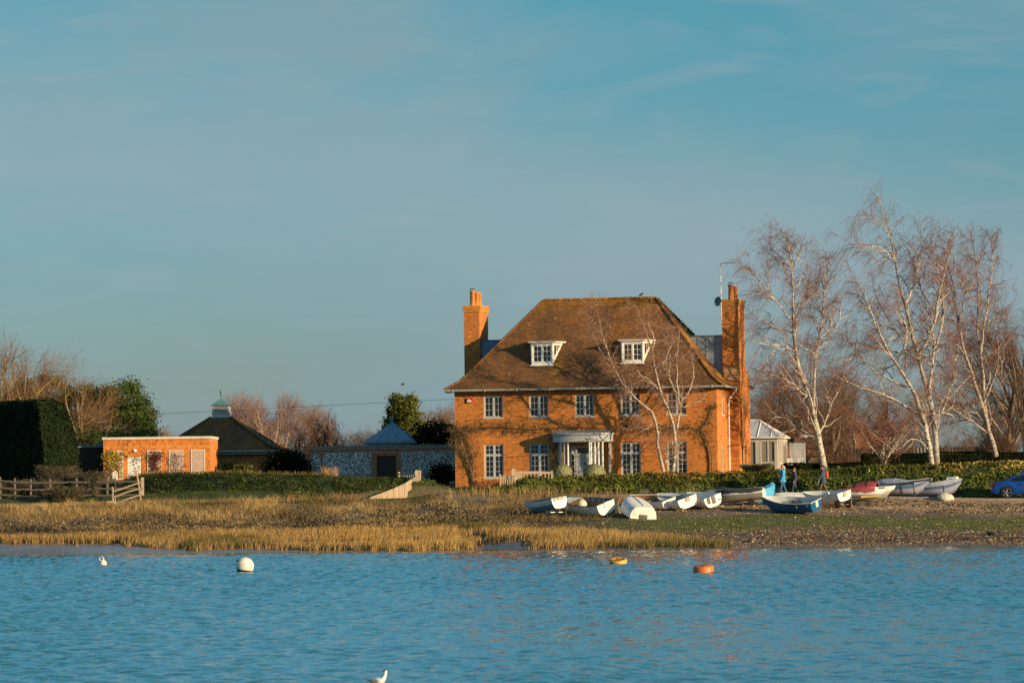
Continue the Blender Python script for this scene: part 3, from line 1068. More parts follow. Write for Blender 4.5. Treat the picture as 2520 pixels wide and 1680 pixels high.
# rubbed brick arches over the windows
for a, b_, lo, hi in lint:
    mb = MB()
    n = 19
    for i in range(n):
        x0, x1 = a + (b_ - a) * i / n, a + (b_ - a) * (i + 1) / n - .010
        sk = ((i + .5) / n - .5) * 2 * .10
        p = [(x0 - sk * .9 * 0 + (.10 if i < n / 2 else -.10) * abs(sk) * 6, -.009, lo + .002), (x1 + (.10 if i < n / 2 else -.10) * abs(sk) * 6, -.009, lo + .002), (x1, -.009, hi - .01), (x0, -.009, hi - .01)]
        k = 1 + rng.normal(0, .08)
        mb.prism(p, (0, .03, 0), c=(1.12 * k, 1.05 * k, .95 * k))
    tag(mb.build('lintel', M_brick, house), kind='stuff')

for i, u in enumerate(WU):
    window(house, u, ff[0], ff[1], 1.18, 2, 3)
    if i != 2:
        window(house, u, gf[0], gf[1], 1.20, 2, 4, transom=2, sill=(i < 1))
window(house, HW, 4.33, 5.66, .75, 1, 3, v=1.825, face=(1, 0))
window(house, HW, .1, 2.5, .75, 1, 5, v=1.825, face=(1, 0), sill=False)

# roof ------------------------------------------------------------
OV = .5
EZ = EAVE - .06
HALF = (HD + 2 * OV) / 2


def rz_(o):
    return np.where(o < .8, EZ + .66 * o, EZ + .66 * .8 + 1.175 * (o - .8))


U0, U1, V0, V1 = -OV, HW + OV, -OV, HD + OV
mb = MB()
k_ = [0, .8, HALF]
for a, b_ in ((k_[0], k_[1]), (k_[1], k_[2])):
    za, zb = float(rz_(np.array(a))) - .02, float(rz_(np.array(b_))) - .02
    A = [(U0 + a, V0 + a, za), (U1 - a, V0 + a, za), (U1 - a, V1 - a, za), (U0 + a, V1 - a, za)]
    Bq = [(U0 + b_, V0 + b_, zb), (U1 - b_, V0 + b_, zb), (U1 - b_, V1 - b_, zb), (U0 + b_, V1 - b_, zb)]
    for i in range(4):
        mb.quad(A[i], A[(i + 1) % 4], Bq[(i + 1) % 4], Bq[i], c=(.6, .6, .6))
# soffit
mb.quad((U0, V0, EZ - .03), (U0, V1, EZ - .03), (U1, V1, EZ - .03), (U1, V0, EZ - .03), c=(.5, .5, .5))
roof = mb.build('roof', M_tile, house)
RIDGE = float(rz_(np.array(HALF)))


def tile_slope(mb, O, S, I, L, half, hip0=1.0, hip1=1.0, tint=None, rzf=rz_, gauge=.085, tw=.17, oz=0.0):
    """rows of plain tiles; O eave start, S along eave, I inward (plan), half = inward run"""
    O, S, I = np.array(O, float), np.array(S, float), np.array(I, float)
    o_list = np.arange(0, half - .02, gauge * .75)
    out_s0, out_s1, out_o = [], [], []
    for r, o in enumerate(o_list):
        a, e = o * hip0, L - o * hip1
        if e - a < .1:
            continue
        st = np.arange(a - (tw / 2 if r % 2 else 0), e, tw)
        s0, s1 = np.maximum(st, a), np.minimum(st + tw - .006, e)
        m_ = s1 - s0 > .03
        out_s0.append(s0[m_]); out_s1.append(s1[m_]); out_o.append(np.full(m_.sum(), o))
    s0, s1, o = np.concatenate(out_s0), np.concatenate(out_s1), np.concatenate(out_o)
    n = len(o)
    oe = np.minimum(o + gauge * 1.35, half)
    zl, zh = rzf(o) + .020 + rng.random(n) * .012, rzf(oe) + .008
    P = lambda s, oo, z: np.concatenate([O[None, :2] + s[:, None] * S[None, :2] + oo[:, None] * I[None, :2], (z + oz)[:, None]], 1)
    V = np.stack([P(s0, o - .01, zl), P(s1, o - .01, zl), P(s1, oe, zh), P(s0, oe, zh), P(s0, o - .008, zl - .03), P(s1, o - .008, zl - .03)], 1)
    f = np.array([(0, 1, 2, 3), (4, 5, 1, 0)])
    cc = np.ones((n, 3)) * (1 + rng.normal(0, .2, (n, 1)))
    wx, wy = O[0] + s0 * S[0] + o * I[0], O[1] + s0 * S[1] + o * I[1]
    streak = fbm(s0, o * .35, 1.1, 141)
    cc *= np.where((streak > .58)[:, None], (1.25, 1.14, .75), (1, 1, 1))
    cc *= np.where((streak < .40)[:, None], (.84, .86, .9), (1, 1, 1))
    if tint is not None:
        cc = tint(cc, s0, o)
    lich = rng.random(n) < .005
    cc[lich] = (2.0, 2.7, 3.6)
    mb.add(V.reshape(-1, 3), (np.arange(n)[:, None, None] * 6 + f[None]).reshape(-1, 4), c=np.repeat(np.clip(cc, .15, 8), 6, axis=0))


def moss(cc, s, o):
    a = sstep(HALF - .95, HALF - .1, o + (fbm(s, o, .5, 151) - .5) * .9)[:, None]
    cc = cc * (1 - a) + np.array((1.7, 1.6, .45))[None] * (.7 + .6 * rng.random((len(s), 1))) * a
    for du in (5.25, 10.91):                       # lichen run-off below the dormers
        b2 = (np.exp(-((s - OV - du - .95) / .28) ** 2) * (o < 2.0) * (fbm(s, o, .5, 153) > .45))[:, None] * .8
        cc = cc * (1 - b2) + np.array((1.9, 2.1, .8))[None] * b2
    return cc


def yellow_r(cc, s, o):  # brighter yellow patches over the right slope
    a = sstep(.42, .62, fbm(s, o, .7, 155))[:, None]
    return cc * (1 - a) + np.array((2.5, 2.5, .5))[None] * a


mb = MB()
LU, LV = U1 - U0, V1 - V0
tile_slope(mb, (U0, V0), (1, 0), (0, 1), LU, HALF, tint=moss)
tile_slope(mb, (U1, V0), (0, 1), (-1, 0), LV, HALF, tint=yellow_r)
tile_slope(mb, (U1, V1), (-1, 0), (0, -1), LU, HALF, gauge=.17, tw=.34)
tile_slope(mb, (U0, V1), (0, -1), (1, 0), LV, HALF)
tag(mb.build('roof_tiles', M_tile, roof), kind='stuff')
# bonnet tiles up the hips, round ridge tiles
def half_tile(key, r, L, m, c=(1, 1, 1)):
    if key not in _shared:
        b = MB()
        a = np.linspace(0, math.pi, 6)
        ring = np.stack([np.cos(a) * r, np.sin(a) * r], 1)
        V = np.concatenate([np.column_stack([np.zeros(6), ring]), np.column_stack([np.full(6, L), ring * .72])])
        Q = [(i, i + 1, i + 7, i + 6) for i in range(5)]
        b.add(V, Q, [(0, i + 1, i) for i in range(1, 5)], c=c)
        _shared[key] = b.mesh(key, m)
    return _shared[key]


for (cu, cv, du, dv, vis) in ((U0, V0, 1, 1, 1), (U1, V0, -1, 1, 2), (U1, V1, -1, -1, 1)):
    no = 47
    for i in range(no):
        o0 = .02 + (HALF - .05) * i / no
        o1 = o0 + (HALF / no) * 1.35
        p0 = Vector((cu + du * o0, cv + dv * o0, float(rz_(np.array(o0))) + .035))
        p1 = Vector((cu + du * o1, cv + dv * o1, float(rz_(np.array(o1))) + .02))
        d = p1 - p0
        t = rng.random()
        key = 'hip_tile_%d' % (rng.integers(0, 4) + (4 if vis == 2 and rng.random() < .8 else 0))
        cc = [(1.2, 1.05, .9), (.8, .75, .7), (1.5, 1.25, .9), (1.0, .95, .8), (2.6, 2.3, .6), (2.2, 1.9, .7), (1.6, 1.6, 1.4), (1.2, 1.0, .8)][int(key[-1])]
        ob = inst('hip_tile', half_tile(key, .105, .19, M_tile, cc), roof, p0)
        X = d.normalized(); Yv = Vector((0, 0, 1)).cross(X).normalized(); Zv = X.cross(Yv)
        ob.rotation_euler = Matrix((X, Yv, Zv)).transposed().to_euler()
nr = 22
for i in range(nr):
    L = (LU - 2 * HALF) / nr
    key = 'ridge_tile_%d' % rng.integers(0, 3)
    inst('ridge_tile', half_tile(key, .13, L * 1.06, M_tile, [(2.1, 2.0, .6), (1.4, 1.1, .7), (2.5, 2.2, .6)][int(key[-1])]), roof, (U0 + HALF + i * L, V0 + HALF, RIDGE - .02))
# gutter along the front and right eaves
mb = MB()
P = np.array([(U0 - .02, V0 - .07, EZ - .03), (U1 + .07, V0 - .07, EZ - .045)])
mb.tubes(np.linspace(P[0], P[1], 3), .065, 7)
mb.tubes(np.linspace((U1 + .07, V0 - .07, EZ - .045), (U1 + .07, 4.0, EZ - .05), 3), .065, 7)
for i in range(9):
    mb.box((U0 + .5 + i * 2.0, V0 - .15, EZ - .12), (U0 + .57 + i * 2.0, V0 + .02, EZ + .045))
mb.build('gutter', M_gut, house)
mb = MB()
mb.box((U0 + .06, V0 + .02, EZ - .16), (U1 - .06, V0 + .045, EZ - .035), c=(.12, .13, .13)).build('fascia', M_gut, house)
mb = MB()
mb.tubes(np.array([(U1 + .05, 3.5, EZ - .08), (U1 + .02, 3.5, EZ - .2), (HW + .12, 3.35, EZ - .75), (HW + .10, 3.35, EZ - .9), (HW + .10, 3.35, 0)]), .05, 7)
mb.lathe([(.05, EZ - 1.0), (.10, EZ - .85), (.10, EZ - .75)], 8, M=Matrix.Translation((HW + .1, 3.35, 0)))
mb.build('downpipe', M_white, house)

# chimneys ----------------------------------------------------------
def chimney(u0, u1, v0, v1, top, zbase, npot, breast=None, tone=(1, 1, 1)):
    b = MB()
    cap = .42
    b.box((u0, v0, zbase), (u1, v1, top - cap))
    for k in range(3):
        e = .03 + .025 * k
        b.box((u0 - e, v0 - e, top - cap + k * .14), (u1 + e, v1 + e, top - cap + (k + 1) * .14), c=(1.1, .95, .5))
    st = b.build('chimney', M_mortar, house)
    f = MB()
    fac = lambda lo, hi, e, tn: [bricks(f, O, U, Nn, W, hi, z0=lo, tone=tn) for O, U, Nn, W in (((u0 - e, v0 - e, 0), (1, 0, 0), (0, -1, 0), u1 - u0 + 2 * e), ((u1 + e, v0 - e, 0), (0, 1, 0), (1, 0, 0), v1 - v0 + 2 * e), ((u0 - e, v1 + e, 0), (0, -1, 0), (-1, 0, 0), v1 - v0 + 2 * e), ((u1 + e, v1 + e, 0), (-1, 0, 0), (0, 1, 0), u1 - u0 + 2 * e))]
    fac(zbase, top - cap, 0, tone)
    fac(top - cap, top - .28, .03, (.95, .95, .7)); fac(top - .28, top - .14, .055, (.95, 1.0, .55)); fac(top - .14, top, .08, (.9, 1.05, .4))
    tag(f.build('brickwork', M_brick, st), kind='stuff')
    for i in range(npot):
        pv = v0 + (v1 - v0) * (i + .6) / (npot + .2)
        h = (.92, .86, .82)[i]
        p = MB().lathe([(.19, 0), (.17, .1), (.155, h - .12), (.19, h - .10), (.19, h - .03), (.165, h), (.13, h), (.13, h - .3)], 12)
        p.build('chimney_pot', M_pot, st, smooth=True, loc=((u0 + u1) / 2 + (.05 if i else -.03), pv, top))
        if i == 0:
            MB().lathe([(.165, h + .10), (.165, h + .13), (0.001, h + .16)], 10).tubes(np.array([[(math.cos(a) * .16, math.sin(a) * .16, h - .05), (math.cos(a) * .16, math.sin(a) * .16, h + .1)] for a in (0, 1.57, 3.14, 4.71)]), .012, 4).build('cowl', M_black, st, loc=((u0 + u1) / 2 - .03, pv, top))
    return st


CT = 11.36
chL = chimney(-.36, .62, 4.0, 6.2, CT, 6.2, 3, tone=(.95, .9, .9))
chR = chimney(HW - .36, HW + .62, 4.0, 6.2, CT, 6.9, 2, tone=(1.05, 1.03, 1))
# wide breast of the right chimney with its arched recess
mb = MB()
B0, B1 = 3.95, 7.7
wall_panel(mb, (HW + .62, B0, 0), (0, 1, 0), (1, 0, 0), B1 - B0, 6.5, [(1.6, 2.5, -.6, 2.1)], rev=.3, z0=-.6)
mb.quad((HW, B0, -.6), (HW + .62, B0, -.6), (HW + .62, B0, 6.5), (HW, B0, 6.5))
mb.quad((HW, B1, -.6), (HW, B1, 6.5), (HW + .62, B1, 6.5), (HW + .62, B1, -.6))
mb.quad((HW + .05, B0 + 1.5, -.6), (HW + .05, B0 + 2.6, -.6), (HW + .05, B0 + 2.6, 2.7), (HW + .05, B0 + 1.5, 2.7), c=(.3, .25, .2))  # back of the recess coloured dark for its shade
# shoulders up to the stack
mb.quad((HW + .62, B0, 6.5), (HW + .62, B1, 6.5), (HW + .62, 6.2, 7.4), (HW + .62, 4.0, 7.4))
mb.quad((HW - .3, B0, 6.5), (HW + .62, B0, 6.5), (HW + .62, 4.0, 7.4), (HW - .3, 4.0, 7.4))
mb.quad((HW + .62, B1, 6.5), (HW - .3, B1, 6.5), (HW - .3, 6.2, 7.4), (HW + .62, 6.2, 7.4))
br = mb.build('chimney_breast', M_mortar, house)
f = MB()
arch = lambda z: ([(2.05 - math.sqrt(max(0, .45 ** 2 - max(0, z - 2.1) ** 2)), 2.05 + math.sqrt(max(0, .45 ** 2 - max(0, z - 2.1) ** 2)))] if z < 2.55 else [])
bricks(f, (HW + .62, B0, 0), (0, 1, 0), (1, 0, 0), B1 - B0, 6.5, [(1.6, 2.5, -.6, 2.1)], z0=-.375, trim=arch, tone=(1.06, 1.04, 1))
bricks(f, (HW, B0, 0), (1, 0, 0), (0, -1, 0), .62, 6.5, z0=-.375)
for k in range(12):
    z = 6.5 + .075 * k
    i = (z - 6.5) / .9
    bricks(f, (HW + .625, B0 + .05 * i, 0), (0, 1, 0), (1, 0, 0), B1 - B0 - 1.5 * i - .05 * i, z + .076, z0=z)
tag(f.build('brickwork', M_brick, br), kind='stuff')
# flat dark half disc painted as the shade in the round head
f = MB()
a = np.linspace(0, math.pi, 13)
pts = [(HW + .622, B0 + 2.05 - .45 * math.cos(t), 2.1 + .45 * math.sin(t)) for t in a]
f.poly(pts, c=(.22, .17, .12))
f.build('arch_head_shade', M_mortar, br)

# lead covered links between roof and chimneys
for u0, u1, name in ((.62, 3.0, 'lead_link'), (HW - 3.0, HW - .36, 'lead_link')):
    b = MB().box((u0, 4.25, 6.0), (u1, 5.9, 9.14)).box((u0 - .02, 4.2, 9.14), (u1 + .1, 5.95, 9.22), c=(.5, .5, .5))
    for k in range(1, 5):
        x = u0 + (u1 - u0) * k / 5
        b.box((x - .015, 4.225, 6.5), (x + .015, 4.26, 9.14))
    b.build(name, M_leadblue if u0 < 5 else M_lead, house)  # left link gets the bluer lead to carry its shade

# dormers --------------------------------------------------------------
def dormer(u):
    z0, z1 = 7.55, 8.86
    vf = 1.08                       # face position; the roof plane crosses behind
    w, sp = .66, .40                # half width of the face, splay of the cheeks
    vb = 2.3
    d = MB()
    for s in (-1, 1):
        x = u + s * w
        p = [(x, vf + .02, z0 - .2), (x, vf + .02, z1), (x + s * sp, vb, z1)]
        d.prism([Vector(q) for q in p], (-s * .06, .02, 0))
    d.box((u - w, vf - .01, z1 - .12), (u + w, vf + .05, z1))
    d.box((u - w, vf - .01, z0 - .05), (u + w, vf + .05, z0 + .08))
    d.box((u - w, vf - .01, z0 + .08), (u - w + .06, vf + .05, z1 - .12))
    d.box((u + w - .06, vf - .01, z0 + .08), (u + w, vf + .05, z1 - .12))
    o = d.build('dormer', M_white, house)
    window(o, u, z0 + .08, z1 - .12, 2 * w - .12, 2, 3, v=vf - .05, sill=False, m=M_white)
    C = lambda t, z, e: Vector((u + w + sp * t + e, vf + .02 + (vb - vf - .02) * t, z))
    MB().prism([C(.14, z0 + .45, .008), C(.14, z1 - .15, .008), C(.66, z1 - .15, .008)], (.006, -.002, 0)).build('cheek_light', M_glass, o)
    mbx = MB()
    for k in (.3, .46):
        mbx.prism([C(k - .015, z0 + .45 + (k - .14) * 1.4, .016), C(k + .015, z0 + .45 + (k - .14) * 1.4, .016), C(k + .015, z1 - .15, .016), C(k - .015, z1 - .15, .016)], (.01, 0, 0))
    mbx.build('glazing_bar', M_white, o)
    r = MB()
    for e, za, zb, cc in ((0, z1, z1 + .055, 1), (.03, z1 + .055, z1 + .085, .9)):
        r.prism([(u - w - .16 - e, vf - .16 - e, za), (u + w + .16 + e, vf - .16 - e, za), (u + w + sp + .18 + e, vb + .1, za), (u - w - sp - .18 - e, vb + .1, za)], (0, 0, zb - za), c=(cc, cc, cc))
    r.build('dormer_roof', M_white, o)
    MB().box((u - w - .08, vf - .16, z0 - .10), (u + w + .08, vf - .012, z0 - .052)).build('sill', M_white, o)
    return o


dormer(WU[1]); dormer(WU[3] - .05)

M_col = mat('column_paint', (.62, .60, .55), .5, .08, 3)
# porch ------------------------------------------------------------------
PC = 8.08
porch = MB()
hwid, proj, bulge = 1.78, .85, .5
aa = np.linspace(-1, 1, 21)
def bow(t, e=0):
    return (PC + t * (hwid + e), -(proj + bulge * (1 - t * t)) - e)
for lo, hi, e in ((2.78, 3.18, 0), (3.18, 3.24, .05), (3.24, 3.31, .09)):
    pts = [bow(t, e) for t in aa]
    for i in range(20):
        a, b_ = pts[i], pts[i + 1]
        porch.quad((*a, lo), (*b_, lo), (*b_, hi), (*a, hi))
    for sgn, pt in ((-1, pts[0]), (1, pts[-1])):
        q = [(pt[0], -.002, lo), (pt[0], pt[1], lo), (pt[0], pt[1], hi), (pt[0], -.002, hi)]
        porch.quad(*(q if sgn < 0 else q[::-1]))
    porch.poly([(x, y, hi) for x, y in pts] + [(pts[-1][0], -.002, hi), (pts[0][0], -.002, hi)])
    porch.poly(([(x, y, lo) for x, y in pts] + [(pts[-1][0], -.002, lo), (pts[0][0], -.002, lo)])[::-1])
po = porch.build('porch', M_frame, house)
# folded lead on top
lead = MB()
for i in range(20):
    a, b_ = bow(aa[i], .07), bow(aa[i + 1], .07)
    h0, h1 = 3.315 + .025 * rng.random(), 3.315 + .025 * rng.random()
    lead.quad((*a, h0), (*b_, h1), (b_[0] * .85 + PC * .15, -.01, 3.50), (a[0] * .85 + PC * .15, -.01, 3.50))
    lead.quad((*a, h0 - .04), (*b_, h1 - .04), (*b_, h1), (*a, h0))
lead.build('porch_lead', M_lead, po)
for t in (-.78, -.64, -.5, .33, .39, .52, .65, .79):
    x, y = bow(t, -.16)
    c_ = MB().lathe([(.085, 0), (.085, .06), (.066, .09), (.058, 2.66), (.08, 2.70), (.08, 2.78)], 10)
    c_.build('column', M_col, po, smooth=False, loc=(x, y, 0))
for x0, x1 in ((PC - 1.62, PC - 1.50), (PC + 1.50, PC + 1.62)):
    MB().box((x0, -.16, 0), (x1, -.002, 2.78)).build('pilaster', M_frame, po)
step = MB().box((PC - 1.6, -1.25, -.3), (PC + 1.6, -.002, -.01)).build('step', M_stone, po)
# door and side lights
dr = MB().box((PC - .5, .10, -.02), (PC + .5, .15, 2.02))
for a, b_, lo, hi in ((-.42, -.05, .12, .82), (.05, .42, .12, .82), (-.42, -.05, .95, 1.42), (.05, .42, .95, 1.42), (-.42, -.05, 1.54, 1.92), (.05, .42, 1.54, 1.92)):
    dr.box((PC + a, .088, lo), (PC + b_, .10, hi), c=(.93, .93, .93))
door = dr.build('door', M_frame, house)
MB().tubes(np.array([(PC + .065 * math.cos(t), .075, 1.48 + .075 * math.sin(t)) for t in np.linspace(0, 6.28, 13)]), .018, 5).box((PC - .03, .07, 1.53), (PC + .03, .088, 1.59)).build('knocker', M_black, door)
MB().ball((PC - .42, .06, .92), .035).build('door_knob', M_black, door)
fr = MB()
for x0, x1 in ((-1.03, -.93), (-.6, -.5), (.5, .6), (.93, 1.03)):
    fr.box((PC + x0, .07, -.02), (PC + x1, .16, 2.55))
for x0, x1 in ((-.93, -.6), (-.5, .5), (.6, .93)):
    fr.box((PC + x0, .075, 2.45), (PC + x1, .155, 2.55)); fr.box((PC + x0, .075, 2.02), (PC + x1, .155, 2.1))
for x0, x1 in ((-.93, -.6), (.6, .93)):
    fr.box((PC + x0, .075, -.02), (PC + x1, .155, .5)); fr.box((PC + x0, .08, .5), (PC + x0 + .09, .15, 2.02)); fr.box((PC + x1 - .09, .08, .5), (PC + x1, .15, 2.02))
    for z in (.9, 1.28, 1.66):
        fr.box((PC + x0, .085, z), (PC + x1, .145, z + .03))
dfr = fr.build('door_frame', M_frame, house)
for x0, x1, lo, hi in ((-.93, -.6, .5, 2.02), (.6, .93, .5, 2.02), (-.5, .5, 2.1, 2.45), (-.93, -.6, 2.1, 2.45), (.6, .93, 2.1, 2.45)):
    MB().box((PC + x0, .11, lo), (PC + x1, .12, hi)).build('pane', M_glass if x0 == -.5 or lo < 2 else M_frame, dfr)

# burglar alarm box: red with a white panel and red letter marks
M_red = mat('alarm_red', (0.42, 0.012, 0.01), .45, .1, 3)
al = MB().prism([Vector((.82, -.10, 5.26)), Vector((1.13, -.10, 5.26)), Vector((1.16, -.09, 5.56)), Vector((.80, -.09, 5.56))], (0, .09, 0)).build('alarm_box', M_red, house)
pn = MB().prism([Vector((.82, -.106, 5.29)), Vector((1.06, -.106, 5.29)), Vector((1.11, -.106, 5.42)), Vector((1.0, -.106, 5.42)), Vector((1.0, -.106, 5.47)), Vector((.82, -.106, 5.47))], (0, .005, 0)).build('alarm_panel', M_white, al)
lt = MB()
lt.prism([Vector((.86, -.110, 5.34)), Vector((.89, -.110, 5.38)), Vector((.86, -.110, 5.42))], (0, .003, 0))
lt.prism([Vector((.92, -.110, 5.31)), Vector((.93, -.110, 5.31)), Vector((.93, -.110, 5.45)), Vector((.92, -.110, 5.45))], (0, .003, 0))
lt.prism([Vector((1.0, -.110, 5.34)), Vector((1.03, -.110, 5.38)), Vector((1.0, -.110, 5.39))], (0, .003, 0))
lt.build('alarm_lettering', M_red, al)
# meter boxes by the side door, bell
MB().box((HW + .002, .75, .55), (HW + .05, 1.0, .85)).build('meter_box', M_white, house)
# tv aerial on the right chimney and satellite dish
ax = HW - .40
mb = MB().tubes(np.array([(ax, 3.95, CT - 1.2), (ax, 3.95, CT + 2.35)]), .032, 6)
ae = mb.build('aerial_mast', M_white, house)
mb = MB().tubes(np.array([(ax, 3.95, CT + 2.2), (ax + .95, 3.9, CT + 2.24)]), .018, 5)
for i in range(9):
    x = ax + .1 + i * .1
    mb.tubes(np.array([(x, 3.75, CT + 2.2 + i * .005), (x, 4.1, CT + 2.2 + i * .005)]), .007, 4)
mb.build('aerial', M_black, ae)
Mx = Matrix.Translation((ax - .14, 3.72, CT - .12)) @ Matrix.Rotation(R(-35), 4, 'Z') @ Matrix.Rotation(R(82), 4, 'X')
MB().lathe([(.02, -.06), (.15, -.045), (.27, 0), (.30, .02)], 16, M=Mx).tubes(np.array([Mx @ Vector((0, -.28, 0)), Mx @ Vector((0, -.05, .32))]), .014, 5).tubes(np.array([(ax, 3.95, CT - .2), (ax - .12, 3.78, CT - .14)]), .02, 5).build('satellite_dish', mat('dish_grey', (.10, .13, .16), .5, .1, 2), house, smooth=True)


def hp(px, py, v=-.12):
    """house-local point on the facade from a photo pixel"""
    u = (px - 1121 - v * 8.6) / (646 / HW)
    z = (1205 - .012 * (px - 1121) - py) / (40.5 + .6 * u / HW)
    return Vector((u, v, z))

# ------------------------------------------------------------------ brick outbuilding with trellis (left)
GL, GR = at(255, 1195, 253.0), at(516, 1195, 252.4)
gw = (GR - GL).length
gz = 3.0
gtop = at(385, 1080, 252.7).z - gz
ob = thing('brick_outbuilding', 'low flat roofed orange brick outbuilding with white trellis panels and a pale plank door', 'outbuilding', (GL.x, GL.y, gz), math.atan2(GR.y - GL.y, GR.x - GL.x) + R(4))
k = gw / 857.0
X = lambda zx: (zx - 833) * k
dops = [(X(1027), X(1140), -.2, gtop - (1055 - 915) * k)]
mb = MB()
wall_panel(mb, (0, 0, 0), (1, 0, 0), (0, -1, 0), gw, gtop, dops, rev=.1)
wall_panel(mb, (gw, 0, 0), (0, 1, 0), (1, 0, 0), 5, gtop)
wall_panel(mb, (0, 5, 0), (0, -1, 0), (-1, 0, 0), 5, gtop)
wall_panel(mb, (gw, 5, 0), (-1, 0, 0), (0, 1, 0), gw, gtop)
mb.build('wall', M_mortar, ob)
f = MB()
bricks(f, (0, 0, 0), (1, 0, 0), (0, -1, 0), gw, gtop - .42, dops, tone=(1.12, 1.06, .9))
bricks(f, (0, 0, gtop - .42), (1, 0, 0), (0, -1, 0), gw, .42, z0=0, bl=.075, bh=.205, header=False, tone=(1.12, 1.02, .85))
bricks(f, (gw, 0, 0), (0, 1, 0), (1, 0, 0), 5, gtop - .02, tone=(1.1, 1.05, .9))
bricks(f, (0, 5, 0), (0, -1, 0), (-1, 0, 0), 5, gtop - .02)
tag(f.build('brickwork', M_brick, ob), kind='stuff')
M_cope = mat('pale_coping', (.58, .53, .44), .8, .12, 2)
for i in range(11):
    x0, x1 = -.07 + i * (gw + .14) / 11, -.07 + (i + 1) * (gw + .14) / 11 - .008
    MB().box((x0, -.08, gtop), (x1, 5.08, gtop + .15)).build('coping_stone', M_cope, ob)
a, b_, lo, hi = dops[0]
d_ = thing('door', None, None)
d_.parent = ob
n = 11
for i in range(n):
    x0, x1 = a + (b_ - a) * i / n + .004, a + (b_ - a) * (i + 1) / n - .004
    MB().box((x0, .03, lo), (x1, .06, hi - .04)).build('plank', M_white, d_)
MB().box((a, .02, hi - .04), (b_, .08, hi)).box((a + .05, .01, 1.2), (a + .09, .03, 1.4), c=(.1, .1, .1)).build('door_head', M_white, d_)
for j, (z0_, z1_) in enumerate(((875, 990), (1185, 1297), (1358, 1472), (1535, 1645))):
    x0, x1 = X(z0_), X(z1_)
    t1 = gtop - (1005 - 915) * k
    t0 = t1 - 1.78
    tr = MB()
    for (p0, p1, q0, q1) in ((x0, x0 + .03, t0, t1), (x1 - .03, x1, t0, t1), (x0 + .03, x1 - .03, t1 - .03, t1), (x0 + .03, x1 - .03, t0, t0 + .03)):
        tr.box((p0, -.055, q0), (p1, -.02, q1))
    tro = tr.build('trellis', M_white, ob)
    la = MB()
    w_, h_ = x1 - x0, t1 - t0
    st = .125
    c0 = -h_
    while c0 < w_ + h_:
        for sg in (1, -1):
            # line x = c0 + z (sg 1) or x = w - c0 - z
            za, zb = max(0, -c0), min(h_, w_ - c0)
            if zb - za > .06:
                xa, xb = c0 + za, c0 + zb
                if sg < 0:
                    xa, xb = w_ - xa, w_ - xb
                la.prism([Vector((x0 + xa - .013, -.045 - .006 * sg, t0 + za)), Vector((x0 + xa + .013, -.045 - .006 * sg, t0 + za)), Vector((x0 + xb + .013, -.045 - .006 * sg, t0 + zb)), Vector((x0 + xb - .013, -.045 - .006 * sg, t0 + zb))], (0, .008, 0))
        c0 += st
    tag(la.build('lattice', M_white, tro), kind='stuff')
lx = X(1086)
MB().ball((lx, -.07, gtop - (1005 - 915) * k), .13, 12, 8, sc=(1, .5, .72)).build('wall_lamp', M_white, ob, smooth=True)
# lower dark lean-to beside it
mb = MB().box((-1.7, 1.2, -.2), (-.02, 4.5, gtop - .45)).build('lean_to', M_darkwood, ob)
MB().box((-1.8, 1.1, gtop - .45), (-.03, 4.6, gtop - .34)).box((-.55, 1.4, gtop - .34), (-.1, 1.9, gtop - .12)).build('lean_to_roof', M_lead, ob)

# climbers on the trellis
M_yel = mat('yellow_leaf', (.42, .31, .03), .6, .3, 3, trans=.2)
M_redl = mat('red_leaf', (.16, .022, .010), .6, .4, 3, trans=.2)


def climber(name, label, x0, x1, t0, t1, n, m, dens=.5, size=.05):
    o = thing(name, label, 'climbing plant', ob.matrix_basis @ Vector(((x0 + x1) / 2, -.08, 0)), ob.rotation_euler.z)
    w_ = x1 - x0
    mb = MB()
    P = []
    for i in range(9):
        pts = [(rng.normal(0, .1), 0, .02)]
        for q in range(7):
            pts.append((pts[-1][0] + rng.normal(0, w_ * .13), -.02 - .05 * rng.random(), (t1) * (q + 1) / 7 * (.7 + .3 * rng.random() if q == 6 else 1)))
        P.append(pts)
    P = np.array(P)
    mb.tubes(P, np.linspace(.018, .006, 8)[None], 4).build('stem', M_bark, o)
    L = MB()
    ii = rng.integers(0, 9, n); kk = rng.random(n) ** .7 * 6.99
    k0 = kk.astype(int); fr_ = (kk - k0)[:, None]
    C_ = P[ii, k0] * (1 - fr_) + P[ii, k0 + 1] * fr_
    C_ = C_ + rng.normal(0, 1, (n, 3)) * np.array((w_ * .16, .03, .12))
    C_[:, 1] = -np.abs(C_[:, 1]) - .01
    C_[:, 2] = np.clip(C_[:, 2], .05, t1 + .15)
    leaf_quads(L, C_, size * (.6 + .8 * rng.random(n)), np.clip(cvar(n, (1, 1, 1), .35), .2, 2.2))
    tag(L.build('leaf', m, o), kind='stuff')


climber('climbing_plant', 'yellow leaved climber covering the leftmost trellis of the brick outbuilding', X(862), X(1000), 0, gtop - .45, 1300, M_yel, size=.06)
climber('climbing_plant', 'dark red leaved climber on the trellis right of the pale plank door', X(1160), X(1305), 0, gtop - .6, 1000, M_redl, size=.055)
climber('climbing_plant', 'sparse reddish climber on the third white trellis from the door', X(1370), X(1460), 0, gtop - .8, 130, M_redl, size=.06)

# round grey bin behind the bank
b0 = at(533, 1165, 250.5)
rb = thing('water_butt', 'small grey domed tub behind the bank in front of the rightmost trellis', 'tub', (b0.x, b0.y, terrain(b0.x, b0.y)))
MB().lathe([(.28, 0), (.30, .75), (.31, .78), (.26, .95), (.1, 1.02), (0.001, 1.03)], 14).build('body', M_lead, rb, smooth=True)
MB().tubes(np.array([(.3 * math.cos(t), .3 * math.sin(t), .77) for t in np.linspace(0, 6.28, 15)]), .02, 4).build('rim', M_leadblue, rb)

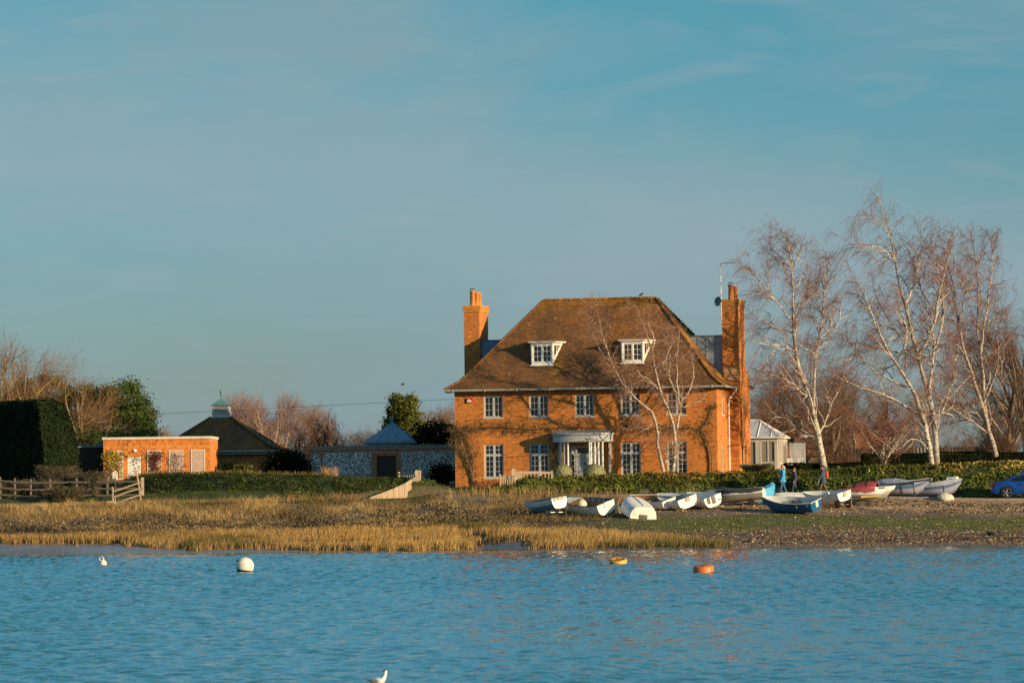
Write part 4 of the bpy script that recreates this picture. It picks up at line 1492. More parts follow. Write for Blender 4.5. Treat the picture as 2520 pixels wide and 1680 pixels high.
# ------------------------------------------------------------------ pyramid roofed building with louvred cupola
dz = 3.1
DC = at(547, 1195, 268.0)
dv = thing('pyramid_roof_building', 'low brick building with dark pyramid tile roof and white louvred cupola', 'building', (DC.x, DC.y, dz), R(-3.0))
a_ = 4.15
eh = at(650, 1108, 264.0).z - dz
mb = MB()
aw = a_ - .45
for O, U, Nn in (((-aw, -aw, 0), (1, 0, 0), (0, -1, 0)), ((aw, -aw, 0), (0, 1, 0), (1, 0, 0)), ((aw, aw, 0), (-1, 0, 0), (0, 1, 0)), ((-aw, aw, 0), (0, -1, 0), (-1, 0, 0))):
    wall_panel(mb, O, U, Nn, 2 * aw, eh, [(2 * aw - 1.75, 2 * aw - 1.3, .5, 2.0)] if Nn[1] == -1 else [], z0=-.3)
mb.build('wall', M_mortar, dv)
f = MB()
bricks(f, (-aw, -aw, 0), (1, 0, 0), (0, -1, 0), 2 * aw, eh - .1, [(2 * aw - 1.75, 2 * aw - 1.3, .5, 2.0)], z0=-.3, tone=(.9, .85, .85))
bricks(f, (aw, -aw, 0), (0, 1, 0), (1, 0, 0), 2 * aw, eh - .1, z0=-.3, tone=(.9, .85, .85))
tag(f.build('brickwork', M_brick, dv), kind='stuff')
MB().box((aw - 1.75, -aw + .08, .5), (aw - 1.3, -aw + .1, 2.0)).build('window', M_glass, dv)
rise = at(547, 1028, 268.0).z - dz - eh
hz = a_ - .62


def rzd(o):
    o = np.asarray(o, float)
    return np.where(o < .7, eh + .42 * o, eh + .294 + (rise - .294) * (o - .7) / (hz - .7))


mb = MB()
for o0, o1 in ((0, .7), (.7, hz)):
    z0_, z1_ = float(rzd(o0)) - .02, float(rzd(o1)) - .02
    A = [(-a_ + o0, -a_ + o0, z0_), (a_ - o0, -a_ + o0, z0_), (a_ - o0, a_ - o0, z0_), (-a_ + o0, a_ - o0, z0_)]
    Bq = [(-a_ + o1, -a_ + o1, z1_), (a_ - o1, -a_ + o1, z1_), (a_ - o1, a_ - o1, z1_), (-a_ + o1, a_ - o1, z1_)]
    for i in range(4):
        mb.quad(A[i], A[(i + 1) % 4], Bq[(i + 1) % 4], Bq[i])
mb.quad((-a_, -a_, eh - .04), (-a_, a_, eh - .04), (a_, a_, eh - .04), (a_, -a_, eh - .04))
drf = mb.build('roof', M_tile, dv)
mb = MB()
for O, S, I in (((-a_, -a_), (1, 0), (0, 1)), ((a_, -a_), (0, 1), (-1, 0)), ((a_, a_), (-1, 0), (0, -1)), ((-a_, a_), (0, -1), (1, 0))):
    tile_slope(mb, O, S, I, 2 * a_, hz, rzf=rzd)
tag(mb.build('roof_tiles', M_tile, drf), kind='stuff')
for cu, cv, du, dv_ in ((-a_, -a_, 1, 1), (a_, -a_, -1, 1), (a_, a_, -1, -1)):
    for i in range(30):
        o0, o1 = hz * i / 30, hz * (i + 1.35) / 30
        p0 = Vector((cu + du * o0, cv + dv_ * o0, float(rzd(o0)) + .035)); p1 = Vector((cu + du * o1, cv + dv_ * o1, float(rzd(o1)) + .02))
        d = p1 - p0
        Xv = d.normalized(); Yv = Vector((0, 0, 1)).cross(Xv).normalized(); Zv = Xv.cross(Yv)
        o_ = inst('hip_tile', half_tile('hip_tile_1', .105, .19, M_tile), drf, p0)
        o_.rotation_euler = Matrix((Xv, Yv, Zv)).transposed().to_euler()
mb = MB().tubes(np.array([(-a_, -a_ - .05, eh - .02), (a_ + .05, -a_ - .05, eh - .03), (a_ + .05, a_, eh - .02)]), .06, 6)
mb.box((-a_ + .1, -a_ + .06, eh - .24), (a_ - .1, -a_ + .09, eh - .05), c=(.6, .6, .6))
mb.build('gutter', M_gut, dv)
MB().tubes(np.array([(a_ - .1, -a_ - .05, eh - .05), (a_ - .1, -a_ - .02, eh - .3), (aw + .04 - .25, -aw - .06, eh - .6), (aw + .04 - .25, -aw - .06, 0)]), .05, 6).build('downpipe', M_lead, dv)
ct = eh + rise
cu_ = MB().box((-.56, -.56, ct - .18), (.56, .56, ct + .28)).box((-.62, -.62, ct + .28), (.62, .62, ct + .33))
for sx in (-1, 1):
    for sy in (-1, 1):
        cu_.box((sx * .5 - .05, sy * .5 - .05, ct + .33), (sx * .5 + .05, sy * .5 + .05, ct + .80))
cu_.box((-.42, -.42, ct + .33), (.42, .42, ct + .80), c=(.15, .15, .15))
cup = cu_.build('cupola', M_frame, dv)
for i in range(5):
    z = ct + .36 + i * .09
    for q in range(4):
        s_ = inst('louvre_slat', box_mesh('louvre_slat', (-.45, -.52, 0), (.45, -.44, .045), M_frame), cup, (0, 0, z), (0, 0, q * math.pi / 2))
mb = MB().lathe([(.92, 0), (.95, .03), (.60, .20), (.25, .40), (.05, .52)], 4, M=Matrix.Translation((0, 0, ct + .80)) @ Matrix.Rotation(R(45), 4, 'Z'))
mb.lathe([(.04, .5), (.03, .66), (.09, .70), (.09, .73), (.04, .76), (.10, .86), (.11, .94), (.06, 1.03), (0.001, 1.06)], 10, M=Matrix.Translation((0, 0, ct + .80)))
mb.build('copper_cap', M_copper, cup)

# ------------------------------------------------------------------ flint garden wall
FL, FR = at(767, 1200, 256.0), at(1130, 1200, 253.4)
fw_ = (FR - FL).length
fz = 3.15
fh = at(945, 1095, 254.5).z - fz - .12
fl = thing('flint_wall', 'flint garden wall with brick bands and a plank door, left of the brick house', 'wall', (FL.x, FL.y, fz), math.atan2(FR.y - FL.y, FR.x - FL.x))
kx = fw_ / (1130 - 767)
dx0, dx1 = (928 - 767) * kx, (976 - 767) * kx
fo = [(dx0, dx1, -.3, fh - .55), ((791 - 767) * kx, (794.5 - 767) * kx, .6, fh - .65)]
mb = MB()
wall_panel(mb, (0, 0, 0), (1, 0, 0), (0, -1, 0), fw_, fh, fo, rev=.25, z0=-.3)
mb.box((0, .26, -.3), (fw_, .45, fh), c=(.2, .2, .2))
mb.quad((0, 0, -.3), (0, 0, fh), (0, .26, fh), (0, .26, -.3))
mb.build('wall', M_flintm, fl)
f = MB()
bricks(f, (0, 0, 0), (1, 0, 0), (0, -1, 0), fw_, fh, fo, z0=fh - .3, tone=(.62, .55, .6))
bricks(f, (dx0 - .34, 0, 0), (1, 0, 0), (0, -1, 0), .34, fh - .3, z0=-.3, tone=(.7, .62, .66))
bricks(f, (dx1, 0, 0), (1, 0, 0), (0, -1, 0), .34, fh - .3, z0=-.3, tone=(.7, .62, .66))
bricks(f, (dx0 - .2, 0, 0), (1, 0, 0), (0, -1, 0), dx1 - dx0 + .4, fh - .3, z0=fh - .55, bl=.075, bh=.23, header=False, tone=(.75, .66, .68))
bricks(f, ((789.5 - 767) * kx - .12, 0, 0), (1, 0, 0), (0, -1, 0), .4, fh - .3, z0=fh - .62, tone=(.6, .55, .6), bl=.075, bh=.3, header=False)
tag(f.build('brickwork', M_brick, fl), kind='stuff')
cp = MB()
for i in range(13):
    x0, x1 = -.08 + (fw_ + .16) * i / 13, -.08 + (fw_ + .16) * (i + 1) / 13 - .008
    inst('coping_slab', box_mesh('coping_slab', (0, -.1, 0), (x1 - x0, .5, .12), mat('dark_coping', (.17, .18, .19), .8, .2, 3) if i == 0 else None), fl, (x0, 0, fh))
# flints: nodules set in rows
N = 5200
rows = int((fh - .3) / .075)
fx_, fzz = [], []
for r in range(rows):
    xx = np.arange(0, fw_, .098) + rng.normal(0, .012, int(math.ceil(fw_ / .098)))
    fx_.append(xx); fzz.append(np.full(len(xx), .04 + r * .075) + rng.normal(0, .008, len(xx)))
fx_, fzz = np.concatenate(fx_), np.concatenate(fzz)
ok = ~((fx_ > dx0 - .36) & (fx_ < dx1 + .36)) & ~((np.abs(fx_ - 26 * kx) < .1) & (fzz > .6))
fx_, fzz = fx_[ok], fzz[ok]
n = len(fx_)
th = [0, 1.05, 2.1, 3.14, 4.19, 5.24]
rx, rz2 = .036 + rng.random(n) * .022, .026 + rng.random(n) * .010
ring = np.stack([np.stack([fx_ + rx * math.cos(t) * (.85 + .3 * rng.random(n)), np.full(n, -.001), fzz + rz2 * math.sin(t) * (.85 + .3 * rng.random(n))], 1) for t in th], 1)
top = np.stack([fx_ + rng.normal(0, .012, n), -.02 - .03 * rng.random(n), fzz + rng.normal(0, .006, n)], 1)[:, None]
V = np.concatenate([ring, top], 1)
ft = np.array([(i, (i + 1) % 6, 6) for i in range(6)])
cc = np.where((rng.random(n) < .42)[:, None], (2.7, 2.65, 2.6), (.20, .21, .23)) * (1 + rng.normal(0, .3, (n, 1)))
fm = MB().add(V.reshape(-1, 3), T=(np.arange(n)[:, None, None] * 7 + ft[None]).reshape(-1, 3), c=np.repeat(np.clip(cc, .1, 4.2), 7, axis=0))
tag(fm.build('flint', M_flint, fl), kind='stuff')
dd = thing('door', None, None); dd.parent = fl
for i in range(9):
    h_ = (fh - .55 + .2) / 9
    MB().box((dx0 + .14, .14, -.2 + i * h_), (dx1 - .02, .18, -.2 + (i + 1) * h_ - .018)).build('plank', M_darkwood, dd)
MB().box((dx0, .1, -.2), (dx0 + .14, .2, fh - .55)).build('door_post', M_darkwood, dd)

# brick wall between the two buildings, its shade put into a dark tone
q0, q1 = at(655, 1195, 262), at(770, 1195, 258.5)
gw_ = thing('garden_wall', 'low dark brick garden wall between pyramid roofed building and flint wall', 'wall', (q0.x, q0.y, 3.1), math.atan2(q1.y - q0.y, q1.x - q0.x))
L = (q1 - q0).length
MB().box((0, 0, -.3), (L, .25, 2.05), c=(.4, .35, .35)).build('wall', M_mortar, gw_)
f = MB(); bricks(f, (0, 0, 0), (1, 0, 0), (0, -1, 0), L, 2.05, tone=(.45, .4, .42)); tag(f.build('brickwork', M_brick, gw_), kind='stuff')
MB().box((-.02, -.06, 2.05), (L, .3, 2.15)).build('coping', M_leadblue, gw_)

# ------------------------------------------------------------------ lead roofed garden pavilion behind the flint wall
pc = at(966, 1195, 262.0)
pz = 3.2
pav = thing('garden_pavilion', 'octagonal garden pavilion with blue grey lead tent roof behind the flint wall', 'pavilion', (pc.x, pc.y, pz), R(12))
pb_ = at(966, 1088, 262.0).z - pz
ph_ = at(966, 1036, 262.0).z - pz - pb_
r0 = 73 * 262 / F
MB().lathe([(r0 * .86, -.2), (r0 * .86, pb_ - .08)], 8).build('wall', M_frame, pav)
prof = [(r0 * 1.0, pb_ - .10), (r0 * 1.02, pb_ - .08), (r0 * 1.02, pb_), (r0 * .94, pb_ + .04)]
for t in np.linspace(0, 1, 9):
    prof.append((r0 * .94 * (1 - t) ** 1.22 + .02, pb_ + .06 + (ph_ - .06) * (t ** 1.0)))
pr_ = MB().lathe(prof, 8).build('roof', M_leadblue, pav)
sm = MB()
for q in range(16):
    a = q * math.pi / 8
    end = len(prof) if q % 2 == 0 else len(prof) - 3
    pts = np.array([(r * math.cos(a) * (1 if q % 2 == 0 else math.cos(math.pi / 8)), r * math.sin(a) * (1 if q % 2 == 0 else math.cos(math.pi / 8)), z + .012) for r, z in prof[3:end]])
    sm.tubes(pts, .022 if q % 2 == 0 else .014, 4)
sm.build('roof_roll', M_leadblue, pr_)
MB().lathe([(.06, 0), (.05, .12), (.10, .18), (.12, .26), (.08, .34), (0.001, .38)], 10).build('finial', M_leadblue, pr_, smooth=True, loc=(0, 0, pb_ + ph_ - .05))

# ------------------------------------------------------------------ conservatory right of the house
cz = 3.25
K = 9.8   # zoom factor of the crop used to lay it out
cpx = lambda zx: 1820 + zx / K
cpy = lambda zy: 1020 + zy / K
cD = 262.0
c0 = at(cpx(930), 1160, cD)          # front right corner of the wall
con = thing('conservatory', 'cream conservatory with pale glazed hip roof to the right of the brick house', 'conservatory', (c0.x, c0.y, cz), R(-14))
et = at(cpx(930), cpy(545), cD).z - cz
rt = at(cpx(380), cpy(130), cD + 2).z - cz
cw_, cdp = 4.2, 2.9
M_glassroof = mat('roof_glass', (.50, .52, .55), .25, .1, 3, spec=.8)
M_cream = mat('cream_paint', (.50, .46, .40), .6, .1, 3)
M_blind = mat('window_blind', (.10, .085, .07), .5, .2, 2, color2=(.16, .14, .11), stretch=(.2, .2, 30))
mb = MB()
mb.box((-cw_, -.12, et - .28), (.0, 0, et - .04)); mb.box((-cw_, -.12, -.3), (0, 0, .25))
for x0, x1 in ((-.2, 0), (-1.18, -1.06), (-1.45, -1.2), (-2.4, -1.9), (-4.2, -3.6)):
    mb.box((x0, -.13, .25), (x1, 0, et - .28))
mb.box((-1.06, -.11, 1.28), (-.2, 0, 1.5))
mb.box((-.02, 0, -.3), (0.1, cdp, .25)); mb.box((-.02, 0, et - .28), (.1, cdp, et - .04)); mb.box((-.02, 0.05, 1.25), (.09, cdp, 1.45))
for y0 in (.0, .62, 1.24, 1.86, 2.7):
    mb.box((-.02, y0, .25), (.11, y0 + .16, et - .28))
mb.box((-cw_, cdp, -.3), (.0, cdp + .1, et))
cf = mb.build('frame', M_cream, con)
for x0, x1, lo, hi in ((-1.06, -.65, .25, 1.28), (-.61, -.2, .25, 1.28), (-1.06, -.65, 1.5, et - .28), (-.61, -.2, 1.5, et - .28), (-3.6, -2.4, .25, et - .28), (-1.9, -1.45, .25, et - .28)):
    MB().box((x0 + .02, -.06, lo + .02), (x1 - .02, -.05, hi - .02), c=(1, 1, 1) if hi < 1.4 else (1.9, 1.9, 1.9)).build('pane', M_blind, cf)
gl = MB().box((-.65, -.10, .25), (-.61, -.03, et - .28)).box((-1.06, -.09, .72), (-.2, -.07, .75))
gl.build('glazing_bar', M_white, cf)
for y0 in (.16, .78, 1.40, 2.02):
    for lo, hi in ((.25, 1.25), (1.45, et - .28)):
        MB().box((.03, y0 + .02, lo), (.05, y0 + .46 if y0 < 2 else y0 + .68, hi), c=(2, 2, 2)).build('pane', M_blind, cf)
rh = rt - et
ri = cdp / 2
mb = MB()
A = [(-cw_, -.2, et), (.2, -.2, et), (.2, cdp + .1, et), (-cw_, cdp + .1, et)]
rdg = [(-cw_, ri, rt), (.2 - ri - .25, ri, rt)]
mb.quad(A[0], A[1], rdg[1], rdg[0]); mb.poly([A[1], A[2], rdg[1]]); mb.quad(A[2], A[3], rdg[0], rdg[1])
cr = mb.build('roof', M_glassroof, con)
mb = MB()
def bar(p, q, r=.035): mb.tubes(np.array([p, q], float), r, 4)
bar(A[1], rdg[1], .06); bar(A[2], rdg[1], .06); bar(rdg[0], rdg[1], .05)
for t in (.15, .36, .57, .8):
    x = .2 - t * cw_
    ty = min(1, (t * cw_) / (ri + .25))
    bar((x, -.2, et + .02), (x, -.2 + (ri + .2) * ty, et + rh * ty + .02))
mb.box((-cw_, -.3, et - .06), (.3, -.2, et + .05)); mb.box((.2, -.2, et - .06), (.3, cdp + .1, et + .05))
mb.build('roof_bar', M_white, cr)

# pale mesh screen beside the conservatory
s0, s1 = at(cpx(1225), 1140, 263), at(cpx(1592), 1140, 264)
scn = thing('mesh_screen', 'pale see through mesh screen on thin posts beside the conservatory', 'screen', (s0.x, s0.y, cz), math.atan2(s1.y - s0.y, s1.x - s0.x))
L = (s1 - s0).length
hs = at(cpx(1400), cpy(675), 263).z - cz
net = MB()
for i in range(int(L / .035)):
    net.box((i * .035, 0, 0), (i * .035 + .010, .006, hs))
for i in range(int(hs / .07)):
    net.box((0, -.004, i * .07), (L, -.001, i * .07 + .010))
tag(net.build('mesh', mat('pale_mesh', (.40, .42, .44), .6, .1, 3), scn), kind='stuff')
for x in (0, L / 3, 2 * L / 3, L):
    MB().tubes(np.array([(x, .03, -.2), (x, .03, hs + .03)]), .025, 5).build('post', M_steel, scn)

# low far house roof behind the trees
fr_ = at(1945, 1070, 330)
fh_ = thing('distant_house', 'distant house with low terracotta tiled roof behind the conservatory', 'house', (fr_.x, fr_.y, 3), R(8))
MB().box((-9, 0, 0), (9, 7, 2.7)).build('wall', M_cope, fh_)
mb = MB()
mb.quad((-9.4, -.4, 2.6), (9.4, -.4, 2.6), (7, 3.5, 5.2), (-7, 3.5, 5.2)); mb.quad((9.4, 7.4, 2.6), (-9.4, 7.4, 2.6), (-7, 3.5, 5.2), (7, 3.5, 5.2)); mb.poly([(9.4, -.4, 2.6), (9.4, 7.4, 2.6), (7, 3.5, 5.2)]); mb.poly([(-9.4, 7.4, 2.6), (-9.4, -.4, 2.6), (-7, 3.5, 5.2)])
mb.build('roof', mat('far_clay_tile', (.30, .11, .05), .9, .2, 1), fh_)
for x in (-6, -2, 3, 6.5):
    MB().box((x, -.06, .9), (x + 1.4, -.002, 2.1)).build('window', M_glass, fh_)
MB().box((1.0, 2.0, 3.4), (2.0, 2.1, 4.4), c=(1.4, 1.4, 1.4)).build('skylight', M_glassroof, fh_)
fr_ = at(2280, 1110, 300)
fh_ = thing('distant_shed', 'long low shed with grey brown corrugated roof behind the dark hedge', 'shed', (fr_.x, fr_.y, 3), R(-4))
MB().box((-6, 0, 0), (6, 4, 1.7)).build('wall', M_darkwood, fh_)
mb = MB()
for i in range(48):
    x0 = -6.2 + i * 12.4 / 48; xm = x0 + 6.2 / 48; x1 = x0 + 12.4 / 48
    mb.quad((x0, -.3, 1.6), (xm, -.3, 1.68), (xm, 2, 2.98), (x0, 2, 2.9)); mb.quad((xm, -.3, 1.68), (x1, -.3, 1.6), (x1, 2, 2.9), (xm, 2, 2.98))
mb.quad((6.2, 4.3, 1.6), (-6.2, 4.3, 1.6), (-6.2, 2, 2.9), (6.2, 2, 2.9))
mb.build('roof', mat('corrugated', (.17, .13, .10), .8, .2, 1), fh_)

# ------------------------------------------------------------------ trees
def resample(P, K):
    P = np.asarray(P, float)
    d = np.concatenate([[0], np.cumsum(np.linalg.norm(np.diff(P, axis=0), axis=1))])
    t = np.linspace(0, d[-1], K)
    # smooth (Catmull-like) interpolation through linear + small smoothing
    Q = np.stack([np.interp(t, d, P[:, i]) for i in range(3)], 1)
    for _ in range(2):
        Q[1:-1] = Q[1:-1] * .5 + (Q[:-2] + Q[2:]) * .25
    return Q


def sprout(PP, RR, n, ang, length, K, rr, up=0.0, wind=(0, 0, 0), jit=.15, t0=.25, t1=1.0, rs=None, taper=.25, rmin=.003, wlen=True, shrink=.5):
    """n child branches on parents PP (N,K0,3), RR (N,K0)"""
    rs = rs or rng
    N, K0, _ = PP.shape
    L = np.linalg.norm(np.diff(PP, axis=1), axis=2).sum(1)
    p = L / L.sum() if wlen else None
    ii = rs.choice(N, n, p=p)
    t = t0 + (t1 - t0) * rs.random(n)
    f = t * (K0 - 1)
    k = np.minimum(f.astype(int), K0 - 2)
    w = (f - k)[:, None]
    B = PP[ii, k] * (1 - w) + PP[ii, k + 1] * w
    rb = RR[ii, k] * (1 - w[:, 0]) + RR[ii, k + 1] * w[:, 0]
    T = PP[ii, k + 1] - PP[ii, k]
    T /= np.linalg.norm(T, axis=1, keepdims=True) + 1e-9
    A = rs.normal(size=(n, 3))
    A -= (A * T).sum(1, keepdims=True) * T
    A /= np.linalg.norm(A, axis=1, keepdims=True) + 1e-9
    an = ang * (1 + rs.normal(0, .25, n))[:, None]
    D = np.cos(an) * T + np.sin(an) * A
    ln = length * (.55 + .9 * rs.random(n)) * (1 - shrink * t)
    st = (ln / (K - 1))[:, None]
    wind = np.asarray(wind, float)
    P = np.zeros((n, K, 3))
    P[:, 0] = B
    for q in range(1, K):
        D = D + np.array([0, 0, up]) / K * 3 + wind / K * 3 + rs.normal(0, jit, (n, 3))
        D /= np.linalg.norm(D, axis=1, keepdims=True) + 1e-9
        P[:, q] = P[:, q - 1] + D * st
    r0 = np.maximum(np.minimum(rb * .85, ln * rr), rmin)
    Rr = r0[:, None] * np.linspace(1, taper, K)[None]
    return P, np.maximum(Rr, rmin * .6)


WHITE, RED, BROWN = np.array((1.0, 1.0, 1.0)), np.array((.46, .19, .115)), np.array((.34, .24, .17))


def bark_tint(Rr, thick, thin, r0=.010, r1=.035):
    k = sstep(r0, r1, Rr)[..., None]
    return thin * (1 - k) + thick * k


def build_tree(name, label, cat, base, levels, m, group=None, thick=WHITE, thin=RED, trunk_n=1, r0=.008, r1=.026, sides=(8, 5, 3, 3, 3)):
    """levels: list of (P, R); level 0 is the trunk and its limbs"""
    o = thing(name, label, cat, base, 0, group)
    b = np.array(tuple(base))
    tk, cr = MB(), MB()
    for i, (P, Rr) in enumerate(levels):
        c = bark_tint(Rr, np.array(thick), np.array(thin), r0, r1)
        c = c * (1 + rng.normal(0, .12, (P.shape[0], 1, 1)))
        (tk if i < trunk_n else cr).tubes(P - b, Rr, sides[min(i, len(sides) - 1)], c=np.clip(c, .02, 1.6))
    tk.build('trunk', m, o, smooth=True)
    if cr.n:
        cr.build('crown', m, o)
    return o


def traced(polys, d, zoom, ox, oy, r_fn, K=18, spread=1.6, rs=None):
    """limbs traced over the photo in a plane, pushed apart in depth"""
    rs = rs or rng
    P, Rr = [], []
    for i, (pl, r0, r1, doff) in enumerate(polys):
        n = len(pl)
        pts = []
        for j, (x, y) in enumerate(pl):
            dd = d + doff[0] + (doff[1] - doff[0]) * j / (n - 1)
            pts.append(tuple(at(ox + x / zoom, oy + y / zoom, dd)))
        q = resample(pts, K)
        q[1:-1] += rs.normal(0, .025, (K - 2, 3))
        P.append(q)
        Rr.append(np.linspace(r0, r1, K))
    return np.array(P), np.array(Rr)


def birch_levels(P0, R0, n1, n2, n3, l1, l2, l3, wind, seed, up1=.16, droop=-1.3, tmin=.12):
    rs = np.random.default_rng(seed)
    P1, R1 = sprout(P0, R0, n1, R(42), l1, 11, .017, up=up1, wind=np.array(wind) * .25, jit=.20, t0=tmin, rs=rs, taper=.35, rmin=.011, shrink=.45)
    P2, R2 = sprout(P1, R1, int(n2 * .75), R(45), l2, 6, .012, up=.02, wind=np.array(wind) * .6, jit=.24, t0=.15, rs=rs, rmin=.0065)
    P2b, R2b = sprout(P0, R0, n2 - int(n2 * .75), R(52), l2 * .9, 6, .012, up=.1, wind=np.array(wind) * .5, jit=.24, t0=.35, rs=rs, rmin=.0065)
    P2, R2 = np.concatenate([P2, P2b]), np.concatenate([R2, R2b])
    P3, R3 = sprout(P2, R2, int(n3 * .85), R(48), l3, 4, .006, up=droop, wind=np.array(wind) * 1.3, jit=.22, t0=.15, rs=rs, rmin=.005)
    P3b, R3b = sprout(P1, R1, n3 - int(n3 * .85), R(55), l3 * .8, 4, .006, up=droop, wind=np.array(wind) * 1.3, jit=.22, t0=.35, rs=rs, rmin=.005)
    return [(P0, R0), (P1, R1), (P2, R2), (P3, R3), (P3b, R3b)]


Z8 = dict(zoom=2.0635, ox=1780, oy=420)
WIND = (-.55, .1, 0)
# birch beside the three walkers
dA = 243.5
polyA = [
    ([(515, 1530), (497, 1420), (482, 1350), (466, 1250), (455, 1190), (400, 1080), (376, 960), (365, 860), (350, 740), (355, 620), (350, 480), (335, 380), (320, 315)], .21, .014, (0, 0)),
    ([(460, 1200), (458, 1120), (460, 1050), (470, 930), (480, 880), (500, 800), (505, 660), (520, 520), (545, 420)], .10, .012, (0, .8)),
    ([(366, 850), (370, 760), (390, 690), (430, 640), (470, 560), (505, 470)], .065, .012, (0, 1.2)),
    ([(368, 920), (300, 885), (220, 885), (120, 850)], .055, .012, (0, -.8)),
    ([(352, 820), (270, 810), (200, 760), (130, 715)], .05, .012, (0, .9)),
    ([(352, 770), (280, 680), (210, 590), (150, 520), (120, 490)], .05, .010, (0, -.6)),
    ([(440, 1160), (380, 1110), (310, 1060), (230, 1030), (160, 1005)], .06, .012, (0, -1.0)),
    ([(478, 1340), (420, 1330), (350, 1290), (260, 1250), (170, 1195)], .065, .012, (0, 1.0)),
    ([(482, 1350), (520, 1270), (550, 1180), (595, 1090), (620, 1010)], .06, .012, (0, .7)),
    ([(350, 600), (310, 500), (250, 420), (230, 360)], .05, .01, (0, .6)),
    ([(480, 900), (540, 850), (590, 760), (600, 640)], .06, .01, (0, -.9)),
    ([(352, 500), (390, 420), (400, 360)], .04, .01, (0, -.4)),
]
P0, R0 = traced(polyA, dA, r_fn=None, rs=np.random.default_rng(11), **Z8)
bA = at(1780 + 515 / 2.0635, 1158, dA); bA.z = float(terrain(bA.x, bA.y))
build_tree('birch_tree', 'tall leaning birch with a thick white trunk behind the man in the navy coat', 'tree', bA,
           birch_levels(P0, R0, 230, 1250, 5300, 2.3, 1.3, .95, WIND, 21), M_birch)

# twin stemmed birch, tallest crown
dB = 244.5
polyB = [
    ([(1068, 1535), (1052, 1440), (1035, 1330), (1020, 1260), (985, 1160), (930, 1050), (880, 980), (840, 920), (790, 830), (750, 720), (700, 600), (640, 505)], .17, .012, (0, -.5)),
    ([(1090, 1535), (1080, 1400), (1075, 1280), (1060, 1200), (1040, 1130), (1010, 1030), (990, 930), (950, 790), (925, 680), (890, 570), (862, 430), (850, 320), (840, 240), (810, 170), (780, 120), (742, 85)], .18, .010, (0, .6)),
    ([(1040, 1130), (1060, 1000), (1075, 890), (1060, 780), (1020, 660), (990, 540), (950, 430), (930, 390)], .085, .012, (0, 1.0)),
    ([(1076, 1290), (1120, 1200), (1150, 1110), (1165, 1030), (1190, 930), (1200, 850)], .07, .012, (.3, 1.0)),
    ([(1012, 1255), (940, 1200), (850, 1150), (760, 1120), (680, 1095), (600, 1065), (550, 1010)], .075, .012, (0, -1.2)),
    ([(930, 1100), (850, 1060), (760, 1020), (705, 960), (660, 890), (600, 850)], .08, .012, (0, .8)),
    ([(880, 980), (920, 900), (935, 800), (900, 700), (880, 620)], .07, .01, (0, -.8)),
    ([(1000, 960), (940, 930), (850, 910), (770, 895), (705, 890), (700, 850)], .06, .01, (0, .5)),
    ([(1075, 900), (1110, 800), (1120, 680), (1100, 560), (1080, 450), (1050, 330)], .08, .01, (.5, 1.3)),
    ([(990, 930), (1030, 880), (1080, 760), (1090, 640), (1130, 500), (1150, 350), (1160, 280)], .08, .01, (.3, -.8)),
    ([(925, 680), (960, 600), (990, 480), (1010, 360), (1000, 300)], .06, .01, (0, .9)),
    ([(868, 470), (820, 400), (760, 380), (680, 370), (620, 380)], .05, .009, (0, -.9)),
    ([(1058, 1440), (1020, 1380), (960, 1340), (880, 1440), (840, 1400), (700, 1290), (600, 1190)], .034, .008, (0, -.9)),
    ([(852, 340), (800, 270), (740, 220), (690, 230), (660, 280)], .03, .006, (0, -.4)),
    ([(925, 1000), (930, 900), (870, 800), (800, 700), (760, 580)], .06, .01, (0, 1.2)),
]
P0, R0 = traced(polyB, dB, r_fn=None, rs=np.random.default_rng(12), **Z8)
bB = at(1780 + 1078 / 2.0635, 1160, dB); bB.z = float(terrain(bB.x, bB.y))
build_tree('birch_tree', 'twin stemmed birch with the highest windswept crown', 'tree', bB,
           birch_levels(P0, R0, 280, 1500, 6800, 2.3, 1.35, 1.0, WIND, 22), M_birch)

# dark barked birch at the right
dC = 250.0
polyC = [
    ([(1385, 1450), (1365, 1390), (1345, 1320), (1320, 1200), (1270, 1060), (1220, 920), (1190, 780), (1180, 640), (1150, 500), (1115, 390)], .17, .012, (0, 0)),
    ([(1335, 1260), (1325, 1180), (1320, 1080), (1310, 920), (1280, 780), (1300, 640), (1290, 500), (1270, 400), (1255, 320)], .12, .012, (0, .8)),
    ([(1310, 920), (1330, 750), (1360, 560), (1370, 430), (1350, 340)], .07, .01, (0, 1.2)),
    ([(1345, 1335), (1260, 1270), (1180, 1220), (1110, 1170), (1060, 1110)], .07, .012, (0, -1.0)),
    ([(1325, 1180), (1380, 1050), (1400, 950), (1390, 820), (1420, 700)], .06, .01, (0, 1.0)),
    ([(1340, 1300), (1250, 1180), (1190, 1100), (1150, 1060), (1090, 970)], .08, .012, (0, .9)),
    ([(1222, 930), (1160, 850), (1090, 770), (1040, 700)], .07, .01, (0, -.8)),
    ([(1190, 800), (1220, 680), (1240, 560), (1230, 480)], .06, .01, (0, -.8)),
]
P0, R0 = traced(polyC, dC, r_fn=None, rs=np.random.default_rng(13), **Z8)
bC = at(1780 + 1385 / 2.0635, 1150, dC); bC.z = float(terrain(bC.x, bC.y))
build_tree('birch_tree', 'dark barked birch with upright limbs right of the twin stemmed birch', 'tree', bC,
           birch_levels(P0, R0, 200, 1100, 4900, 2.1, 1.3, .95, (-.35, .1, 0), 23), M_birch, thick=(.75, .7, .68))

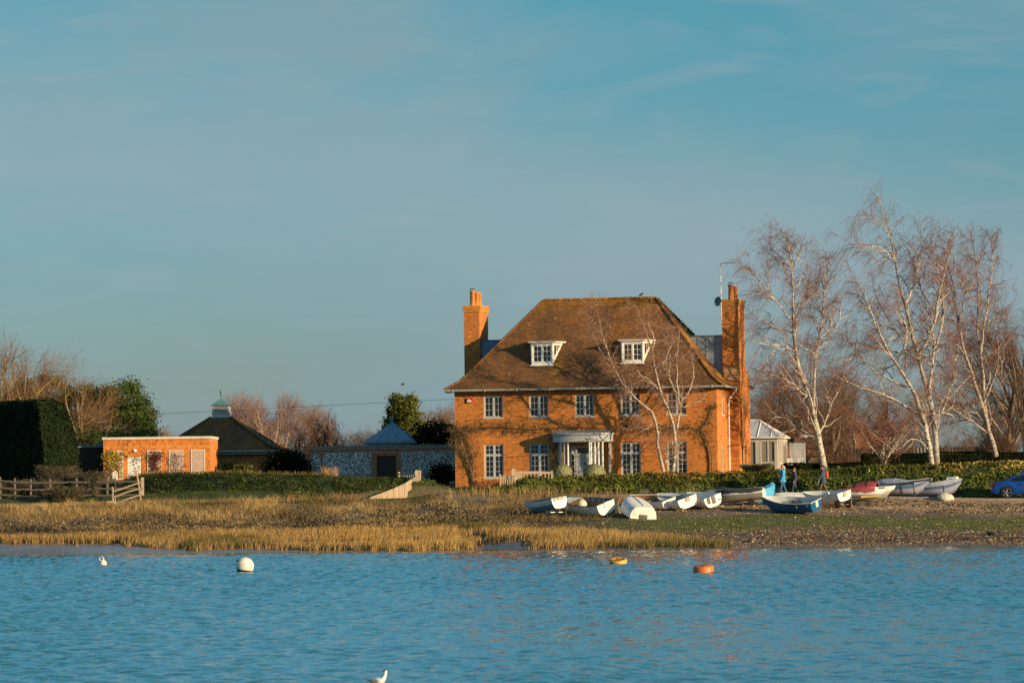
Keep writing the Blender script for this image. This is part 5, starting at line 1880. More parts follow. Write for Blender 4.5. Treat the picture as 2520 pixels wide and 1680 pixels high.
# small vase shaped birch between them
dD = 247.0
polyD = [([(820, 1545), (818, 1510), (815, 1475)], .12, .11, (0, 0))]
rsD = np.random.default_rng(14)
for i in range(16):
    a = (i / 15 - .5) * 2
    tx = 815 + a * 170 + rsD.normal(0, 12)
    ty = 1150 + abs(a) * 130 + rsD.normal(0, 20)
    polyD.append(([(816 + a * 4, 1485), (815 + a * 30, 1440), (815 + a * 75, 1370 + abs(a) * 20), ((tx + 815 + a * 75) / 2, (ty + 1370) / 2), (tx, ty)], .042, .008, (0, rsD.normal(0, 1.4))))
P0, R0 = traced(polyD, dD, r_fn=None, rs=rsD, **Z8)
bD = at(1780 + 820 / 2.0635, 1170, dD); bD.z = float(terrain(bD.x, bD.y))
build_tree('birch_tree', 'small vase shaped pale birch between the two tall birches', 'tree', bD,
           birch_levels(P0, R0, 90, 500, 2400, 1.2, .9, .7, (-.2, 0, 0), 24, up1=.5, droop=-.2), M_birch)

# birch in front of the house
Z2 = dict(zoom=2.85, ox=1460, oy=680)
dH = 241.0
polyH = [
    ([(505, 1410), (500, 1370), (482, 1280), (440, 1180), (450, 1080), (440, 950), (350, 900), (270, 850), (200, 740), (110, 590), (60, 380), (10, 210)], .11, .009, (0, -.3)),
    ([(555, 1410), (565, 1250), (590, 1150), (578, 1060), (530, 960), (480, 830), (452, 750), (430, 640), (410, 520), (370, 380), (320, 270), (280, 200)], .12, .009, (0, .3)),
    ([(588, 1060), (605, 930), (620, 870), (680, 800), (710, 700), (690, 560), (680, 500)], .075, .012, (0, .6)),
    ([(605, 900), (590, 780), (585, 620), (595, 440), (612, 350)], .06, .01, (0, .2)),
    ([(452, 790), (380, 720), (260, 630)], .06, .01, (0, -.5)),
    ([(500, 1300), (540, 1260), (556, 1150)], .08, .05, (0, .4)),
    ([(412, 540), (430, 440), (380, 330), (390, 230)], .05, .008, (0, .4)),
    ([(625, 860), (560, 800), (530, 680), (540, 560), (500, 420), (470, 330)], .06, .008, (0, .6)),
    ([(110, 590), (50, 520), (0, 420), (-30, 340)], .04, .008, (0, -.4)),
    ([(440, 640), (500, 600), (540, 500), (560, 400)], .045, .008, (0, -.3)),
    ([(440, 980), (380, 1080), (300, 1040)], .04, .008, (0, -.5)),
    ([(600, 930), (680, 900), (760, 860), (850, 870)], .05, .008, (0, -.4)),
]
P0, R0 = traced(polyH, dH, r_fn=None, rs=np.random.default_rng(15), **Z2)
bH = at(1460 + 530 / 2.85, 1170, dH); bH.z = float(terrain(bH.x, bH.y))
build_tree('birch_tree', 'white stemmed bare birch standing in front of the house facade', 'tree', bH,
           birch_levels(P0, R0, 170, 950, 4600, 1.5, .95, .75, WIND, 25, droop=-.7), M_birch, thick=(.85, .8, .74), thin=(.66, .40, .30))


# generic bare trees ---------------------------------------------------------
def bare_tree(seed, H, spread, n0, n1, n2, n3, trunk_r, up0=.5, droop=-.1, wind=(-.15, 0, 0), clear=.2, l1=.30, l2=.17, l3=.10):
    rs = np.random.default_rng(seed)
    K = 12
    base = np.zeros((1, K, 3))
    base[0, :, 2] = np.linspace(-.3, H * .8, K)
    base[0, :, 0] = np.cumsum(rs.normal(0, H * .012, K))
    base[0, :, 1] = np.cumsum(rs.normal(0, H * .012, K))
    Rb = np.linspace(trunk_r, trunk_r * .2, K)[None]
    PA, RA = sprout(base, Rb, n0, spread, H * .55, K, .02, up=up0, wind=wind, jit=.10, t0=clear, t1=.9, rs=rs, taper=.2, rmin=.015)
    P0, R0 = np.concatenate([base, PA]), np.concatenate([Rb, RA])
    P1, R1 = sprout(P0, R0, n1, R(40), H * l1, 8, .012, up=.2, wind=wind, jit=.16, t0=.3, rs=rs, rmin=.010)
    P2, R2 = sprout(P1, R1, n2, R(42), H * l2, 6, .010, up=.0, wind=wind, jit=.2, t0=.2, rs=rs, rmin=.007)
    P3, R3 = sprout(P2, R2, n3, R(45), H * l3, 3, .008, up=droop, wind=wind, jit=.2, t0=.15, rs=rs, rmin=.006)
    return [(P0, R0), (P1, R1), (P2, R2), (P3, R3)]


def proto_tree(name, label, cat, base, levels, m, thick, thin, group=None):
    lv = [(P + np.array(tuple(base)), Rr) for P, Rr in levels]
    return build_tree(name, label, cat, base, lv, m, group, thick=thick, thin=thin, r0=.012, r1=.06)


def put_copy(o, label, px, d, s=1.0, rot=0.0, group=None, sz=None):
    c = copy_tree(o)
    p = at(px, 1190, d)
    c.location = (p.x, p.y, 3.0)
    c.scale = (s, s, sz or s)
    c.rotation_euler = (0, 0, rot)
    c['label'] = label
    if group: c['group'] = group
    return c


PURPLE, TAN = (.60, .50, .46), (.55, .40, .26)
gA = 'distant bare trees behind the hedges'
b0 = at(1900, 1190, 300); b0.z = 3.0
tA = proto_tree('bare_tree', 'grey bare tree behind the conservatory roof', 'tree', b0, bare_tree(31, 8.2, R(38), 14, 90, 600, 2600, .22), M_bark, (.9, .85, .8), PURPLE, gA)
b0 = at(2100, 1190, 310); b0.z = 3.0
tB = proto_tree('bare_tree', 'reddish twigged bare tree behind the small vase shaped birch', 'tree', b0, bare_tree(32, 7.5, R(30), 18, 100, 600, 2400, .18, droop=-.3), M_bark, (1.5, 1.4, 1.3), PURPLE, gA)
b0 = at(2490, 1190, 275); b0.z = 3.0
tC = proto_tree('bare_tree', 'dense brown bare tree at the right edge beyond the car', 'tree', b0, bare_tree(33, 11.5, R(42), 22, 130, 760, 3000, .28, droop=-.25, wind=(-.3, 0, 0)), M_bark, (1.1, 1.0, .95), (.42, .31, .25), gA)
for px, d, s, src, lab in [
    (1880, 318, .95, tB, 'bare tree rising just above the conservatory roof ridge'),
    (1955, 300, 1.1, tA, 'bare tree directly left of the leaning birch trunk'),
    (2045, 300, 1.0, tA, 'dark stemmed bare tree between leaning birch and small birch'),
    (2065, 330, 1.1, tB, 'pale bare tree just left of the small vase shaped birch'),
    (2180, 300, .85, tB, 'low reddish bare tree left of the twin birch trunks'),
    (2290, 315, .8, tB, 'low bare tree above the grey brown shed roof'),
    (2450, 300, .9, tC, 'tangled bare tree between the dark barked birch and right edge'),
]:
    put_copy(src, lab, px, d, s * (.62 if src is tC else 1), rng.random() * 6.28, gA)
put_copy(tC, 'low spreading bare tree over the dark hedge above the car', 2520, 268, .68, 2.1, gA)
# bushes beyond the hedge, rust coloured
b0 = at(2040, 1190, 282); b0.z = 3.0
bush = proto_tree('bare_bush', 'rust coloured twiggy bush right of the leaning birch trunk', 'bush', b0, bare_tree(34, 3.6, R(40), 26, 160, 700, 2200, .05, clear=.02), M_bark, (1.1, .9, .75), (.52, .33, .22), 'twiggy bushes behind the dark hedge')
for px, d, s, lab in [(2075, 285, .95, 'rust coloured bush behind the left side of the small birch'), (1985, 284, .8, 'pale twiggy bush left of the leaning birch trunk'), (2125, 290, .9, 'twiggy bush right of the small birch stem'), (2190, 292, .95, 'twiggy bush left of the twin birch trunks'), (2240, 290, 1.0, 'twiggy bush behind the twin birch trunks'), (2330, 284, .9, 'dark twiggy bush between twin birch and dark barked birch'), (2430, 268, 1.15, 'tangled bush at the foot of the dark barked birch'), (2480, 266, 1.1, 'tangled dark bush above the blue car'), (2385, 262, .9, 'twiggy bush just left of the dark barked birch trunk')]:
    put_copy(bush, lab, px, d, s, rng.random() * 6.28, 'twiggy bushes behind the dark hedge')

# left: purple grey birches beyond the pyramid roof and right of it
gL = 'distant bare trees left of the house'
b0 = at(640, 1190, 330); b0.z = 3.0
tD = proto_tree('bare_tree', 'drooping pinkish birch just right of the louvred cupola', 'tree', b0, bare_tree(35, 7.7, R(28), 12, 90, 650, 3300, .20, droop=-.9, wind=(-.1, 0, 0)), M_birch, (1.1, 1.0, .9), (.66, .44, .39), gL)
for px, d, s, lab in [(598, 335, 1.04, 'drooping pinkish birch partly behind the louvred cupola'), (700, 332, 1.02, 'second drooping pinkish birch from the cupola'), (762, 335, .92, 'pinkish birch above the dark garden wall'), (815, 338, .74, 'low pinkish birch right of the other pinkish birches'), (395, 345, .72, 'small purple birch at the right side of the pine'), (430, 345, .66, 'small purple birch left of the pyramid roof'), (465, 345, .62, 'far purple birch at left flank of the pyramid roof'), (1050, 340, .74, 'pale bare tree behind the lead pavilion finial, right of the evergreen'), (1085, 330, .86, 'pale bare tree at the left corner of the house')]:
    put_copy(tD, lab, px, d, s, rng.random() * 6.28, gL)
b0 = at(800, 1190, 290); b0.z = 3.0
tE = proto_tree('bare_bush', 'wide tan bare bush behind the left end of the flint wall', 'bush', b0, bare_tree(36, 5.6, R(44), 20, 120, 600, 2400, .12, clear=.05), M_bark, (1.1, .95, .8), (.52, .34, .22), 'tan bushes behind the flint wall')
for px, d, s, lab in [(735, 292, .85, 'tan bare bush behind the dark garden wall'), (850, 296, .78, 'low tan bush between left bush and pavilion roof'), (915, 296, .8, 'tan bush directly left of the lead pavilion roof'), (1030, 290, .82, 'upright tan bush right of the lead pavilion roof'), (1075, 288, 1.0, 'upright tan bush against the left corner of the house'), (1110, 292, 1.05, 'tan bush half hidden by the left house corner'), (880, 330, .9, 'low far bush in the gap left of the pavilion')]:
    put_copy(tE, lab, px, d, s, rng.random() * 6.28, 'tan bushes behind the flint wall')
# big bare tree over the clipped hedge on the far left
b0 = at(70, 1190, 285); b0.z = 3.0
tF = proto_tree('bare_tree', 'large golden twigged bare tree rising behind the clipped hedge', 'tree', b0, bare_tree(37, 10.4, R(52), 30, 170, 700, 1900, .36, up0=.18, droop=.15, wind=(.12, 0, .1), clear=.1), M_bark, (2.0, 1.65, 1.1), (.84, .60, .38), 'golden twigged trees at far left')
put_copy(tF, 'golden twigged bare tree partly cut by the left edge', -10, 288, 1.02, 2.0, 'golden twigged trees at far left')
put_copy(tF, 'lower golden twigged tree right of the clipped hedge', 195, 278, .78, 1.0, 'golden twigged trees at far left')


# evergreens -----------------------------------------------------------------
def evergreen(name, label, px, d, H, Rm, n_cl, per, seed, m, lean=0, shape='pine', size=.09, tint=(1, 1, 1), base_z=3.0, cr0=.25, clump=.6):
    rs = np.random.default_rng(seed)
    p = at(px, 1190, d)
    o = thing(name, label, 'tree' if H > 3 else 'bush', (p.x, p.y, base_z))
    tk = MB()
    K = 8
    T = np.zeros((1, K, 3)); T[0, :, 2] = np.linspace(-.2, H * .9, K); T[0, :, 0] = np.cumsum(rs.normal(0, .06, K)) + lean * np.linspace(0, 1, K)
    tk.tubes(T, np.linspace(max(.05, H * .022), .03, K)[None], 6, c=(.6, .5, .4))
    hh = cr0 + (1 - cr0) * rs.random(n_cl)
    if shape == 'pine':
        prof = np.sqrt(np.clip(1 - ((hh - .52) / .55) ** 2, .05, 1)) * (.75 + .5 * rs.random(n_cl))
    elif shape == 'cone':
        prof = np.clip(1.05 - hh, .08, 1) * (.75 + .4 * rs.random(n_cl))
    else:
        prof = np.sqrt(np.clip(1 - ((hh - .5) / .56) ** 2, .05, 1)) * (.8 + .3 * rs.random(n_cl))
    a = rs.random(n_cl) * 6.28
    rad = Rm * prof * (.55 + .45 * rs.random(n_cl) ** .4)
    Cc = np.stack([np.cos(a) * rad + lean * hh, np.sin(a) * rad, hh * H], 1)
    Bs = np.stack([np.interp(hh * .85, np.linspace(0, 1, K), T[0, :, 0]), np.zeros(n_cl), hh * H * .86], 1)
    tk.tubes(np.stack([Bs, (Bs + Cc) / 2 + (0, 0, -.1), Cc], 1), np.array([.04, .03, .015])[None] * min(1, H / 6), 4, c=(.6, .5, .4))
    tk.build('trunk', M_bark, o)
    per = int(per * 1.7)
    q = rs.normal(0, 1, (n_cl, per, 3)) * np.array((.5, .5, .38)) * clump * (.6 + .8 * rs.random((n_cl, 1, 1)))
    Pq = (Cc[:, None] + q).reshape(-1, 3)
    tn = (1 + rs.normal(0, .28, (n_cl, 1, 1))) * (1 + rs.normal(0, .22, (n_cl, per, 1))) * np.array(tint)
    L = MB()
    leaf_quads(L, Pq, size * (.6 + .8 * rs.random(len(Pq))), np.clip(tn.reshape(-1, 3), .15, 3))
    tag(L.build('foliage', m, o), kind='stuff')
    return o


evergreen('pine_tree', 'dark pine with a rounded top right of the golden twigged trees', 300, 282, 7.8, 2.2, 130, 70, 41, M_leaf, tint=(.85, 1.0, .9))
evergreen('pine_tree', 'smaller dark pine with pointed top at the right of the evergreen group', 358, 284, 6.6, 1.5, 80, 60, 42, M_leaf, shape='cone', tint=(1.1, 1.1, .9))
evergreen('pine_tree', 'broad olive evergreen between clipped hedge and rounded pine', 215, 284, 7.6, 2.6, 130, 70, 43, M_leaf, tint=(1.35, 1.2, .9))
evergreen('pine_tree', 'olive evergreen seen through the golden twigs behind the hedge', 110, 292, 8.6, 2.8, 110, 70, 44, M_leaf, tint=(1.6, 1.25, .8))
evergreen('pine_tree', 'olive evergreen at the left edge behind the golden twigs', 15, 292, 8.0, 2.8, 100, 70, 48, M_leaf, tint=(1.5, 1.2, .8))
evergreen('evergreen_bush', 'low dark evergreen bush right above the outbuilding roof', 330, 272, 4.3, 2.6, 110, 60, 45, M_leaf, shape='oval', tint=(.9, 1.0, .8), cr0=.05)
evergreen('evergreen_bush', 'low dark evergreen bush behind the lean to', 235, 268, 4.2, 2.2, 90, 60, 46, M_leaf, shape='oval', tint=(.8, .9, .7), cr0=.05)
evergreen('evergreen_oak', 'rounded olive green evergreen tree above the lead pavilion roof', 995, 285, 6.7, 1.35, 130, 80, 47, M_leaf, shape='oval', tint=(1.55, 1.35, 1.0), cr0=.42, size=.09, clump=.36)
evergreen('conifer_shrub', 'dark drooping conifer shrub right of the pyramid roofed building', 705, 256, 2.6, 1.3, 90, 60, 49, M_hedge, shape='oval', cr0=.1)
evergreen('evergreen_bush', 'dark bush against the wall of the pyramid roofed building', 560, 256.5, 1.75, 1.3, 70, 60, 50, M_hedge, shape='oval', cr0=.05, tint=(1.5, 1.5, 1.2), size=.1, clump=.4)
evergreen('evergreen_bush', 'feathery grey green bush beside dark bush at the pyramid roofed building', 600, 255.0, 1.7, .7, 50, 50, 51, M_leaf, shape='oval', cr0=.05, tint=(1.3, 1.3, 1.2), size=.1, clump=.35)
evergreen('evergreen_bush', 'dark shrub at the foot of the flint wall by the house corner', 1088, 251.5, 1.5, .75, 50, 50, 52, M_hedge, shape='oval', cr0=.02, size=.09, clump=.4)
evergreen('evergreen_bush', 'dark holly bush by the flint wall top against the house', 1080, 262, 4.3, 1.6, 70, 50, 57, M_hedge, shape='oval', cr0=.3, size=.12, tint=(1.2, 1.1, .9))


# clipped hedges ---------------------------------------------------------------
def hedge(name, label, P, w, h, m, dens=340, z0=3.0, batter=0.0, bend=None, size=.085, tint=(1, 1, 1), bulge=.12):
    """hedge along polyline P (front line), depth w behind"""
    P = [Vector((*p, 0)) for p in P]
    o = thing(name, label, 'hedge', (P[0].x, P[0].y, z0))
    core, L = MB(), MB()
    O = P[0]
    hs = h if isinstance(h, (list, tuple)) else [h] * len(P)
    for i in range(len(P) - 1):
        a, b_ = P[i] - O, P[i + 1] - O
        d = (b_ - a).normalized()
        nb = Vector((-d.y, d.x, 0))       # to the back
        ha, hb = hs[i], hs[i + 1]
        bt = batter
        q = [a, b_, b_ + nb * w, a + nb * w]
        be = bt if bend is None else bend
        top = [a + nb * bt + d * bt * (i == 0), b_ + nb * bt - d * be * (i == len(P) - 2), b_ + nb * (w - bt) - d * be * (i == len(P) - 2), a + nb * (w - bt) + d * bt * (i == 0)]
        top = [t + Vector((0, 0, hh)) for t, hh in zip(top, (ha, hb, hb, ha))]
        for k in range(4):
            kk = (k + 1) % 4
            core.quad(q[k] - Vector((0, 0, .3)), q[kk] - Vector((0, 0, .3)), top[kk], top[k], c=(.6, .6, .6))
        core.quad(*top, c=(.6, .6, .6))
        faces = [(q[k], q[(k + 1) % 4], top[(k + 1) % 4], top[k]) for k in (0, 1, 3)] + [tuple(top)]
        for A, B_, C_, D in faces:
            area = ((B_ - A).cross(D - A)).length
            n = int(area * dens)
            s, t = rng.random((n, 1)), rng.random((n, 1))
            A_, B2, C2, D2 = (np.array(tuple(v)) for v in (A, B_, C_, D))
            Pn = (A_ * (1 - s) + B2 * s) * (1 - t) + (D2 * (1 - s) + C2 * s) * t
            nrm = np.array(tuple((B_ - A).cross(D - A).normalized()))
            wx = Pn[:, 0] + O.x + Pn[:, 1] * .7
            und = (fbm(wx, Pn[:, 2], .9, 161) - .45) * bulge * 2
            Pn = Pn + nrm[None] * (.015 + np.maximum(und, -.02) + .03 * rng.random(n) + .02)[:, None]
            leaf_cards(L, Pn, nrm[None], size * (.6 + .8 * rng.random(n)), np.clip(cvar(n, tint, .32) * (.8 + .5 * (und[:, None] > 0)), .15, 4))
    core.build('core', m, o)
    tag(L.build('foliage', m, o), kind='stuff')
    return o


hc = at(110, 1180, 247.0)
he = at(212, 1180, 251.0)
h0 = at(110, 986, 247.0).z - 2.7


def loft_hedge(name, label, base, levels, m, dens, size, tint, z0):
    """rounded clipped hedge: base polygon (counter clockwise) drawn in towards its middle level by level"""
    O = Vector((*base[0], z0))
    o = thing(name, label, 'hedge', O)
    B = np.array(base, float) - np.array((O.x, O.y))
    # subdivide the outline
    pts = []
    for i in range(len(B)):
        a, b_ = B[i], B[(i + 1) % len(B)]
        for t in np.linspace(0, 1, 9)[:-1]:
            pts.append(a * (1 - t) + b_ * t)
    pts = np.array(pts)
    cen = pts.mean(0)
    G = []
    for z, ins in levels:
        d = cen - pts
        dl = np.linalg.norm(d, axis=1, keepdims=True)
        r = pts + d / dl * np.minimum(ins, dl * .98)
        wob = (fbm(r[:, 0] + r[:, 1] * .7 + O.x, z + 0 * r[:, 0], 2.0, 181) - .5)[:, None] * .55
        r = r + d / dl * wob
        zz = z + (fbm(r[:, 0], r[:, 1], 1.5, 183) - .5) * .35 * (z > 1)
        G.append(np.column_stack([r, zz]))
    G = np.array(G)
    G = np.concatenate([G, G[:, :1]], 1)
    core, L = MB(), MB()
    grid0(core, G, c=(.6, .6, .6))
    for i in range(G.shape[0] - 1):
        for j in range(G.shape[1] - 1):
            A, B_, C_, D = G[i, j], G[i, j + 1], G[i + 1, j + 1], G[i + 1, j]
            cr = np.cross(C_ - A, D - B_)
            area = np.linalg.norm(cr) / 2
            n = int(area * dens)
            if n < 1: continue
            nrm = cr / (area * 2)
            s_, t = rng.random((n, 1)), rng.random((n, 1))
            Pn = (A * (1 - s_) + B_ * s_) * (1 - t) + (D * (1 - s_) + C_ * s_) * t
            Pn = Pn + nrm * (.02 + .09 * rng.random((n, 1)) ** 2)
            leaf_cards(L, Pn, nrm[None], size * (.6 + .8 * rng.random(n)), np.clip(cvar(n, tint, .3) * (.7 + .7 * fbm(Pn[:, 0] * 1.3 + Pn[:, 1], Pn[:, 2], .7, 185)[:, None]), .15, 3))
    core.build('core', m, o)
    tag(L.build('foliage', m, o), kind='stuff')


def grid0(mb, G, c):
    a, b_ = G.shape[:2]
    i = np.arange(a * b_).reshape(a, b_)
    mb.add(G.reshape(-1, 3), np.stack([i[:-1, :-1], i[:-1, 1:], i[1:, 1:], i[1:, :-1]], -1).reshape(-1, 4), c=c)


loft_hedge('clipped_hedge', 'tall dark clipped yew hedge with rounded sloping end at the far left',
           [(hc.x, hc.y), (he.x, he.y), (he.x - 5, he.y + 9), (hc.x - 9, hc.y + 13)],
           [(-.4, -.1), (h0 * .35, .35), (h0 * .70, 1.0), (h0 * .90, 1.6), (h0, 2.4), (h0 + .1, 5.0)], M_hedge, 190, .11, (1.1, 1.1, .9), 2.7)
h1, h2, h3 = at(1925, 1150, 258), at(2120, 1150, 257), at(2420, 1150, 256)
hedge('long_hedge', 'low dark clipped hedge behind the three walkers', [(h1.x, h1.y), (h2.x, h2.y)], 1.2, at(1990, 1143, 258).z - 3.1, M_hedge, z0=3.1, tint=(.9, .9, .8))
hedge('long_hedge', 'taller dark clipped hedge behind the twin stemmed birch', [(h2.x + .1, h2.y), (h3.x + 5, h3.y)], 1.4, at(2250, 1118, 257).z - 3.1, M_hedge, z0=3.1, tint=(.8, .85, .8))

# far wood closing the horizon
fw = MB()
N = 22000
x = rng.uniform(-330, 330, N)
hgt = (1.0 + 4.5 * fbm(x, x * 0, 26, 171, 3) + 1.2 * fbm(x, x * 0, 4, 173))
y = 480 + rng.random(N) * 40
P = np.stack([x, y, 2.5 + hgt * rng.random(N) ** .8], 1)
leaf_quads(fw, P, .75, np.clip(cvar(N, (.7, .5, .4), .3), .1, 2))
stuff(fw, 'far_wood', M_scrub, 'low brown far off wood along the horizon')

# ------------------------------------------------------------------ boats
M_hullw = mat('gelcoat_white', (.52, .47, .38), .4, .10, 2.4, color2=(.76, .74, .69), detail=7, rp=(.30, .48))
M_hullin = mat('gelcoat_inner', (.64, .63, .60), .5, .2, 2.5)
M_wood_in = mat('varnished_wood', (.30, .17, .07), .5, .3, 4)
M_rub = mat('rub_rail', (.10, .085, .07), .6, .3, 4)
M_blue = mat('hull_blue', (.012, .085, .20), .35, .15, 1.5)
M_teal = mat('hull_teal', (.02, .23, .32), .4, .15, 2)
M_navy = mat('navy_cover', (.018, .028, .040), .8, .25, 2)
M_sky = mat('sky_blue_cover', (.06, .33, .55), .7, .15, 2)
M_redc = mat('red_cover', (.30, .045, .050), .8, .25, 2)
M_greyc = mat('grey_cover', (.33, .33, .38), .8, .15, 2)
M_rope = mat('rope', (.45, .40, .32), .9, .2, 5)
M_brope = mat('blue_rope', (.03, .25, .40), .9, .2, 5)
M_rwheel = mat('red_hub', (.45, .02, .02), .5, .1, 3)


def boat_shape(Lb, B, D, tr=.78, bow=.9, NS=17, MS=14, rocker=.05, pram=False):
    s = np.linspace(0, 1, NS)
    bh = np.where(s < .42, tr + (1 - tr) * (1 - ((.42 - s) / .42) ** 2), 1 - (np.clip((s - .42) / .58, 0, 1)) ** (2.3 if not pram else 3.2) * (1.0 if not pram else .45))
    b = np.maximum(B / 2 * bh, .012)
    sheer = D * (1 + .05 * ((.4 - s) / .4).clip(0) ** 2 + .30 * ((s - .35) / .65).clip(0) ** 2)
    keel = rocker * ((.45 - s) / .45).clip(0) ** 2 + D * bow * ((s - .72) / .28).clip(0) ** 2.4
    x = (s - .5) * Lb + .10 * Lb * 0
    t = np.linspace(0, math.pi / 2, MS)
    yy = b[:, None] * np.sin(t)[None] ** .52
    zz = keel[:, None] + (sheer - keel)[:, None] * (1 - np.cos(t)[None]) ** 1.12
    # rake of the bow
    xx = x[:, None] + np.zeros_like(yy)
    xx = xx + .06 * Lb * ((s - .8) / .2).clip(0)[:, None] * (zz / D - .6)
    full = lambda sg: np.stack([xx, sg * yy, zz], -1)
    right, left = full(-1), full(1)
    G = np.concatenate([right[:, ::-1], left[:, 1:]], 1)      # gunwale to gunwale across the keel
    return s, b, sheer, keel, x, G


def grid(mb, G, c=(1, 1, 1), flip=False):
    a, b_ = G.shape[:2]
    i = np.arange(a * b_).reshape(a, b_)
    Q = np.stack([i[:-1, :-1], i[1:, :-1], i[1:, 1:], i[:-1, 1:]], -1).reshape(-1, 4)
    if flip:
        Q = Q[:, ::-1]
    return mb.add(G.reshape(-1, 3), Q, c=c if np.ndim(c) == 1 else c.reshape(-1, 3))


def boat(name, label, cat, px, d, heading, Lb, B, D, hull_m=M_hullw, in_m=M_hullin, gun_m=None, heel=0, pitch=0, lift=0.0, tr=.78, inverted=False, thwarts=2, group='dinghies drawn up on the beach', bands=None, py=None, pram=False, planks=0, transom_m=None):
    p = at(px, 1240, d)
    z = float(terrain(p.x, p.y)) + lift
    o = thing(name, label, cat, (p.x, p.y, z), 0, group)
    o.rotation_euler = (R(heel) + (math.pi if inverted else 0), R(pitch), R(heading))
    o.rotation_mode = 'XYZ'
    if inverted:
        o.location.z += D
    s, b, sheer, keel, x, G = boat_shape(Lb, B, D, tr, pram=pram)
    # colour bands by height on the hull
    C = np.ones(G.shape)
    h = MB()
    if bands is not None:
        zrel = (G[..., 2] - keel[:, None]) / (sheer - keel)[:, None]
        for lo, hi, cc in bands:
            C[(zrel >= lo) & (zrel <= hi)] = cc
    grid(h, G, C, flip=False)
    hull = h.build('hull', hull_m, o, smooth=True)
    tm = MB()
    g0 = G[0]
    tm.add(np.concatenate([g0, [[g0[0, 0], 0, sheer[0] * .6]]]), T=[(i + 1, i, len(g0)) for i in range(len(g0) - 1)] + [(0, len(g0) - 1, len(g0))])
    tm.build('transom', transom_m or hull_m, o)
    # inner shell
    Gi = G.copy()
    Gi[..., 1] *= .94
    Gi[..., 2] = Gi[..., 2] * .95 + .045
    Gi[:, [0, -1], 2] = G[:, [0, -1], 2]
    Gi[..., 0] = Gi[..., 0] * .985
    li = MB(); grid(li, Gi, flip=True)
    gi = Gi[0]
    li.add(np.concatenate([gi, [[gi[0, 0], 0, sheer[0] * .6]]]), T=[(i, i + 1, len(gi)) for i in range(len(gi) - 1)] + [(len(gi) - 1, 0, len(gi))])
    li.build('lining', in_m, o, smooth=True)
    gm = MB()
    edge = np.concatenate([G[::-1, 0], ]) + (0, 0, .005)
    edge2 = G[:, -1] + (0, 0, .005)
    gm.tubes(edge, .026, 5).tubes(edge2, .026, 5)
    gm.tubes(np.array([G[0, 0] + (0, 0, .005), G[0, -1] + (0, 0, .005)]), .024, 5)
    gm.build('gunwale', gun_m or hull_m, o)
    MB().tubes(np.stack([x[1:-1], 0 * x[1:-1], keel[1:-1] - .02], 1), .025, 4).build('keel', hull_m, o)
    for k in range(thwarts):
        f = (.30 + .28 * k) * (len(s) - 1)
        i = int(f)
        MB().box((x[i] - .11, -b[i] * .88, sheer[i] * .66), (x[i] + .11, b[i] * .88, sheer[i] * .66 + .03)).build('thwart', M_wood_in if in_m is not M_hullin else in_m, o)
    if planks:
        pl = MB()
        for k in range(planks):
            j = 2 + k * 3
            for jj in (j, G.shape[1] - 1 - j):
                off = np.zeros(3); off[1] = -.006 if jj < G.shape[1] / 2 else .006
                pl.tubes(G[:-1, jj] + off, .012, 4, c=(.5, .5, .55))
        pl.build('strake', hull_m, o)
    o['_'] = 0
    del o['_']
    return o, (s, b, sheer, keel, x, G)


def pad(o, sh, w, hgt, m, dz=0.0, y=0.0, name='motor_pad'):
    s, b, sheer, keel, x, G = sh
    MB().box((x[0] - .05, y - w / 2, sheer[0] - hgt + dz), (x[0] - .012, y + w / 2, sheer[0] + .02 + dz)).build(name, m, o)


def trolley(label, px, d, heading, L=2.6, wr=.2, hub=M_rwheel, w=1.1, lift=0.0, pitch=0.0):
    p = at(px, 1240, d)
    o = thing('launching_trolley', label, 'trolley', (p.x, p.y, float(terrain(p.x, p.y)) + lift), 0, 'launching trolleys under the boats')
    o.rotation_euler = (0, R(pitch), R(heading))
    MB().tubes(np.array([(-L * .45, 0, wr), (L * .5, 0, wr * 1.1)]), .03, 5).tubes(np.array([(-L * .35, -w / 2, wr), (-L * .35, w / 2, wr)]), .03, 5).build('frame', M_steel, o)
    for sgn in (-1, 1):
        Mx = Matrix.Translation((-L * .35, sgn * w / 2, wr)) @ Matrix.Rotation(R(90), 4, 'X')
        wh = MB().lathe([(wr * .6, -.05), (wr, -.045), (wr, .045), (wr * .6, .05)], 14, M=Mx).build('wheel', M_rubber, o, smooth=True)
        MB().lathe([(0.001, -.055), (wr * .62, -.05), (wr * .62, .05), (0.001, .055)], 12, M=Mx).build('hub', hub, wh)
    return o


def rope(pts, m, label, r=.012):
    P = resample(np.array([tuple(p) for p in pts]), 12)
    P[1:-1, 2] -= np.sin(np.linspace(0, math.pi, 12))[1:-1] * .06
    return tag(MB().tubes(P, r, 4).build('mooring_rope', m), label, 'rope')


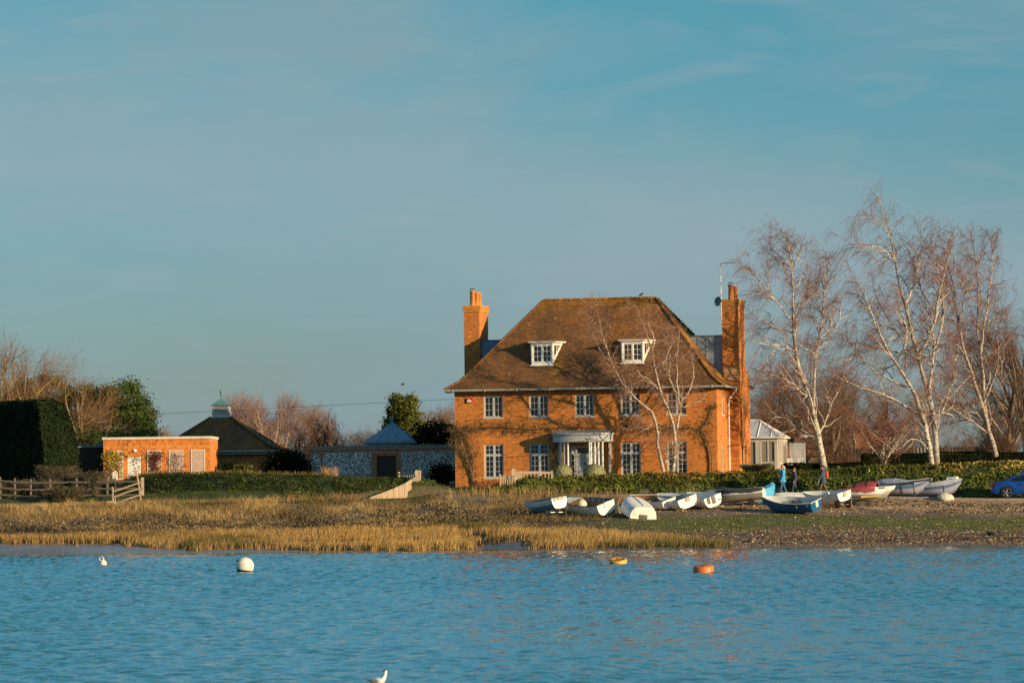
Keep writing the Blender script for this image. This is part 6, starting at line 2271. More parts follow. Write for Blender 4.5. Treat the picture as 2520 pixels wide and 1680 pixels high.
def cover(o, sh, m, hgt=.25, s0=0, s1=None, drop=.45, name='cover', c=(1, 1, 1), wob=.03, ridge=None):
    s, b, sheer, keel, x, G = sh
    n = len(s)
    s1 = n - 1 if s1 is None else s1
    rows = []
    rs = np.random.default_rng(int(abs(o.location.x) * 100))
    for i in range(s0, s1 + 1):
        hh = hgt if ridge is None else np.interp(s[i], *ridge)
        Gs = G[i]
        mid = Gs.shape[0] // 2
        zr = sheer[i] - drop * (sheer[i] - keel[i])
        side = lambda sg: np.array([np.interp(zr, Gs[mid:, 2], Gs[mid:, 1]) * sg + .03 * sg])
        yb = float(np.interp(zr, Gs[mid:, 2], np.abs(Gs[mid:, 1]))) + .02 + rs.random() * wob
        row = [(x[i], -yb, zr + rs.normal(0, wob)), (x[i], -(b[i] + .03), sheer[i] - .06), (x[i], -(b[i] + .02), sheer[i] + .03), (x[i], -b[i] * .5, sheer[i] + hh * .72 + rs.normal(0, wob * .5)), (x[i], 0, sheer[i] + hh + .02), (x[i], b[i] * .5, sheer[i] + hh * .72 + rs.normal(0, wob * .5)), (x[i], b[i] + .02, sheer[i] + .03), (x[i], b[i] + .03, sheer[i] - .06), (x[i], yb, zr + rs.normal(0, wob))]
        rows.append(row)
    Gc = np.array(rows)
    mb = MB(); grid(mb, Gc, c, flip=True)
    for e, fl in ((0, False), (-1, True)):
        ring = Gc[e]
        T = [(i, i + 1, 4) for i in range(8) if i not in (3, 4)]
        mb.add(ring, T=[t[::-1] if fl else t for t in T], c=c)
    return mb.build(name, m, o, smooth=False)


# a: clinker dinghy, white over teal, stern to the sun
oa, sa = boat('dinghy', 'white clinker dinghy with teal bottom on a trolley, leftmost of the boats', 'boat', 1340, 226.5, 124, 3.2, 1.25, .62, lift=.25, pitch=5, heel=-8, planks=3, in_m=M_wood_in, gun_m=M_teal, tr=.82,
              bands=[(0, .52, (.05, .33, .45)), (.5, .56, (.5, .6, .65))])
MB().box((-1.64, -.36, .52), (-1.615, .36, .63)).build('stern_board', M_wood, oa)
pad(oa, sa, .28, .15, M_wood)
trolley('trolley under the leftmost clinker dinghy', 1345, 226.6, 124, hub=M_steel)
# b: open boat with the ball buoy in it
ob_, sb = boat('rowing_boat', 'white open boat with dark rub rail and pale blue foredeck holding a round buoy', 'boat', 1447, 226.6, 131, 3.3, 1.55, .68, heel=-17, pitch=-2, lift=.10, in_m=M_wood_in, gun_m=M_rub, tr=.86, thwarts=1)
s, b, sheer, keel, x, G = sb
fd = MB()
for i in range(12, 16):
    fd.quad((x[i], -b[i], sheer[i] + .01), (x[i + 1], -b[i + 1], sheer[i + 1] + .01), (x[i + 1], b[i + 1], sheer[i + 1] + .01), (x[i], b[i], sheer[i] + .01), c=(.55, .8, .95) if i % 2 else (.95, 1, 1))
fd.build('foredeck', M_hullw, ob_)
cl = MB()
for i in range(3, 11):
    cl.quad((x[i], -b[i] * .90, sheer[i] - .02), (x[i + 1], -b[i + 1] * .90, sheer[i + 1] - .02), (x[i + 1], -b[i + 1] * .93, sheer[i + 1] - .28), (x[i], -b[i] * .93, sheer[i] - .28), c=[(1.1, 1.1, 1.15), (.5, .7, .95), (1, 1, 1.05), (.3, .5, .9)][i % 4])
cl.build('inner_panel', M_greyc, ob_)
pad(ob_, sb, .3, .3, M_hullin, name='motor_pad')
bz = ob_.matrix_basis @ Vector((.25, .10, .52))
by = thing('ball_buoy', 'cream ball buoy lying inside the white open boat', 'buoy', bz)
MB().ball((0, 0, .04), .29, 16, 12).build('float', mat('cream_plastic', (.66, .55, .38), .5, .12, 2), by, smooth=True)
MB().tubes(np.array([(.06 * math.cos(t), .05, .33 + .06 * math.sin(t)) for t in np.linspace(0, 6.3, 9)]), .015, 4).build('eye', M_hullin, by)
# outboard / dark tarp heap behind the stern of b
tq = at(1505, 1240, 227.8)
tp = thing('tarpaulin', 'black crumpled tarpaulin between the open boat and the upturned white dinghy', 'tarpaulin', (tq.x, tq.y, float(terrain(tq.x, tq.y))))
hb = MB().ball((0, 0, .3), .45, 14, 10, sc=(.85, .8, 1.05))
hb.v[0] = hb.v[0] + rng.normal(0, .05, hb.v[0].shape).astype(np.float32)
hb.build('tarpaulin_sheet', M_navy, tp)
MB().ball((-.02, -.38, .25), .12, 10, 7, c=(1, .25, .1)).build('orange_float', mat('float_orange', (.5, .10, .02), .6, .2, 3), tp)
# c: upturned white dinghy, bottom to the sun
oc, scx = boat('upturned_dinghy', 'upturned white dinghy leaning over with a square dark pad at its stern', 'boat', 1568, 225.4, 106, 2.8, 1.75, .66, inverted=True, heel=4, pitch=-15, lift=.30, tr=.88, thwarts=0)
s, b, sheer, keel, x, G = scx
rb = MB()
for yy_ in (-.42, .42):
    rb.tubes(np.array([(x[2], yy_, .10), (x[9], yy_ * .9, .07)]), .02, 4, c=(.25, .25, .25))
rb.build('bilge_runner', M_hullw, oc)
MB().box((x[0] - .06, -.22, sheer[0] - .22), (x[0] - .01, .22, sheer[0] + .0)).build('motor_pad', M_rub, oc)
# d, e, f white dinghies
od, sd_ = boat('dinghy', 'white dinghy with brown thwarts behind the upturned dinghy', 'boat', 1604, 229.4, 134, 2.9, 1.3, .50, heel=-16, lift=.06, in_m=M_wood_in, tr=.86, pitch=-3)
MB().box((sd_[4][0] - .02, -.05, .2), (sd_[4][0] - .012, .02, .34), c=(.2, .2, .2)).build('number_mark', M_rub, od)
oe, se = boat('dinghy', 'white dinghy with a square tan pad on its transom', 'boat', 1662, 229.0, 122, 2.8, 1.45, .58, heel=-17, lift=.08, tr=.9, pitch=-2)
pad(oe, se, .26, .22, M_wood)
s, b, sheer, keel, x, G = se
dk = MB()
for i in range(8, 15):
    dk.quad((x[i], -b[i] * .98, sheer[i] - .015), (x[i + 1], -b[i + 1] * .98, sheer[i + 1] - .015), (x[i + 1], b[i + 1] * .98, sheer[i + 1] - .015), (x[i], b[i] * .98, sheer[i] - .015))
dk.build('foredeck', M_hullw, oe)
for y0_ in (-.52, .44):
    MB().box((x[0] - .03, y0_, .06), (x[0] - .005, y0_ + .08, .18)).build('stern_fitting', M_rub, oe)
of_, sf = boat('dinghy', 'white dinghy with grey interior and two dark pads on its transom', 'boat', 1731, 229.4, 118, 2.6, 1.3, .60, heel=-18, lift=.08, tr=.88, pitch=-2)
pad(of_, sf, .22, .42, M_rub, y=-.02); pad(of_, sf, .18, .34, M_rub, y=.30)
MB().box((sf[4][0] - .03, -.50, .30), (sf[4][0] - .012, -.30, .36), c=(.15, .15, .2)).build('registration_mark', M_rub, of_)
# g: covered boat and sky-blue stern cover
og, sg = boat('covered_boat', 'white and teal boat under a black cover beside the blue dinghy', 'boat', 1816, 230.6, 166, 3.1, 1.5, .62, lift=.18, heel=8, pitch=4, tr=.8, bands=[(0, .5, (.30, .27, .24)), (.62, .74, (.05, .45, .5)), (.74, .86, (.5, .8, .85))])
cover(og, sg, M_navy, s0=0, s1=16, drop=.36, ridge=([0, .3, .55, .8, 1], [.10, .10, .14, .26, .02]))
trolley('trolley under the black covered boat', 1815, 230.6, 168, hub=M_rubber)
o_, s_ = boat('covered_boat', 'small boat wholly wrapped in a sky blue cover behind the blue dinghy', 'boat', 1876, 231.2, 30, 2.0, 1.1, .62, lift=.16, heel=-6, pitch=-10, tr=.7, thwarts=0, hull_m=M_sky)
cover(o_, s_, M_sky, hgt=.12, drop=.55, wob=.02)
# h: blue dinghy
oh, shh = boat('dinghy', 'dark blue dinghy with pale interior nearest the water', 'boat', 1947, 226.4, 143, 3.45, 1.4, .62, hull_m=M_blue, in_m=M_hullin, gun_m=M_hullw, heel=-15, lift=.09, tr=.8, pitch=-2)
pad(oh, shh, .26, .34, M_stone)
mk = MB().box((-.9, .655, .42), (-.86, .68, .58)).box((-.93, .655, .52), (-.84, .68, .55))
s, b, sheer, keel, x, G = shh
j = G.shape[1] - 2
mk = MB()
pt = G[4, j]
mk.prism([Vector((pt[0] - .02, pt[1] + .012, pt[2] - .16)), Vector((pt[0] + .03, pt[1] + .012, pt[2] - .16)), Vector((pt[0] + .06, pt[1] + .014, pt[2] - .02)), Vector((pt[0], pt[1] + .014, pt[2] - .02))], (0, .006, 0))
pt = G[1, j]
mk.prism([Vector((pt[0] - .04, pt[1] + .012, pt[2] - .08)), Vector((pt[0] + .04, pt[1] + .012, pt[2] - .08)), Vector((pt[0] + .04, pt[1] + .014, pt[2])), Vector((pt[0] - .04, pt[1] + .014, pt[2]))], (0, .006, 0))
mk.build('hull_mark', M_hullw, oh)
# weed heaped in the blue dinghy
wz = oh.matrix_basis @ Vector((-.2, -.1, .45))
hp_ = MB()
leaf_quads(hp_, np.array(tuple(wz)) + rng.normal(0, 1, (220, 3)) * (.28, .2, .08), .06, cvar(220, (1.8, 1.4, 1), .4))
tag(hp_.build('weed_heap', M_weed), 'brown heap of weed lying in the dark blue dinghy', kind='stuff')
# i: upturned small hull
oi, si = boat('upturned_dinghy', 'small white upturned hull in front of the walkers, left of the trolley dinghy', 'boat', 1950, 231.2, 172, 2.7, 1.15, .46, inverted=True, heel=-4, lift=.12, tr=.85, thwarts=0)
MB().box((-.8, -.3, -.05), (.2, -.24, -.02), c=(1, 1, 1)).box((-.1, .1, -.05), (.6, .14, -.02)).build('bilge_runner', M_hullw, oi)
# j: dinghy on the red-wheeled trolley
oj, sj = boat('dinghy', 'white dinghy with square tan pad on a trolley with a red wheel', 'boat', 2032, 228.6, 136, 2.9, 1.35, .52, heel=-11, lift=.30, tr=.9, pitch=2, gun_m=M_hullin)
pad(oj, sj, .28, .28, M_wood)
MB().box((-.9, .60, .60), (-.5, .72, .68)).build('rowlock_block', M_white, oj)
trolley('trolley with a bright red wheel hub under the white dinghy', 2042, 228.3, 141)
# k: red covered boat
ok_, sk = boat('covered_boat', 'white boat half under a faded red cover', 'boat', 2121, 231.4, -20, 3.7, 1.5, .48, lift=.12, heel=-6, pitch=-2, tr=.6, bands=[(0, .3, (.6, .6, .6))])
cover(ok_, sk, M_redc, s0=0, s1=12, drop=.42, ridge=([0, .25, .45, .62, .8], [.05, .12, .40, .44, .38]), wob=.05)
cover(ok_, sk, M_navy, s0=13, s1=15, drop=.2, ridge=([.8, .9, 1], [.36, .2, .03]), name='grey_flap', c=(1.6, 1.6, 1.6))
trolley('trolley below the red covered boat', 2120, 230.6, -24, L=3.0, hub=M_rubber)
yb = at(2143, 1224, 230.0)
tag(MB().prism([(yb.x - .55, yb.y, yb.z), (yb.x + .6, yb.y, yb.z + .05), (yb.x + .5, yb.y, yb.z + .12), (yb.x - .55, yb.y, yb.z + .1)], (0, .12, 0)).build('trailer_board', mat('yellow_board', (.55, .36, .02), .6, .15, 2)), 'yellow board lying under the red covered boat', 'board')
# l, m: sailing boats under grey covers with a blue stripe
stripe = [(0, .40, (.85, .85, .9)), (.44, .72, (.12, .34, .62))]
ol, sl = boat('sailing_dinghy', 'grey covered sailing dinghy with blue stripe and a lowered mast', 'boat', 2214, 232.6, -28, 3.5, 1.55, .66, lift=.10, heel=-4, pitch=-3, tr=.7, bands=stripe, hull_m=M_greyc)
cover(ol, sl, M_greyc, s0=0, s1=16, drop=.18, ridge=([0, .2, .45, .7, 1], [.16, .34, .34, .10, .02]), wob=.02, c=(1.05, 1.1, 1.15))
ma = MB()
p0, p1 = ol.matrix_basis.inverted() @ at(2165, 1194, 231.7), ol.matrix_basis.inverted() @ at(2290, 1179, 231.0)
ma.tubes(np.array([tuple(p0), tuple((p0 + p1) / 2 - Vector((0, 0, .03))), tuple(p1)]), .055, 6)
ma.build('mast', M_navy, ol)
MB().tubes(np.array([tuple(p1 + Vector((.04 * 1 + .07 * math.cos(t), 0, .07 * math.sin(t)))) for t in np.linspace(0, 6.28, 11)]), .022, 5).build('mast_ring', M_hullw, ol)
om, sm_ = boat('sailing_dinghy', 'grey draped sailing dinghy with blue stripe, rightmost of the boats', 'boat', 2298, 232.4, -26, 3.3, 1.45, .66, lift=.12, heel=-5, pitch=-4, tr=.72, bands=stripe, hull_m=M_greyc)
cover(om, sm_, M_greyc, s0=0, s1=15, drop=.3, ridge=([0, .5, .75, 1], [.12, .10, .10, .05]), wob=.06)
MB().box((.9, -.2, sm_[2][11] + .1), (1.5, .2, sm_[2][11] + .28)).build('hatch', M_hullw, om)
for b_o, xs_ in ((ol, (.4, 1.1)), (om, (.9, 1.6))):
    sx = sl if b_o is ol else sm_
    t = MB()
    for xx in xs_:
        i = int(np.argmin(np.abs(sx[4] - xx)))
        ring = sx[5][i] * np.array((1, 1.03, 1)) + (0, 0, .0)
        t.tubes(ring, .02, 4)
    t.build('strap', M_rub, b_o)
tb = at(2250, 1222, 231.2); te = at(2380, 1221, 231.2)
tag(MB().tubes(np.array([tuple(at(2215, 1224.5, 231.0)), tuple(at(2285, 1223, 231.0))]), .035, 5).build('trailer_bar', M_steel), 'pale metal trailer bar below the sailing dinghies', 'bar')
# boulder, tyres
rk = at(2327, 1222, 231.0)
bo = MB().ball((0, 0, .12), .42, 18, 12, sc=(1.25, .8, .75)); bo.v[0] += ((fbm(bo.v[0][:, 0] * 1.0 + bo.v[0][:, 2], bo.v[0][:, 1], .35, 191) - .5) * .28)[:, None].astype(np.float32)
tag(bo.build('boulder', M_stone, smooth=True, loc=(rk.x, rk.y, float(terrain(rk.x, rk.y)))), 'pale weathered boulder under the stern of the rightmost sailing dinghy', 'boulder')


def tyre(label, px, d, r=.3, lift=.08, lay=True, tilt=0.0):
    p = at(px, 1240, d)
    o = thing('old_tyre', label, 'tyre', (p.x, p.y, float(terrain(p.x, p.y)) + lift))
    o.rotation_euler = (R(0 if lay else 90), R(tilt), 0)
    MB().lathe([(r * .6, -.07), (r * .85, -.10), (r, -.07), (r, .07), (r * .85, .10), (r * .6, .07), (r * .62, 0), (r * .6, -.07)], 16).build('tread', M_rubber, o, smooth=True)
    return o


tyre('tyre lying half sunk in the mud at the right edge of the beach', 2444, 209.5, .34, .04, tilt=8)
tyre('grey tyre lying behind the red wheeled trolley', 2106, 229.6, .32, .06)
for px_, lab in ((2083, 'small black block standing behind the red wheel'), (2137, 'small black block below the yellow board')):
    p = at(px_, 1242, 228.6)
    tag(MB().box((-.10, -.1, -.05), (.10, .1, .26)).box((-.06, -.06, .26), (.06, .06, .30)).build('mooring_block', M_rubber, loc=(p.x, p.y, float(terrain(p.x, p.y)))), lab, 'block')
rope([oj.matrix_basis @ Vector((-1.65, -.4, .5)), at(2096, 1245, 227.6), at(2105, 1252, 226.8)], M_rope, 'pale rope trailing from the trolley dinghy to the shingle')
rope([ok_.matrix_basis @ Vector((1.6, 0, .5)), at(2180, 1225, 230.2), at(2176, 1237, 229.2)], M_rope, 'grey rope hanging from the bow of the red covered boat')
rope([ob_.matrix_basis @ Vector((1.85, 0, .8)), at(1396, 1240, 226.0), at(1408, 1258, 225.0)], M_brope, 'blue rope running down from the bow of the open boat')
rope([ob_.matrix_basis @ Vector((-1.85, -.1, .5)), at(1470, 1252, 225.5), at(1453, 1262, 225.2)], M_rope, 'grey rope from the open boat transom to the ground on its left')
rope([oa.matrix_basis @ Vector((-1.62, .4, .6)), oa.matrix_basis @ Vector((-1.66, .05, .15)), at(1362, 1262, 225.6)], M_brope, 'blue rope hanging down the stern of the clinker dinghy')

# ------------------------------------------------------------------ car
M_car = mat('metallic_blue', (.005, .055, .26), .34, .05, 2, coat=.5, metallic=.2)
M_tint = mat('tinted_glass', (.006, .007, .009), .08, .2, 2, spec=.6)
M_tail = mat('tail_lamp', (.35, .01, .008), .25, .1, 2)
cd = 231.6
cr_ = at(2441, 1226, cd)
car = thing('parked_car', 'metallic blue saloon car cut off by the right edge', 'car', (cr_.x, cr_.y, float(road_z(cr_.x + 1)) + .03), R(-9))
Lc = 4.6
prof_low = [(0, .42), (.05, .33), (.35, .26), (4.2, .24), (4.55, .34), (4.6, .55)]
xs_c = np.linspace(0, Lc, 47)
belt = np.interp(xs_c, [0, .06, .16, .9, 1.3, 3.2, 3.5, 4.3, 4.55, 4.6], [.62, .86, .96, 1.0, .99, .95, .93, .80, .66, .55])
low = np.interp(xs_c, [0, .1, .5, 4.1, 4.5, 4.6], [.40, .32, .24, .24, .30, .40])
hw_ = np.interp(xs_c, [0, .15, .6, 2.3, 4.0, 4.45, 4.6], [.70, .82, .89, .91, .88, .78, .62])
wheels_x = (.86, 3.67)
rw = .335


def body_side(sg):
    g = []
    for i, x in enumerate(xs_c):
        lo = low[i]
        for wx in wheels_x:
            dxx = abs(x - wx)
            if dxx < rw + .055:
                lo = max(lo, rw - .02 + math.sqrt((rw + .055) ** 2 - dxx ** 2))
        zz = [lo, lo + (belt[i] - lo) * .3, lo + (belt[i] - lo) * .62, lo + (belt[i] - lo) * .66, belt[i] - .04, belt[i]]
        yy = [hw_[i] - .03, hw_[i] - .005, hw_[i], hw_[i] - .018, hw_[i] - .04, hw_[i] - .09]
        g.append([(x, sg * y, z) for y, z in zip(yy, zz)])
    return np.array(g)


mb = MB()
gl_, gr_ = body_side(-1), body_side(1)
grid(mb, gl_); grid(mb, gr_, flip=True)
deck = np.stack([gl_[:, -1], (gl_[:, -1] + gr_[:, -1]) / 2 + (0, 0, .02), gr_[:, -1]], 1)
grid(mb, deck)
for e, fl in ((0, True), (-1, False)):
    grid(mb, np.stack([gl_[e], gr_[e]], 0), flip=fl)
mb.build('body', M_car, car, smooth=True)
# greenhouse
xr = np.array([.62, .95, 1.25, 1.65, 2.1, 2.6, 3.05, 3.45, 3.62])
zr_ = np.array([.99, 1.12, 1.26, 1.38, 1.43, 1.43, 1.34, 1.08, .93])
yr = np.array([.70, .66, .63, .60, .59, .59, .60, .68, .72])
top = np.stack([np.stack([xr, -yr, zr_], 1), np.stack([xr, -yr * .6, zr_ + .03], 1), np.stack([xr, yr * .6, zr_ + .03], 1), np.stack([xr, yr, zr_], 1)], 1)
mb = MB(); grid(mb, top)
bz_ = np.interp(xr, xs_c, belt) - .01
by_ = np.interp(xr, xs_c, hw_) - .10
for sg in (-1, 1):
    grid(mb, np.stack([np.stack([xr, sg * yr, zr_], 1), np.stack([xr, sg * by_, bz_], 1)], 1), flip=(sg > 0))
mb.build('roof', M_car, car, smooth=True)
# side windows, sit proud of the pillars
for sg in (-1, 1):
    off = sg * .012
    def sidept(x, t):
        y = np.interp(x, xr, yr) * (1 - t) + np.interp(x, xr, by_) * t
        z = np.interp(x, xr, zr_) * (1 - t) + np.interp(x, xr, bz_) * t
        return Vector((x, sg * y + off, z))
    for x0, x1 in ((1.16, 1.62), (1.66, 2.45), (2.51, 3.22)):
        n_ = 7
        Xw = np.linspace(x0, x1, n_)
        tt = lambda x: np.interp(x, [1.16, 1.3, 1.62, 2.6, 3.22], [.62, .40, .20, .17, .45])
        g_ = np.array([[tuple(sidept(x, tt(x))), tuple(sidept(x, .93))] for x in Xw])
        mbw = MB(); grid(mbw, g_, flip=(sg > 0))
        mbw.build('side_window', M_tint, car)
    tl = MB()
    tl.prism([Vector((.02, sg * .70, .70)), Vector((.06, sg * .72, .88)), Vector((.32, sg * .845, .90)), Vector((.22, sg * .84, .76))], (0, sg * .035, 0))
    tl.build('tail_light', M_tail, car)
    MB().box((1.52, sg * .895 - .012, .80), (1.70, sg * .895 + .012, .825)).build('door_handle', M_black, car)
    MB().tubes(np.array([(1.05, sg * .905, .30), (3.3, sg * .905, .30)]), .035, 5).build('sill_skirt', M_car, car)
    for wx in wheels_x:
        Mx = Matrix.Translation((wx, sg * .80, rw)) @ Matrix.Rotation(R(90), 4, 'X')
        wh = MB().lathe([(.20, -.11), (.29, -.11), (rw, -.085), (rw, .085), (.29, .11), (.245, .11)], 24, M=Mx).build('wheel', M_rubber, car, smooth=True)
        MB().lathe([(0.001, .0), (.24, .0), (.245, .10), (.225, .105), (.225, .03)] if sg < 0 else [(0.001, 0), (.24, 0), (.245, -.10), (.225, -.105), (.225, -.03)], 24, c=(.25, .25, .25), M=Mx).build('rim', M_black, wh)
        sp_ = MB()
        yo = .085
        for q in range(10):
            a = (q // 2) * 2 * math.pi / 5 + (.16 if q % 2 else -.16)
            a2 = (q // 2) * 2 * math.pi / 5 + (.07 if q % 2 else -.07)
            f_ = Vector((wx, sg * (.80 + yo), rw))
            p0_, p1_ = f_ + Vector((math.cos(a2) * .04, 0, math.sin(a2) * .04)), f_ + Vector((math.cos(a) * .225, 0, math.sin(a) * .225))
            sp_.tubes(np.array([tuple(p0_), tuple(p1_)]), .014, 4)
        sp_.build('spoke', M_steel, wh)
MB().prism([Vector((1.62, -.012, 1.455)), Vector((1.95, -.012, 1.465)), Vector((1.70, -.012, 1.53))], (0, .024, 0)).build('roof_fin', M_car, car)
rwn = MB(); rwn.quad((.70, -.58, 1.045), (.70, .58, 1.045), (1.28, .50, 1.295), (1.28, -.50, 1.295))
rwn.build('rear_window', M_tint, car, loc=(-.012, 0, .025))

# ------------------------------------------------------------------ fences and gates
def stake(mb, x, y, z0, z1, r, c=(1, 1, 1), rnd=True, sides=8):
    mb.lathe([(r, z0), (r, z1 - .01), (r * .85, z1 + .008), (0.001, z1 + .012)], sides, c=c, M=Matrix.Translation((x, y, 0)))


# palisade of round logs climbing the end of the left bank
ZF = 14.7
fx = lambda zx: 900 + zx / ZF
fy = lambda zy: 1140 + zy / ZF
fd_ = 237.6
p0 = at(fx(175), 1228, fd_)
pal = thing('log_palisade', 'stepped palisade of round pale logs climbing to a tall gate post', 'palisade', (p0.x, p0.y, 0))
tops = [(175, 1210), (250, 1180), (332, 1150), (412, 1120), (497, 1090), (572, 1062), (642, 1035), (716, 1008), (786, 980), (857, 958), (926, 930), (998, 903), (1068, 870), (1132, 840), (1200, 810), (1265, 782), (1332, 752), (1395, 722), (1455, 695), (1505, 660), (1553, 625), (1600, 598)]
for i, (zx, zy) in enumerate(tops):
    dd = fd_ + i * .045
    t = at(fx(zx), fy(zy), dd)
    g = float(terrain(t.x, t.y))
    mb = MB()
    rr = (.096, .092, .10)[i % 3]
    mb.lathe([(rr, -.3), (rr, t.z - g - .015), (rr * .9, t.z - g), (0.001, t.z - g + .006)], 9, c=(1 + .1 * math.sin(i * 2.1),) * 3)
    inst('log', mb.mesh('log', M_wood), pal, (t.x - p0.x, t.y - p0.y, g), (rng.normal(0, .01), rng.normal(0, .008), rng.random() * 6))
for i, (zx, w_, zy, zb) in enumerate([(1665, 90, 560, 1060), (1760, 95, 500, 1060), (1840, 80, 430, 1050)]):
    t, bt = at(fx(zx), fy(zy), fd_ + 1.05 + i * .02), at(fx(zx), fy(zb), fd_ + 1.05)
    mb = MB().box((-w_ / ZF / 41 / 2 * .97, -.03, bt.z), (w_ / ZF / 41 / 2 * .97, .03, t.z))
    inst('board', mb.mesh('board', M_wood), pal, (t.x - p0.x, t.y - p0.y, 0))
t, bt = at(fx(1850), fy(225), fd_ + 1.2), at(fx(1850), fy(1010), fd_ + 1.2)
r = 130 / ZF / 41 / 2
mb = MB()
pf = [(-r, bt.z - .3), (r, bt.z - .3), (r, t.z - r * .8), (r * .75, t.z - r * .25), (0, t.z), (-r * .75, t.z - r * .25), (-r, t.z - r * .8)]
mb.prism([Vector((x, -.1, z)) for x, z in pf], (0, .2, 0))
inst('gate_post', mb.mesh('gate_post', M_wood), pal, (t.x - p0.x, t.y - p0.y, 0))
t = at(fx(1962), fy(250), fd_ + 1.35); bt = at(fx(1975), fy(1000), fd_ + 1.35)
mb = MB().box((-.05, -.05, bt.z - .3), (.06, .05, t.z))
inst('hinge_post', mb.mesh('hinge_post', M_wood), pal, (t.x - p0.x, t.y - p0.y, 0))
for zy in (350, 965):
    h_ = at(fx(1972), fy(zy), fd_ + 1.27)
    MB().ball((h_.x - p0.x, h_.y - p0.y, h_.z), .045, 8, 6).build('hinge', M_steel, pal)
# open picket gate behind it
g0, g1 = at(fx(1215), 1170, 240.5), at(fx(1790), 1170, 239.3)
gt = thing('picket_gate', 'open picket gate with a wide top rail behind the log palisade', 'gate', (g0.x, g0.y, 0), math.atan2(g1.y - g0.y, g1.x - g0.x))
Lg = (g1 - g0).length
tz0, tz1 = at(fx(1215), fy(390), 240).z, at(fx(1790), fy(330), 240).z
gb = float(terrain(g0.x, g0.y))
MB().prism([Vector((0, -.03, tz0 - .02)), Vector((Lg, -.03, tz1 - .06)), Vector((Lg, -.03, tz1 + .02)), (Lg / 2, -.03, tz1 + .0), Vector((0, -.03, tz0 + .06))], (0, .06, 0)).build('top_rail', M_wood, gt)
MB().prism([Vector((0, -.03, tz0 - .62)), Vector((Lg, -.03, tz1 - .70)), Vector((Lg, -.03, tz1 - .60)), Vector((0, -.03, tz0 - .52))], (0, .06, 0)).build('bottom_rail', M_wood, gt)
for i in range(8):
    xx = .12 + i * (Lg - .2) / 7.5
    me_ = MB().box((-.024, -.05, gb - .1), (.024, -.031, tz0 - .05 + (tz1 - tz0) * xx / Lg)).mesh('picket', M_wood)
    inst('picket', me_, gt, (xx, 0, 0))
MB().box((-.13, -.06, gb - .2), (-.005, .06, at(fx(1200), fy(305), 240).z)).build('end_post', M_wood, gt)

# right side of the drive: short palisade, post and rail
ZR = 13.07
gx = lambda zx: 1200 + zx / ZR
gy = lambda zy: 1130 + zy / ZR
rd_ = 239.6
p0 = at(gx(395), 1188, rd_)
pr2 = thing('log_palisade', 'short palisade of pale logs and a round topped post right of the drive', 'palisade', (p0.x, p0.y, 0))
for i, (zx, zt, zb, w_) in enumerate([(397, 470, 760, 55), (455, 505, 750, 30), (512, 515, 750, 34), (570, 500, 740, 32), (627, 495, 740, 34), (685, 600, 740, 34), (742, 600, 730, 32), (797, 495, 730, 34), (868, 495, 700, 44)]):
    t, bt = at(gx(zx), gy(zt), rd_), at(gx(zx), gy(zb), rd_)
    rr = w_ / ZR / 41.3 / 2
    mb = MB().lathe([(rr, bt.z - .3), (rr, t.z - .02), (rr * .7, t.z), (0.001, t.z)], 9)
    inst('log', mb.mesh('log', M_wood), pr2, (t.x - p0.x, t.y - p0.y, 0))
nb = at(gx(715), gy(560), rd_ - .12)
MB().prism([Vector((nb.x - p0.x - .09, nb.y - p0.y, nb.z - .08)), Vector((nb.x - p0.x + .09, nb.y - p0.y, nb.z - .08)), Vector((nb.x - p0.x + .10, nb.y - p0.y, nb.z + .02)), Vector((nb.x - p0.x, nb.y - p0.y, nb.z + .12)), Vector((nb.x - p0.x - .10, nb.y - p0.y, nb.z + .02))], (0, .02, 0)).build('dark_plate', M_leadblue, pr2)
t, bt = at(gx(832), gy(285), rd_ + .2), at(gx(832), gy(700), rd_ + .2)
r = 130 / ZR / 41.3 / 2
pf = [(-r, bt.z - .3), (r, bt.z - .3), (r, t.z - r * .9), (r * .75, t.z - r * .3), (0, t.z), (-r * .75, t.z - r * .3), (-r, t.z - r * .9)]
mb = MB().prism([Vector((x, -.09, z)) for x, z in pf], (0, .18, 0))
inst('gate_post', mb.mesh('gate_post', M_wood), pr2, (t.x - p0.x, t.y - p0.y, 0))
for zx0, zx1, zt, zb in ((905, 1050, 385, 470), (890, 1130, 478, 560), (890, 1100, 565, 660)):
    a, b_ = at(gx(zx0), gy(zt), rd_ + .1), at(gx(zx1), gy(zb), rd_ + .1)
    MB().box((a.x - p0.x, a.y - p0.y, b_.z), (b_.x - p0.x, a.y - p0.y + .05, a.z)).build('board', M_wood, pr2)
# bench like rail fence
a, b_ = at(gx(1060), gy(375), rd_ + .35), at(gx(2040), gy(395), rd_ + .35)
rf_ = thing('rail_fence', 'pale wooden rail with short balusters between the post and the ball shrubs', 'fence', (a.x, a.y, 0), 0)
L = b_.x - a.x
zt = lambda x: a.z + (b_.z - a.z) * x / L
MB().prism([Vector((-.1, 0, zt(0) - .16)), Vector((L, 0, zt(L) - .13)), Vector((L, 0, zt(L))), Vector((-.1, 0, zt(0)))], (0, .06, 0)).build('top_rail', M_wood, rf_)
for i in range(8):
    x = .2 + i * (L - .3) / 7.2
    inst('baluster', MB().box((-.035, .01, zt(x) - .75), (.035, .05, zt(x) - .14)).mesh('baluster', M_wood), rf_, (x, 0, 0))
MB().box((L + .002, -.02, zt(L) - .9), (L + .12, .1, zt(L) + .06)).build('end_post', M_wood, rf_)

